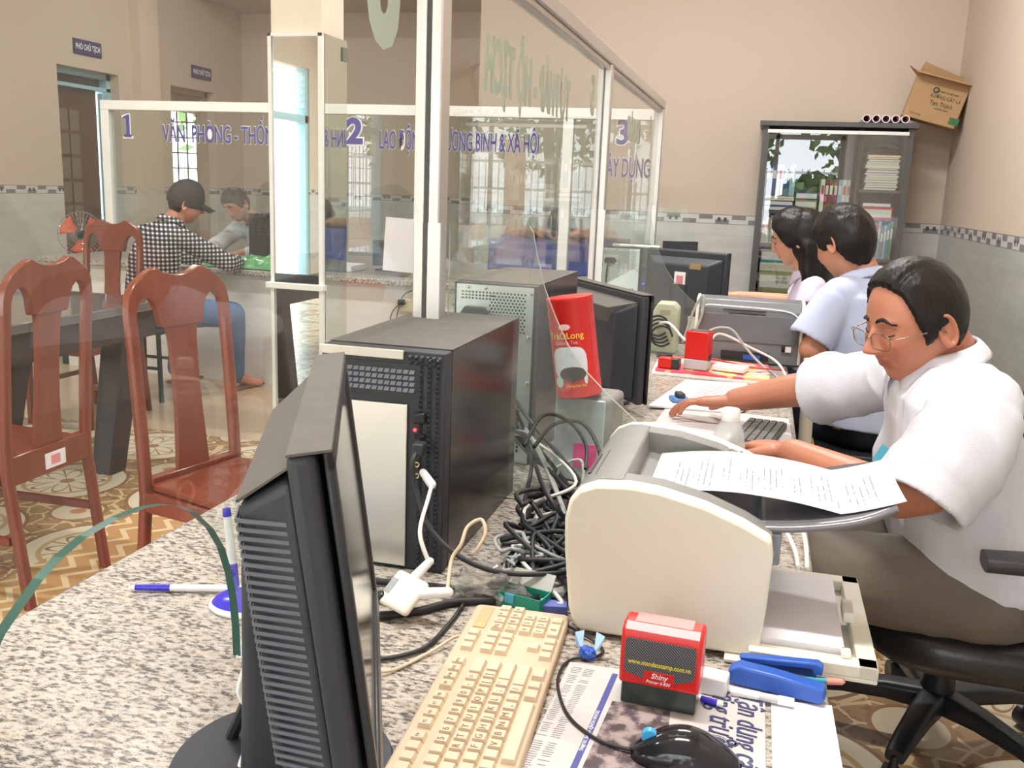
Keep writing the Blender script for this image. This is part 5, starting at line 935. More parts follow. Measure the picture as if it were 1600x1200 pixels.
# tilted cardboard box in the corner
TB = frame((.745, 6.28, 1.835), (.96, -.10, -.26), (.10, .98, .0)); bxo = thing('cardboard_box', 'open brown cardboard box tilted on the cabinet corner', 'box', (.80, 6.4, 1.79)); q = MB()
W_, D_, Hh = .31, .20, .26
for a, c in (((0, 0, 0), (W_, D_, .004)), ((0, 0, 0), (W_, .004, Hh)), ((0, D_ - .004, 0), (W_, D_, Hh)), ((0, 0, 0), (.004, D_, Hh)), ((W_ - .004, 0, 0), (W_, D_, Hh))): q.bb(a, c, TB)
obj('box_body', q, M_brown, bxo, world=True); obj('box_flap', MB().bb((-.01, -.075, Hh - .012), (W_ + .01, -.071 + .075, Hh - .004), TB), M_brown, bxo, world=True)
obj('box_flap', MB().add([(0, D_, Hh), (W_, D_, Hh), (W_ * .9, D_ + .02, Hh + .05), (W_ * .05, D_ + .02, Hh + .09)], [(0, 1, 2, 3)], TB), M_brown, bxo, world=True, solid=.004); obj('box_flap', MB().add([(0, 0, Hh), (0, D_, Hh), (-.06, D_ - .02, Hh + .04), (-.05, .02, Hh + .02)], [(0, 1, 2, 3)], TB), M_brown, bxo, world=True, solid=.004); obj('inner_shade_sheet', MB().bb((.005, .005, .01), (W_ - .005, D_ - .005, .015), TB), M_boxshade, bxo, world=True)  # dark sheet on the box bottom paints in the shade inside
BTx = lambda x, z: TB @ M.Translation((x, -.002, z)) @ M.Rotation(RD(90), 4, 'X'); M_bp = pm('dark_green_box_print', (.05, .09, .05), .8, var=.2)
for s, x, z, sz in (('XƯƠNG CÂY LÁ', .20, .150, .030), ('Tam Thạch', .19, .112, .036), ('SẢN XUẤT TẠI VIỆT NAM', .20, .182, .014), ('thực phẩm chế biến', .20, .085, .012), ('0 8 . 2 5  kg', .07, .03, .016)): text(s, sz, M_bp, BTx(x, z) @ M.Rotation(0, 4, 'Z'), bxo, sx=.8)
obj('round_mark', MB().tube([TB @ V((.135 + .014 * cos(a * pi / 8), -.002, .185 + .014 * sin(a * pi / 8))) for a in range(16)], .004, 5, closed=True), M_bp, bxo, world=True); obj('barcode', MB().bb((.265, -.0025, .02), (.32, -.001, .06), TB), pm('green_barcode_print', (.05, .16, .08), .8, var=.4, scale=90), bxo, world=True)
# ---------------------------------------------------------------- office chair of the man in white
oc = thing('office_chair', 'black swivel office chair under the man in the white shirt', 'chair', (.52, 2.34, 0))
def seatf(u, v):
    a = 2 * pi * u; r = min(1, v * 1.0); k = (abs(cos(a)) ** 3 + abs(sin(a)) ** 3) ** (-1 / 3); return (.25 * r * k * cos(a), .24 * r * k * sin(a), .0)
def cush(c, rx, ry, h, p=3.5, n=40):
    pr = [(.86, -h), (.97, -h * .8), (1, -h * .2), (.985, h * .4), (.90, h * .8), (.6, h * .72), (.001, h * .62)]; vs = []; fs = []
    for r, z in pr:
        for i in range(n): a = 2 * pi * i / n; k = (abs(cos(a)) ** p + abs(sin(a)) ** p) ** (-1 / p); vs.append((c[0] + rx * r * k * cos(a), c[1] + ry * r * k * sin(a), c[2] + z))
    for k in range(len(pr) - 1):
        for i in range(n): j = (i + 1) % n; fs.append((k * n + i, k * n + j, (k + 1) * n + j, (k + 1) * n + i))
    fs.append(tuple(range(n - 1, -1, -1))); return vs, fs
obj('seat', MB().add(*cush((.02, -.19, .425), .255, .26, .05)), M_leather, oc, smooth=180)
vs, fs = cush((0, 0, 0), .22, .27, .045); TBk = frame((.165, -.02, .77), (0, 1, 0), (.14, 0, 1)); obj('backrest', MB().add(vs, fs, TBk), M_fab, oc, smooth=180)
obj('back_bar', MB().tube(spline([(.08, -.10, .37), (.20, -.10, .37), (.24, -.10, .46), (.22, -.10, .62)]), .022, 8, flat=.5), M_blk, oc, smooth=60)
obj('gas_lift', MB().cyl((0, 0, .20), (0, -.03, .39), .014), M_chrome, oc, smooth=50); obj('lift_cover', MB().lathe([(.042, .10), (.034, .27), (.036, .31), (.030, .315)], 28), M_blk, oc, smooth=50)
for k in range(5):
    a = RD(100) + k * 2 * pi / 5; d = V((cos(a), sin(a), 0)); s_ = V((-d.y, d.x, 0)); lg = obj('base_leg', MB().loft([(tuple(d * r + V((0, 0, z))), s_ * wd, V((0, 0, hh)), 4) for r, z, wd, hh in ((.02, .115, .034, .03), (.12, .115, .030, .024), (.22, .102, .026, .018), (.285, .085, .022, .014))]), M_blk, oc, smooth=50)
    obj('caster', MB().cyl(tuple(d * .285 + s_ * .022 + V((0, 0, .030))), tuple(d * .285 - s_ * .022 + V((0, 0, .030))), .0295, n=20).rc(tuple(d * .285 + V((0, 0, .045))), tuple(d * .285 + V((0, 0, .08))), .014, .008), M_blk, lg)
for yy in (-.53, .14):
    ar = obj('armrest', MB().loft([((-.07, yy, .675), V((0, .034, 0)), V((0, 0, .016)), 3), ((.03, yy, .68), V((0, .037, 0)), V((0, 0, .018)), 3), ((.17, yy, .68), V((0, .034, 0)), V((0, 0, .017)), 3)]), M_blk, oc, smooth=50); obj('arm_support', MB().tube(spline([(.05, yy, .67), (.12, yy, .58), (.12, yy * .96, .44), (.03, yy * .72, .375)]), .017, 8), M_blk, ar)
# ---------------------------------------------------------------- people
M_skin = pm('tanned_skin', (.56, .245, .145), .42, var=.10, bump=.05, bs=180, sss=.0, scale=14); M_skin2 = pm('light_skin', (.64, .33, .21), .45, var=.05); M_skin3 = pm('warm_skin', (.56, .26, .15), .45, var=.05)
def skin_mat(name, base):      # skin with a lip colour attribute
    g = NG(name, .40); a = g.n.new('ShaderNodeVertexColor'); a.layer_name = 'tint'; n = g.noise(16, 4); c = g.mix(n, tuple(x * .88 for x in base), tuple(x * 1.10 for x in base)); s = g.sep(a.outputs[0])
    c = g.mix(g.mul(s[0], .75), c, (.40, .10, .085)); c = g.mix(g.mul(s[1], .5), c, (.62, .17, .10)); g.bump(g.noise(220, 2), .08, .004)
    g.b.inputs['Subsurface Weight'].default_value = .08; g.b.inputs['Subsurface Radius'].default_value = (.010, .004, .002); g.b.inputs['Subsurface Scale'].default_value = 1; return g.done(c)
SK = {'tan': skin_mat('tanned_face_skin', (.50, .20, .12)), 'light': skin_mat('light_face_skin', (.66, .34, .22)), 'warm': skin_mat('warm_face_skin', (.58, .27, .16))}
def hair_mat():
    g = NG('black_hair', .42, .28); x, y, z = g.sep(); q = g.comb(g.mul(x, 60), g.mul(y, 60), g.mul(z, 9)); n = g.noise(2.5, 4, q); g.bump(n, .5, .004); return g.done(g.mix(n, (.004, .0035, .0035), (.020, .014, .012)))
M_hair = hair_mat()
def cloth(name, a, b=None, amp=.7, rough=.75):
    g = NG(name, rough, .2); x, y, z = g.sep(); q = g.comb(g.mul(x, 1.0), g.mul(y, 1.0), g.mul(z, .55)); n = g.noise(7, 3, q); n2 = g.noise(420, 2); g.bump(g.math('ADD', n, g.mul(n2, .05)), amp, .02); return g.done(g.mix(g.noise(3, 2), a, b or tuple(x_ * 1.06 for x_ in a)))
M_wshirt = cloth('white_shirt_cotton', (.70, .70, .77), amp=1.0); M_bshirt = cloth('light_blue_shirt_cotton', (.52, .58, .78)); M_lshirt = cloth('lavender_shirt_cotton', (.62, .56, .70)); M_trou = cloth('grey_brown_trousers', (.17, .145, .12), amp=.5); M_jean = cloth('blue_denim', (.045, .09, .19), (.09, .16, .30), amp=.5); M_navyt = cloth('dark_trousers', (.03, .035, .06))
def gingham():
    g = NG('black_white_check', .8, .2); x, y, z = g.sep(); u = g.math('ADD', g.mul(x, .80), g.mul(y, .60)); a = g.lt(g.fr(g.math('ADD', u, 10), .024), .55); b = g.lt(g.fr(z, .024), .55)
    c = g.mix(a, (.74, .73, .74), (.13, .12, .14)); d = g.mix(a, (.13, .12, .14), (.012, .012, .018)); g.bump(g.noise(9, 3), .3, .02); return g.done(g.mix(b, c, d))
M_check = gingham()
def sst(a, b, x): t = max(0.0, min(1.0, (x - a) / (b - a))); return t * t * (3 - 2 * t)
def G2(x, z, cx, cz, sx, sz): return exp(-((x - cx) / sx) ** 2 - ((z - cz) / sz) ** 2)
NOSE = [(.030, .000), (.020, .003), (.006, .009), (-.008, .015), (-.020, .022), (-.027, .024), (-.033, .019), (-.038, .006), (-.044, .0)]
def lerpt(T, z):
    for (a, p), (b, q) in zip(T, T[1:]):
        if b <= z <= a: return p + (q - p) * (a - z) / (a - b)
    return 0.0
def headpt(x, y, z, F):
    t = max(0, -z); X = x * .0765 * (1 - .26 * t ** 1.7) * (1 + .03 * max(0, z)); Yk = y if y < 0 else y ** .82
    Y = Yk * (.100 * (1 - .42 * t ** 1.4) if y < 0 else .090); Z = z * .118
    if z < -.75 and y > 0: Y += .006 * sst(-.75, -.95, z) * 0
    if y > 0:
        wf = sst(.05, .45, y); ax = abs(X); fat = F.get('fat', 0)
        n = lerpt(NOSE, Z) * exp(-(X / (.0075 + .004 * sst(.0, -.03, Z))) ** 2) * F.get('nose', 1)
        d = n + .008 * G2(ax, Z, .0135, -.032, .0065, .007) * F.get('nose', 1)
        d -= .0105 * G2(ax, Z, .029, .010, .015, .010); d += .0060 * G2(ax, Z, .031, .008, .0115, .0072); d += .0045 * G2(ax, Z, .026, .027, .020, .0065); d -= .003 * G2(X, Z, 0, .020, .010, .010)
        d += (.005 + fat) * G2(ax, Z, .043, -.022, .018, .018); d += .0055 * G2(X, Z - 7 * X * X, 0, -.052, .020, .0055) + .0065 * G2(X, Z - 7 * X * X, 0, -.064, .017, .0055) - .0060 * G2(X, Z - 7 * X * X, 0, -.0578, .026, .0022) - .003 * G2(X, Z, 0, -.075, .016, .005)
        d -= .0025 * exp(-((ax - (.019 + (-Z - .035) * .45)) / .0035) ** 2) * sst(-.030, -.04, Z) * sst(-.075, -.06, Z)
        d += .008 * G2(X, Z, 0, -.098, .020, .016); Y += d * wf
    return V((X, Y, Z))
def headmesh(mb, T, F, n=112, m=84, ears=True):
    vs = []; fs = []
    for k in range(m + 1):
        ph = pi * k / m
        for i in range(n):
            th = 2 * pi * i / n; vs.append(headpt(sin(ph) * sin(th), sin(ph) * cos(th), -cos(ph), F))
    for k in range(m):
        for i in range(n): j = (i + 1) % n; fs.append((k * n + i, k * n + j, (k + 1) * n + j, (k + 1) * n + i))
    mb.add(vs, fs + [tuple(range(n - 1, -1, -1)), tuple(m * n + i for i in range(n))], T)
    if ears:
        for s in (-1, 1):
            E_ = T @ M.Translation((s * .077, -.010, -.006)) @ M.Rotation(s * .35, 4, 'Z') @ M.Rotation(-.18, 4, 'X')
            pts = [E_ @ V((s * (.006 + .003 * cos(a)), .016 * cos(a) - .002, .029 * sin(a) + (.002 if sin(a) > 0 else -.002))) for a in [pi * 2 * k / 20 for k in range(20)]]
            mb.tube(pts, .0042, 8, closed=True); mb.ell((0, 0, -.002), (.0055, .013, .026), E_); mb.rc((s * .004, .010, -.010), (s * .006, .004, -.028), .006, .0065, T=E_)
def hairmesh(T, line, thick, F, seed=0, part=None, n=110, m=80):
    vs = []; fs = []
    for k in range(m + 1):
        ph = pi * k / m
        for i in range(n):
            th = 2 * pi * i / n; x, y, z = sin(ph) * sin(th), sin(ph) * cos(th), -cos(ph); p = headpt(x, y, z, {'nose': 0}); d = V((x, y, z))
            nz = noise.noise(V((x * 3 + seed, y * 3, z * 3))); st = noise.noise(V((x * 14 + seed, y * 14, z * 4)))
            mk = sst(-.07, .07, z - lerpl(line, y) + .05 * st); t = thick * (.75 + .5 * sst(-.2, .8, z)) * (1 - .55 * sst(.45, .95, y)) * (1 + .25 * nz + .10 * st)
            if part is not None: t -= .006 * exp(-((x - part) / .05) ** 2) * sst(.3, .6, z) * sst(-.3, .3, y)
            vs.append(p + d * (-.006 + (t + .006) * mk))
    for k in range(m):
        for i in range(n): j = (i + 1) % n; fs.append((k * n + i, k * n + j, (k + 1) * n + j, (k + 1) * n + i))
    return MB().add(vs, fs + [tuple(range(n - 1, -1, -1)), tuple(m * n + i for i in range(n))], T)
def lerpl(L, y):
    for (a, p), (b, q) in zip(L, L[1:]):
        if b <= y <= a: return p + (q - p) * (a - y) / (a - b)
    return L[-1][1]
SHORT = [(1, .92), (.80, .88), (.66, .80), (.52, .60), (.40, .18), (.26, -.20), (.10, -.16), (-.02, .02), (-.18, .0), (-.30, -.30), (-.55, -.50), (-1, -.56)]
FULL = [(1, .50), (.80, .48), (.60, .38), (.42, .15), (.25, -.12), (.10, -.12), (0, .0), (-.15, -.15), (-.35, -.55), (-.6, -.75), (-1, -.80)]
def handmesh(mb, wrist, fwd, nrm, L=1.0, curl=(.25, .3, .3), side=1, spread=.08, thumb=(.5, .3)):
    # fwd: wrist to knuckles, nrm: back of the hand; side=+1 puts the thumb towards fwd x nrm
    f = V(fwd).normalized(); n = V(nrm); n = (n - f * n.dot(f)).normalized(); s = f.cross(n) * side; w_ = V(wrist); P = .088 * L
    mb.loft([(tuple(w_ + f * (a * P) - n * .002), s * wd * L, n * hh * L, 2.6) for a, wd, hh in ((-.15, .027, .020), (.1, .029, .018), (.45, .037, .016), (.8, .041, .0145), (1.02, .039, .0115))], 24)
    for k, (off, ln, r) in enumerate(((.030, .070, .0092), (.0105, .078, .0095), (-.0095, .072, .0090), (-.0285, .056, .0080))):
        p = w_ + f * (P * (.96 - .05 * abs(k - 1))) + s * off * L; a = 0; d0 = (f + s * (spread * (1.2 - k))).normalized(); rr = r * L
        for j, (sg, c) in enumerate(zip((.46, .30, .24), curl)):
            a += c * (1 + .15 * k); d = d0 * cos(a) - n * sin(a); q = p + d * ln * sg * L * 1.25; mb.rc(tuple(p), tuple(q), rr, rr * .92, 14); p = q; rr *= .92
    p = w_ + f * P * .22 + s * .026 * L - n * .004; d = (f * cos(thumb[0]) + s * sin(thumb[0]) - n * .2).normalized(); q = p + d * .040 * L; mb.rc(tuple(p), tuple(q), .0135 * L, .0115 * L, 14)
    d2 = (d * cos(thumb[1]) + f * sin(thumb[1]) - n * .1).normalized(); r_ = q + d2 * .030 * L; mb.rc(tuple(q), tuple(r_), .0110 * L, .0098 * L, 14); mb.rc(tuple(r_), tuple(r_ + (d2 * .8 + f * .3).normalized() * .022 * L), .0098 * L, .0080 * L, 14)
def remesh(mb, vox, keep=None, sm=4, fold=0, seed=0, T=None):
    o = bpy.data.objects.new('tmp', bpy.data.meshes.new('tmp')); o.data.from_pydata(mb.v, [], mb.f); b = bmesh.new(); b.from_mesh(o.data); bmesh.ops.recalc_face_normals(b, faces=b.faces); b.to_mesh(o.data); b.free(); COL.objects.link(o)
    d = o.modifiers.new('r', 'REMESH'); d.mode = 'VOXEL'; d.voxel_size = vox; bpy.context.view_layer.update()
    me = bpy.data.meshes.new_from_object(o.evaluated_get(bpy.context.evaluated_depsgraph_get())); bpy.data.objects.remove(o)
    b = bmesh.new(); b.from_mesh(me); vs = [v for v in b.verts if not keep or all((v.co - V(c)).length > r for c, r in keep)]
    for _ in range(sm): bmesh.ops.smooth_vert(b, verts=vs, factor=.5, use_axis_x=True, use_axis_y=True, use_axis_z=True)
    if keep: bmesh.ops.smooth_vert(b, verts=b.verts, factor=.4, use_axis_x=True, use_axis_y=True, use_axis_z=True)
    b.to_mesh(me); b.free()
    if fold:
        me.calc_loop_triangles() if 0 else None; nr = [v.normal.copy() for v in me.vertices]
        for v, nn_ in zip(me.vertices, nr):
            c = v.co; k = noise.noise(V((c.x * 7 + seed, c.y * 7, c.z * 4))) ; r2 = 1 - abs(noise.noise(V((c.x * 9 - seed + c.z * 6, c.y * 9, c.z * 7 + c.x * 5)))) * 2
            v.co = c + nn_ * fold * (.6 * k + .8 * r2 * abs(k) * 1.3)
    me.polygons.foreach_set('use_smooth', [True] * len(me.polygons)); return me
def link(me, name, mat, parent):
    me.name = name; me.materials.clear(); me.materials.append(mat)
    me.transform(M.Translation(parent.location).inverted()); o = bpy.data.objects.new(name, me); COL.objects.link(o); o.parent = parent; return o
def sleeve(mb, a, b_, r0, r1, over=.0):
    a, b_ = V(a), V(b_); L = (b_ - a).length; T = M.Translation(a) @ (b_ - a).to_track_quat('Z', 'Y').to_matrix().to_4x4()
    mb.lathe([(.001, -.02), (r0 * .7, -.015), (r0, .02), ((r0 + r1) / 2, L * .55), (r1, L), (r1 - .010, L), (r1 - .013, L - .05), (.001, L - .055)], 32, T)
def collar(T, r=.062, h=.034, name='collar', mat=None, par=None, wing=.045, open_=.35):
    def f(u, v):
        a = open_ + (2 * pi - 2 * open_) * u; e = abs(2 * u - 1) ** 6; d = V((sin(a), cos(a), 0))
        if v < .5: k = v / .5; return tuple(d * (r + .002) + V((0, 0, h * k - .004)) )
        k = (v - .5) / .5; return tuple(d * (r + .002 + (.020 + .016 * e) * k) + V((0, 0, h - (h * .95 + wing * e) * k + .004 * sin(pi * k))))
    q = MB().grid(f, 48, 12, T); return obj(name, q, mat, par, world=True, smooth=180, solid=.002)
def person(label, root, H, F, skin, hair, body, vox, clothes, handpos=(), tint=True, hthick=.013, part=None, seed=0, brows=True, eyes='down', group=None):
    t = thing('person', label, 'person', root, 0, group); mb = MB(); headmesh(mb, H, F); body(mb); hc = H.translation
    sc = H.to_scale()[0]; me = remesh(mb, vox, keep=[(tuple(hc), .125 * sc)] + [(p, .11) for p in handpos], sm=4)
    ca = me.color_attributes.new('tint', 'FLOAT_COLOR', 'POINT'); I = H.inverted(); cols = []
    for v in me.vertices:
        p = I @ v.co; lip = 0.0; ch = 0.0
        if .14 > p.y > .04 and abs(p.x) < .04 and -.09 < p.z < -.04: lip = max(0, min(1, 1.3 * (exp(-(p.x / .023) ** 4) * (exp(-((p.z + .058) / .0085) ** 4)))))
        if .14 > p.y > .03 and abs(p.z) < .08: ch = .8 * exp(-((abs(p.x) - .04) / .022) ** 2 - ((p.z + .02) / .022) ** 2) + .9 * exp(-(p.x / .016) ** 2 - ((p.z + .028) / .016) ** 2)
        cols += [lip, ch, 0, 1]
    ca.data.foreach_set('color', cols); link(me, 'body', SK[skin], t)
    if hair: obj('hair', hairmesh(H, hair, hthick, F, seed, part), M_hair, t, world=True, smooth=180)
    if brows:
        for s in (-1, 1):
            def bf(u, v): x = s * (.012 + .038 * u); z = .029 + .007 * sin(pi * min(1, u * 1.25)) - .006 * u + (v - .5) * .0075 * (1 - .6 * u); p = surf(x, z, F); return (p.x, p.y + .0012 + .0018 * sin(pi * v), p.z)
            obj('eyebrow', MB().grid(bf, 14, 4, H), M_hair, t, world=True, smooth=180, solid=.001)
            if eyes == 'down':
                obj('eyelashes', MB().tube([H @ (surf(s * (.017 + .028 * k / 10), .004 - .0035 * sin(pi * k / 10), F) + V((0, .0012, 0))) for k in range(11)], .0011, 6), M_hair, t, world=True); obj('eyelid_crease', MB().tube([H @ (surf(s * (.018 + .027 * k / 10), .013 + .003 * sin(pi * k / 10), F) + V((0, .0002, 0))) for k in range(11)], .0006, 5), pm('eyelid_brown', (.25, .09, .05), .6), t, world=True)
    clothes(t); return t
def surf(x, z, F):     # point on the face at head-local x, z
    zz = max(-.99, min(.99, z / .118)); lo, hi = 0.0, pi / 2; sp_ = sqrt(1 - zz * zz)
    for _ in range(24):
        mid = (lo + hi) / 2; p = headpt(sp_ * sin(mid), sp_ * cos(mid), zz, F)
        if p.x < abs(x): lo = mid
        else: hi = mid
    p = headpt(sp_ * sin(lo), sp_ * cos(lo), zz, F); p.x = x; return p
def headT(c, fwd, up, s=1.0):
    f = V(fwd).normalized(); u = V(up); u = (u - f * u.dot(f)).normalized(); r = f.cross(u)
    return M(((r.x, f.x, u.x, c[0]), (r.y, f.y, u.y, c[1]), (r.z, f.z, u.z, c[2]), (0, 0, 0, 1))) @ M.Diagonal((s, s, s, 1))
def limb(mb, pts):      # joints with radii, tapering
    for (p, r), (q, s) in zip(pts, pts[1:]): mb.rc(p, q, r, s, 20)
def spectacles(t, H, F, drop=-.002, w_=.0255, h_=.0165, half=False):
    g_ = MB(); l_ = MB(); y0 = .104
    for s in (-1, 1):
        cx = s * .033; pts = []
        for k in range(24):
            a = 2 * pi * k / 24; c, s_ = cos(a), sin(a); kk = (abs(c) ** 3 + abs(s_) ** 3) ** (-1 / 3); pts.append(V((cx + w_ * kk * c, y0 - .006 * abs(c * w_ + cx) / .05, drop + h_ * kk * s_)))
        g_.tube([H @ p for p in pts], .0011, 6, closed=True); n0 = len(l_.v); l_.add([H @ p for p in pts], [tuple(range(24))])
        g_.tube([H @ V(p) for p in ((s * .058, y0 - .006, drop + .010), (s * .072, y0 - .012, drop + .010), (s * .080, .05, drop + .009), (s * .082, .0, drop + .006), (s * .081, -.012, drop - .008))], .0013, 6)
    g_.tube([H @ V(p) for p in ((-.008, y0 - .001, drop + .006), (0, y0 + .002, drop + .009), (.008, y0 - .001, drop + .006))], .0012, 6)
    g = obj('glasses', g_, pm('thin_bronze_metal', (.35, .28, .22), .25, .9), t, world=True, smooth=180); obj('lens', l_, glass('spectacle_lens', (.95, .94, .95), 1.5, 1.0), g, world=True)
# --- the man in the white shirt at the near desk
H1 = headT((.312, 2.03, 1.082), (-.82, -.46, -.27), (-.24, -.14, .95), 1.03); F1 = {'nose': 1.38, 'fat': .004}
def body1(mb):
    limb(mb, [((.405, 2.085, .965), .068), ((.375, 2.065, 1.03), .062), ((.335, 2.045, 1.075), .060)])
    mb.loft([((.49, 2.10, .50), V((.12, 0, 0)), V((0, .17, 0)), 2.4), ((.465, 2.10, .68), V((.115, 0, 0)), V((0, .155, 0)), 2.4), ((.43, 2.09, .85), V((.11, 0, 0)), V((0, .17, 0)), 2.4), ((.42, 2.08, .96), V((.07, 0, 0)), V((0, .12, 0)), 2.4)])
    limb(mb, [((.43, 1.91, .94), .058), ((.345, 1.845, .785), .043), ((.30, 1.865, .765), .044), ((.215, 1.965, .765), .041), ((.105, 2.075, .775), .030)])
    limb(mb, [((.37, 2.27, .94), .058), ((.175, 2.44, .855), .047), ((.10, 2.455, .835), .043), ((-.03, 2.475, .795), .030)])
    for y in (1.99, 2.22): limb(mb, [((.50, y, .535), .085), ((.09, y - .0, .535), .062), ((.10, y, .30), .052), ((.12, y, .09), .036), ((.03, y, .045), .032), ((-.06, y, .035), .026)])
    handmesh(mb, (.095, 2.085, .777), (-.72, .68, -.10), (.02, .05, 1), .98, (.28, .35, .3), side=-1, thumb=(.6, .2))
    handmesh(mb, (-.04, 2.476, .792), (-.93, .15, -.12), (-.05, .15, 1), .98, (.10, .32, .35), side=1, spread=.14, thumb=(1.0, .15))
def clothes1(t):
    mb = MB(); mb.loft([((.495, 2.10, .555), V((.145, 0, 0)), V((0, .20, 0)), 2.6), ((.465, 2.10, .66), V((.155, 0, -.02)), V((0, .21, 0)), 2.5), ((.438, 2.09, .78), V((.145, 0, -.03)), V((0, .205, 0)), 2.4), ((.412, 2.085, .90), V((.128, 0, -.04)), V((0, .205, 0)), 2.3), ((.405, 2.08, .975), V((.092, 0, -.03)), V((-.02, .165, 0)), 2.2), ((.395, 2.075, .995), V((.060, 0, -.02)), V((0, .075, 0)), 2)])
    mb.rc((.42, 2.08, .955), (.435, 1.925, .945), .070, .072); mb.rc((.42, 2.08, .955), (.375, 2.255, .945), .070, .070)
    sleeve(mb, (.445, 1.925, .955), (.330, 1.838, .765), .074, .090); sleeve(mb, (.385, 2.245, .945), (.165, 2.435, .845), .068, .082)
    me = remesh(mb, .0045, sm=2, fold=.020, seed=2.3); link(me, 'shirt', M_wshirt, t)
    collar(frame((.392, 2.072, .985), (.25, -1, .0), (-.95, -.28, -.35)) if 0 else headT((.372, 2.062, 1.000), (-.93, -.30, -.30), (-.30, -.10, .95), 1.05), .074, .034, mat=M_wshirt, par=t, wing=.055, open_=.30)
    q = MB().grid(lambda u, v: (.392 - .155 * (1 - (1 - u) ** 1.6) * .72 + .00, 2.02 + (v - .5) * .028 - .005 * u, .955 - .33 * u), 14, 3); 
    pb = obj('id_badge', MB().box((0, 0, 0), (.055, .003, .036), frame((.305, 1.955, .815), (.60, -.78, -.12), (.55, .25, .80)) if 0 else frame((.278, 1.905, .825), (.72, -.60, -.35), (-.55, .15, -.80)) @ M.Rotation(RD(90), 4, 'X')), pm('teal_badge_card', (.08, .36, .45), .3), t, world=True)
    mb = MB(); [limb(mb, [((.50, y, .535), .102), ((.30, y, .545), .098), ((.09, y, .545), .080), ((.10, y, .32), .068), ((.115, y, .12), .060)]) for y in (1.985, 2.225)]; mb.loft([((.50, 2.10, .47), V((.135, 0, 0)), V((0, .19, 0)), 2.6), ((.497, 2.10, .60), V((.142, 0, -.02)), V((0, .185, 0)), 2.5), ((.494, 2.10, .635), V((.138, 0, -.02)), V((0, .178, 0)), 2.5)])
    me = remesh(mb, .006, sm=4, fold=.012, seed=5.1); link(me, 'trousers', M_trou, t)
    pts = [V((.497, 2.10, .612)) + V((.146, 0, -.03)) * cos(a) * k + V((0, .192, 0)) * sin(a) * k for a in [2 * pi * i / 48 for i in range(48)] for k in [(abs(cos(a)) ** 2.5 + abs(sin(a)) ** 2.5) ** (-.4)]]
    q = MB(); n = len(pts); vs = []
    for p in pts: vs += [p + V((0, 0, -.018)), p + V((0, 0, .018))]
    q.add(vs, [(2 * i, 2 * ((i + 1) % n), 2 * ((i + 1) % n) + 1, 2 * i + 1) for i in range(n)]); obj('belt', q, M_leather, t, world=True, smooth=60, solid=.004)
    for y in (1.985, 2.225): obj('shoe', MB().loft([((.15, y, .045), V((0, .03, 0)), V((0, 0, .04)), 2.5), ((.08, y, .05), V((0, .042, 0)), V((0, 0, .048)), 2.5), ((-.02, y, .035), V((0, .046, 0)), V((0, 0, .033)), 2.5), ((-.10, y, .025), V((0, .03, 0)), V((0, 0, .022)), 2.5)]), M_leather, t, world=True, smooth=60)
    spectacles(t, H1, F1, drop=-.006)
person('smiling man in glasses and white short sleeved shirt typing at the near desk', (.52, 2.1, 0), H1, F1, 'tan', SHORT, body1, .0026, clothes1, handpos=((.03, 2.15, .76), (-.12, 2.49, .77)), hthick=.0105, part=-.45, seed=3)
# --- the man in the light blue shirt
H2 = headT((.288, 3.60, 1.165), (-.66, .62, -.42), (-.26, .25, .93), 1.08)
def body2(mb):
    limb(mb, [((.375, 3.58, 1.02), .068), ((.33, 3.60, 1.11), .062), ((.31, 3.60, 1.15), .06)]); mb.loft([((.43, 3.62, .50), V((.12, -.02, 0)), V((.05, .14, 0)), 2.4), ((.42, 3.60, .75), V((.10, -.04, 0)), V((.10, .12, 0)), 2.4), ((.39, 3.59, 1.0), V((.08, -.06, 0)), V((.10, .12, 0)), 2.4)])
    limb(mb, [((.285, 3.475, .975), .044), ((.205, 3.43, .80), .045), ((.195, 3.70, .76), .030)]); limb(mb, [((.475, 3.70, .975), .044), ((.42, 3.90, .80), .046), ((.15, 3.98, .76), .030)])
    for a in (0, .2): limb(mb, [((.42 + a * .3, 3.55 + a, .52), .08), ((.12 + a * .3, 3.80 + a * .5, .50), .06), ((.14, 3.82 + a * .5, .09), .04), ((.06, 3.86 + a * .5, .04), .03)])
    handmesh(mb, (.19, 3.72, .757), (-.3, 1, 0), (0, 0, 1), 1, side=-1); handmesh(mb, (.13, 3.98, .757), (-1, .2, 0), (0, 0, 1), 1)
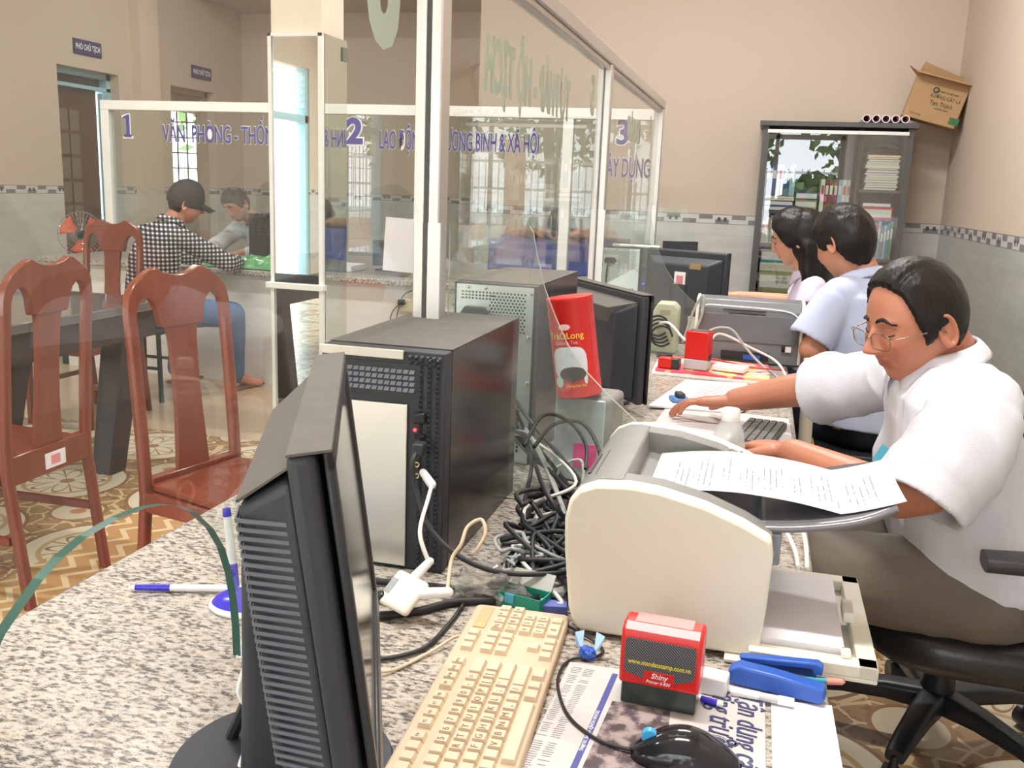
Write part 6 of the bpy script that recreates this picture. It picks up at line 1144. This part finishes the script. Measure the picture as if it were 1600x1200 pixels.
def clothes2(t):
    mb = MB(); mb.loft([((.45, 3.60, .52), V((.16, -.04, 0)), V((.07, .19, 0)), 2.5), ((.44, 3.60, .70), V((.145, -.05, 0)), V((.09, .185, 0)), 2.5), ((.42, 3.59, .86), V((.12, -.07, 0)), V((.12, .17, 0)), 2.4), ((.395, 3.585, .99), V((.085, -.07, 0)), V((.13, .155, 0)), 2.3), ((.375, 3.58, 1.055), V((.05, -.04, 0)), V((.07, .07, 0)), 2)])
    mb.rc((.39, 3.58, .99), (.285, 3.475, .985), .075, .072); mb.rc((.39, 3.58, .99), (.48, 3.71, .985), .075, .072); sleeve(mb, (.28, 3.475, .99), (.195, 3.43, .83), .075, .080); sleeve(mb, (.485, 3.71, .99), (.43, 3.86, .84), .075, .078)
    link(remesh(mb, .006, sm=5, fold=.010, seed=8), 'shirt', M_bshirt, t); collar(headT((.362, 3.590, 1.035), (-.70, .60, -.35), (-.28, .22, .93), 1.05), .068, .036, mat=M_bshirt, par=t, wing=.04)
    mb = MB(); [limb(mb, [((.42 + a * .3, 3.55 + a, .52), .10), ((.12 + a * .3, 3.80 + a * .5, .50), .08), ((.14, 3.82 + a * .5, .10), .06)]) for a in (0, .2)]; link(remesh(mb, .008, sm=3), 'trousers', M_navyt, t)
person('man in a light blue shirt seen from behind, seated beyond the far printer', (.42, 3.6, 0), H2, {'fat': .004}, 'warm', FULL, body2, .004, clothes2, hthick=.016, seed=9, brows=False)
# --- the woman in lavender
H3 = headT((.135, 4.20, 1.150), (-.93, .05, -.30), (-.30, 0, .95), 1.0)
def body3(mb):
    limb(mb, [((.205, 4.20, .99), .052), ((.175, 4.20, 1.06), .05), ((.15, 4.20, 1.10), .05)]); mb.loft([((.27, 4.22, .52), V((.12, 0, 0)), V((0, .15, 0)), 2.4), ((.25, 4.2, .75), V((.09, 0, 0)), V((0, .12, 0)), 2.4), ((.22, 4.2, .96), V((.07, 0, 0)), V((0, .13, 0)), 2.4)])
    limb(mb, [((.22, 4.08, .93), .034), ((.205, 4.02, .86), .036), ((.06, 4.10, .865), .030), ((-.06, 4.20, .865), .022)]); limb(mb, [((.22, 4.32, .93), .034), ((.16, 4.40, .86), .036), ((.0, 4.38, .87), .028), ((-.09, 4.36, .875), .022)])
    for y in (4.12, 4.30): limb(mb, [((.27, y, .53), .08), ((-.02, y, .50), .055), ((.0, y, .09), .035), ((-.08, y, .03), .026)])
    handmesh(mb, (-.065, 4.205, .868), (-.9, .45, -.1), (0, 0, 1), .88, side=-1); handmesh(mb, (-.095, 4.36, .878), (-1, .05, .05), (0, 0, 1), .88, (.3, .4, .3))
def clothes3(t):
    mb = MB(); mb.loft([((.28, 4.2, .52), V((.13, 0, 0)), V((0, .16, 0)), 2.5), ((.265, 4.2, .70), V((.115, 0, 0)), V((0, .145, 0)), 2.5), ((.235, 4.2, .86), V((.115, 0, 0)), V((0, .14, 0)), 2.3), ((.225, 4.2, .96), V((.075, 0, 0)), V((0, .14, 0)), 2.3), ((.205, 4.2, 1.02), V((.045, 0, 0)), V((0, .06, 0)), 2)])
    mb.rc((.22, 4.2, .955), (.225, 4.075, .95), .055, .055); mb.rc((.22, 4.2, .955), (.225, 4.325, .95), .055, .055); sleeve(mb, (.225, 4.08, .955), (.21, 4.03, .875), .058, .062); sleeve(mb, (.225, 4.32, .955), (.18, 4.38, .88), .058, .060)
    link(remesh(mb, .006, sm=5, fold=.006, seed=4), 'shirt', M_lshirt, t); collar(headT((.200, 4.20, 1.005), (-.95, 0, -.3), (-.3, 0, .95), 1), .054, .028, mat=M_lshirt, par=t, wing=.035)
    mb = MB(); [limb(mb, [((.27, y, .53), .10), ((-.02, y, .50), .075), ((.0, y, .10), .05)]) for y in (4.12, 4.30)]; link(remesh(mb, .01, sm=3), 'trousers', M_navyt, t)
    mb = MB(); mb.ell((.175, 4.20, 1.165), (.098, .100, .118)); mb.loft([((.20, 4.20, 1.14), V((.075, 0, 0)), V((0, .095, 0)), 2), ((.225, 4.19, 1.03), V((.070, 0, 0)), V((0, .098, 0)), 2), ((.225, 4.17, .955), V((.062, 0, 0)), V((0, .080, 0)), 2), ((.205, 4.15, .915), V((.032, 0, 0)), V((0, .045, 0)), 2)]); mb.rc((.185, 4.115, 1.13), (.200, 4.10, .96), .030, .026)
    link(remesh(mb, .006, sm=5, fold=.008, seed=1), 'long_hair', M_hair, t); spectacles(t, H3, {}, drop=.002, w_=.023, h_=.015)
person('woman with black shoulder length hair and glasses in a lavender shirt at the far desk', (.26, 4.2, 0), H3, {'nose': .8}, 'light', [(1, .58), (.8, .50), (.62, .30), (.48, .05), (.30, -.2), (.1, -.3), (-.2, -.5), (-1, -.8)], body3, .004, clothes3, hthick=.015, seed=6)
# --- customer with cap
H4 = headT((-3.335, 5.00, 1.150), (.74, .60, -.28), (.22, .10, .97), 1.0)
def body4(mb):
    limb(mb, [((-3.42, 4.93, 1.0), .058), ((-3.37, 4.97, 1.09), .055)]); mb.loft([((-3.50, 4.82, .48), V((.13, .05, 0)), V((-.06, .11, 0)), 2.4), ((-3.47, 4.85, .75), V((.12, -.06, 0)), V((.05, .10, 0)), 2.4), ((-3.44, 4.90, .98), V((.12, -.07, 0)), V((.05, .07, 0)), 2.4)])
    limb(mb, [((-3.28, 4.86, .96), .052), ((-3.14, 5.12, .80), .044), ((-3.24, 5.42, .785), .030)]); limb(mb, [((-3.60, 4.97, .96), .052), ((-3.60, 5.20, .82), .044), ((-3.50, 5.44, .785), .030)])
    limb(mb, [((-3.42, 4.80, .53), .085), ((-3.06, 5.02, .50), .06), ((-3.14, 5.17, .09), .042), ((-3.10, 5.25, .045), .034), ((-3.05, 5.30, .03), .028)]); limb(mb, [((-3.56, 4.92, .53), .085), ((-3.50, 5.20, .48), .06), ((-3.56, 5.18, .09), .042), ((-3.54, 5.27, .03), .03)])
    handmesh(mb, (-3.245, 5.43, .782), (-.4, 1, 0), (0, 0, 1), .95); handmesh(mb, (-3.495, 5.45, .782), (.3, 1, 0), (0, 0, 1), .95, side=-1)
def clothes4(t):
    mb = MB(); mb.loft([((-3.50, 4.83, .50), V((.155, -.08, 0)), V((.06, .12, 0)), 2.5), ((-3.48, 4.84, .66), V((.145, -.08, 0)), V((.06, .115, 0)), 2.5), ((-3.465, 4.86, .84), V((.165, -.09, 0)), V((.06, .11, 0)), 2.4), ((-3.445, 4.89, .97), V((.15, -.08, 0)), V((.05, .09, 0)), 2.3), ((-3.42, 4.92, 1.05), V((.06, -.03, 0)), V((.02, .05, 0)), 2)])
    mb.rc((-3.44, 4.90, .97), (-3.30, 4.86, .955), .075, .066); mb.rc((-3.44, 4.90, .97), (-3.59, 4.97, .955), .075, .066); limb(mb, [((-3.29, 4.86, .955), .066), ((-3.145, 5.115, .805), .056), ((-3.22, 5.36, .785), .044)]); limb(mb, [((-3.60, 4.97, .955), .066), ((-3.60, 5.19, .825), .055), ((-3.52, 5.38, .787), .043)])
    link(remesh(mb, .007, sm=4, fold=.008, seed=7), 'checked_shirt', M_check, t); collar(headT((-3.405, 4.935, 1.045), (.70, .60, -.2), (.15, .1, .97), 1), .06, .03, mat=M_check, par=t, wing=.03)
    mb = MB(); limb(mb, [((-3.42, 4.80, .53), .105), ((-3.06, 5.02, .50), .078), ((-3.14, 5.17, .10), .060)]); limb(mb, [((-3.56, 4.92, .53), .10), ((-3.50, 5.20, .48), .078), ((-3.56, 5.18, .10), .06)]); mb.ell((-3.50, 4.85, .52), (.16, .14, .09)); link(remesh(mb, .007, sm=4, fold=.008, seed=3), 'jeans', M_jean, t)
    M_cap = pm('black_cap_cloth', (.012, .012, .014), .7, var=.1, bump=.1, bs=300)
    q = MB().grid(lambda u, v: tuple((headpt(sin(pi * v * .56) * sin(2 * pi * u), sin(pi * v * .56) * cos(2 * pi * u), cos(pi * v * .56), {'nose': 0}) * 1.13 + V((0, -.004, .012)))), 40, 16, H4); cp = obj('cap', q, M_cap, t, world=True, smooth=180, solid=.003)
    obj('cap_brim', MB().grid(lambda u, v: ((u - .5) * .15 * (1 - .25 * v * v), .085 + .085 * v - .10 * (2 * u - 1) ** 2 * .5 * (1 - v * .3), .030 - .022 * v - .02 * (2 * u - 1) ** 2), 16, 8, H4), M_cap, cp, world=True, smooth=180, solid=.003); obj('cap_badge', MB().box((-.03, -.103, .035), (.030, .010, .012), H4), pm('pale_cap_badge', (.7, .68, .6), .4), cp, world=True)
    for c, d in (((-3.10, 5.24, .012), .8), ((-3.55, 5.24, .012), 1.2)): obj('sandal', MB().loft([((c[0] - .06 * d * .5, c[1] - .11, .012), V((.03, 0, 0)), V((0, 0, .010)), 3), ((c[0], c[1], .012), V((.045, 0, 0)), V((0, 0, .011)), 3), ((c[0] + .03, c[1] + .12, .012), V((.03, 0, 0)), V((0, 0, .009)), 3)]), pm('brown_sandal', (.14, .06, .04), .6), t, world=True)
person('seated man in black cap, black and white checked shirt and jeans at the far counter', (-3.48, 4.86, 0), H4, {}, 'tan', FULL, body4, .0045, clothes4, hthick=.010, seed=2, brows=False)
sl = thing('stool', 'black framed stool under the man in the black cap', 'stool', (-3.50, 4.84, 0)); obj('stool_seat', MB().bb((-.18, -.17, .40), (.18, .17, .43)), M_blk2, sl, bev=.008)
for a, c in ((-1, -1), (-1, 1), (1, -1), (1, 1)): obj('leg', MB().cyl((a * .17, c * .16, 0), (a * .15, c * .14, .40), .014), M_blk2, sl)
for a in (-1, 1): obj('rung', MB().cyl((-.165, a * .155, .2), (.165, a * .155, .2), .010), M_blk2, sl)
# --- staff man behind the far glass
H5 = headT((-3.72, 6.20, 1.115), (-.25, -.85, -.50), (-.22, -.30, .92), 1.0)
def body5(mb):
    limb(mb, [((-3.62, 6.33, .98), .058), ((-3.68, 6.26, 1.06), .055)]); mb.loft([((-3.52, 6.50, .5), V((.16, 0, 0)), V((0, .12, 0)), 2.4), ((-3.56, 6.42, .78), V((.14, 0, 0)), V((0, .10, 0)), 2.4), ((-3.60, 6.36, .96), V((.14, 0, 0)), V((0, .08, 0)), 2.4)])
    limb(mb, [((-3.79, 6.33, .94), .05), ((-3.84, 6.06, .80), .042), ((-3.68, 5.84, .785), .030)]); limb(mb, [((-3.42, 6.36, .94), .05), ((-3.33, 6.10, .81), .042), ((-3.52, 5.90, .79), .030)])
    for x in (-3.62, -3.42): limb(mb, [((x, 6.50, .53), .08), ((x, 6.14, .50), .058), ((x, 6.15, .09), .038), ((x, 6.08, .03), .028)])
    handmesh(mb, (-3.675, 5.835, .785), (.8, -.5, 0), (0, 0, 1), .95); handmesh(mb, (-3.525, 5.895, .79), (-1, -.3, 0), (0, 0, 1), .95, side=-1)
def clothes5(t):
    mb = MB(); mb.loft([((-3.51, 6.50, .5), V((.19, 0, 0)), V((0, .14, 0)), 2.5), ((-3.55, 6.43, .76), V((.175, 0, 0)), V((0, .13, 0)), 2.4), ((-3.59, 6.37, .93), V((.17, 0, 0)), V((0, .11, 0)), 2.3), ((-3.61, 6.34, 1.01), V((.07, 0, 0)), V((0, .06, 0)), 2)]); mb.rc((-3.6, 6.35, .94), (-3.77, 6.33, .935), .075, .066); mb.rc((-3.6, 6.35, .94), (-3.44, 6.36, .935), .075, .066)
    limb(mb, [((-3.78, 6.33, .94), .064), ((-3.83, 6.07, .805), .056), ((-3.72, 5.90, .79), .042)]); limb(mb, [((-3.43, 6.36, .94), .064), ((-3.34, 6.11, .815), .056), ((-3.48, 5.94, .795), .042)]); link(remesh(mb, .008, sm=4, fold=.008, seed=12), 'shirt', M_wshirt, t); collar(headT((-3.635, 6.315, 1.005), (-.25, -.9, -.4), (-.15, -.25, .95), 1), .06, .03, mat=M_wshirt, par=t, wing=.035)
    mb = MB(); [limb(mb, [((x, 6.50, .53), .10), ((x, 6.14, .50), .075), ((x, 6.15, .10), .055)]) for x in (-3.62, -3.42)]; link(remesh(mb, .012, sm=3), 'trousers', M_navyt, t)
person('clerk in a white long sleeved shirt leaning on the far counter behind the glass', (-3.52, 6.45, 0), H5, {}, 'warm', FULL, body5, .005, clothes5, hthick=.013, seed=14)
# --- person with the head bowed behind the blue cloth
H6 = headT((-1.25, 5.98, 1.085), (-.1, -.60, -.80), (0, -.75, .62), 1.0)
def body6(mb):
    limb(mb, [((-1.25, 6.16, .98), .055), ((-1.25, 6.05, 1.04), .055)]); mb.loft([((-1.25, 6.34, .5), V((.15, 0, 0)), V((0, .12, 0)), 2.4), ((-1.25, 6.28, .78), V((.13, 0, 0)), V((0, .10, 0)), 2.4), ((-1.25, 6.20, .95), V((.13, 0, 0)), V((0, .08, 0)), 2.4)])
    limb(mb, [((-1.42, 6.18, .96), .048), ((-1.60, 6.02, 1.03), .042), ((-1.40, 5.84, 1.045), .030)]); limb(mb, [((-1.08, 6.18, .96), .048), ((-.93, 6.02, 1.03), .042), ((-1.12, 5.84, 1.045), .030)]); handmesh(mb, (-1.40, 5.84, 1.045), (1, -.2, 0), (0, 0, 1), .9); handmesh(mb, (-1.12, 5.84, 1.045), (-1, -.2, 0), (0, 0, 1), .9, side=-1)
    for x in (-1.33, -1.17): limb(mb, [((x, 6.34, .52), .08), ((x, 6.12, .50), .058), ((x, 6.13, .09), .038), ((x, 6.10, .03), .028)])
def clothes6(t):
    mb = MB(); mb.loft([((-1.25, 6.34, .5), V((.18, 0, 0)), V((0, .14, 0)), 2.5), ((-1.25, 6.28, .76), V((.16, 0, 0)), V((0, .12, 0)), 2.4), ((-1.25, 6.21, .94), V((.16, 0, 0)), V((0, .10, 0)), 2.3), ((-1.25, 6.16, 1.01), V((.06, 0, 0)), V((0, .055, 0)), 2)]); mb.rc((-1.25, 6.2, .95), (-1.41, 6.18, .955), .07, .062); mb.rc((-1.25, 6.2, .95), (-1.09, 6.18, .955), .07, .062); sleeve(mb, (-1.40, 6.18, .96), (-1.53, 6.07, 1.01), .06, .064); sleeve(mb, (-1.10, 6.18, .96), (-.98, 6.07, 1.01), .06, .064); link(remesh(mb, .008, sm=4, fold=.006, seed=15), 'shirt', cloth('deep_blue_shirt', (.03, .06, .30)), t)
    mb = MB(); [limb(mb, [((x, 6.34, .52), .10), ((x, 6.12, .50), .075), ((x, 6.13, .10), .055)]) for x in (-1.33, -1.17)]; link(remesh(mb, .012, sm=3), 'trousers', M_navyt, t)
person('clerk with bowed dark haired head and folded arms behind the blue cloth', (-1.25, 6.3, 0), H6, {}, 'warm', FULL, body6, .005, clothes6, hthick=.014, seed=16)
# stools for those seated staff
for (x, y), lab in (((.44, 3.60), 'plain black stool under the man in the light blue shirt'), ((.28, 4.2), 'plain black stool under the woman in lavender'), ((-3.52, 6.48), 'plain black stool under the clerk in white behind the far glass'), ((-1.25, 6.32), 'plain black stool under the clerk with the bowed head')):
    s = copytree(sl); s.location = (x, y, 0); s['label'] = lab
# ---------------------------------------------------------------- outdoors, behind the camera and behind the back windows
struct('ground', MB().bb((-40, -40, -.25), (40, 30, -.12)), pm('pale_concrete_paving', (.60, .58, .54), .9, var=.08, scale=1))
yw = thing('boundary_fence', 'white metal boundary fence on a low salmon wall outside the entrance', 'fence', (-2, -8.0, -.12)); q = MB()
for i in range(110): q.bb((-9.0 + i * .14, -8.02, .55), (-8.98 + i * .14, -8.0, 1.9))
for z in (.7, 1.25, 1.8): q.bb((-9, -8.03, z), (6.5, -7.99, z + .05))
obj('fence_bars', q, M_whitep, yw, world=True); M_sal = pm('salmon_wall_paint', (.72, .42, .30), .8, var=.05); obj('low_wall', MB().bb((-9, -8.1, -.12), (6.5, -7.95, .55)), M_sal, yw, world=True)
for x in (-7.2, -5.0, -2.9, -.7, 1.6, 4): obj('gate_pillar', MB().bb((x - .17, -8.15, -.12), (x + .17, -7.8, 2.15)).bb((x - .22, -8.2, 2.15), (x + .22, -7.75, 2.25)), M_sal, yw, world=True)
def tree(x, y, h, r, seed, lab, flo=None):
    random.seed(seed); t = thing('tree', lab, 'tree', (x, y, -.12)); obj('trunk', MB().tube(spline([(0, 0, 0), (.1, 0, h * .3), (0, .1, h * .6), (.1, 0, h * .8)]), [.13] * 24 + [.06], 8), pm('bark', (.16, .11, .08), .9), t); q = MB()
    for i in range(700):
        d = V((random.gauss(0, 1), random.gauss(0, 1), random.gauss(0, .8))).normalized() * r * random.uniform(.45, 1); c = V((0, 0, h * .72)) + d; s = random.uniform(.10, .2); a = V((random.gauss(0, 1), random.gauss(0, 1), random.gauss(0, 1))).normalized() * s; e = a.orthogonal().normalized() * s * .6
        q.add([c - a, c - e, c + a, c + e], [(0, 1, 2, 3)])
    obj('foliage', q, pm('foliage_green', (.13, .22, .06), .7, var=.35, scale=2), t)
    if flo:
        q = MB()
        for i in range(160):
            c = V((0, 0, h * .6)) + V((random.gauss(0, 1), random.gauss(0, 1), random.gauss(0, .8))).normalized() * r * random.uniform(.8, 1.05); q.add([c + V((-.05, 0, -.05)), c + V((.05, 0, -.05)), c + V((.05, 0, .05)), c + V((-.05, 0, .05))], [(0, 1, 2, 3)])
        obj('blossom', q, pm('pink_blossom', (.75, .15, .38), .6), t)
for a in ((-8.6, -11.5, 4.2, 1.7, 1, 'leafy tree beyond the fence outside, farthest left'), (-5.0, -11.0, 4.6, 1.8, 2, 'leafy tree beyond the fence outside the entrance'), (-1.4, -11.8, 4.0, 1.7, 3, 'leafy tree beyond the fence near the gate'), (2.2, -11.0, 4.8, 1.8, 4, 'leafy tree beyond the fence outside on the right'), (5.9, -12, 4.5, 1.8, 5, 'leafy tree beyond the fence farthest right'), (-1.0, -7.0, 1.8, .75, 6, 'bushy pink flowering shrub inside the fence', 1), (.9, -6.6, 1.7, .7, 7, 'pink flowering shrub near the entrance', 1), (-8.2, 15.5, 4.2, 2.2, 8, 'leafy tree outside the barred office window'), (-9.8, -1.5, 3.4, 1.7, 9, 'leafy tree outside the blue framed side window')): tree(*a)
mb_ = thing('motorbike', 'parked motorbike with a helmet outside the entrance', 'motorbike', (-3.75, -6.0, -.12), RD(80))
for x in (-.6, .6): obj('wheel', MB().tube([(x + .27 * cos(a * pi / 14), 0, .30 + .27 * sin(a * pi / 14)) for a in range(28)], .04, 8, closed=True).cyl((x, -.03, .3), (x, .03, .3), .05), M_blk, mb_, smooth=60)
obj('body', MB().loft([((-.65, 0, .62), V((0, .07, 0)), V((0, 0, .05)), 2.5), ((-.3, 0, .66), V((0, .13, 0)), V((0, 0, .12)), 2.5), ((.1, 0, .5), V((0, .10, 0)), V((0, 0, .10)), 2.5), ((.42, 0, .75), V((0, .12, 0)), V((0, 0, .18)), 2.5), ((.5, 0, .95), V((0, .08, 0)), V((0, 0, .05)), 2.5)]), pm('dark_blue_bodywork', (.05, .08, .16), .2), mb_, smooth=60); obj('seat', MB().rc((-.55, 0, .74), (-.05, 0, .74), .08, .09), M_leather, mb_, smooth=180); obj('handlebar', MB().tube(spline([(.4, -.32, 1.02), (.5, -.15, 1.0), (.5, .15, 1.0), (.4, .32, 1.02)]), .014), M_chrome, mb_); obj('fork', MB().cyl((.6, 0, .3), (.48, 0, .98), .03), M_chrome, mb_)
hm = solo('helmet', MB().ell((-3.70, -5.65, 1.05), (.13, .15, .12)), pm('white_helmet', (.8, .8, .8), .2), 'white helmet resting on the parked motorbike outside', 'helmet', smooth=180)
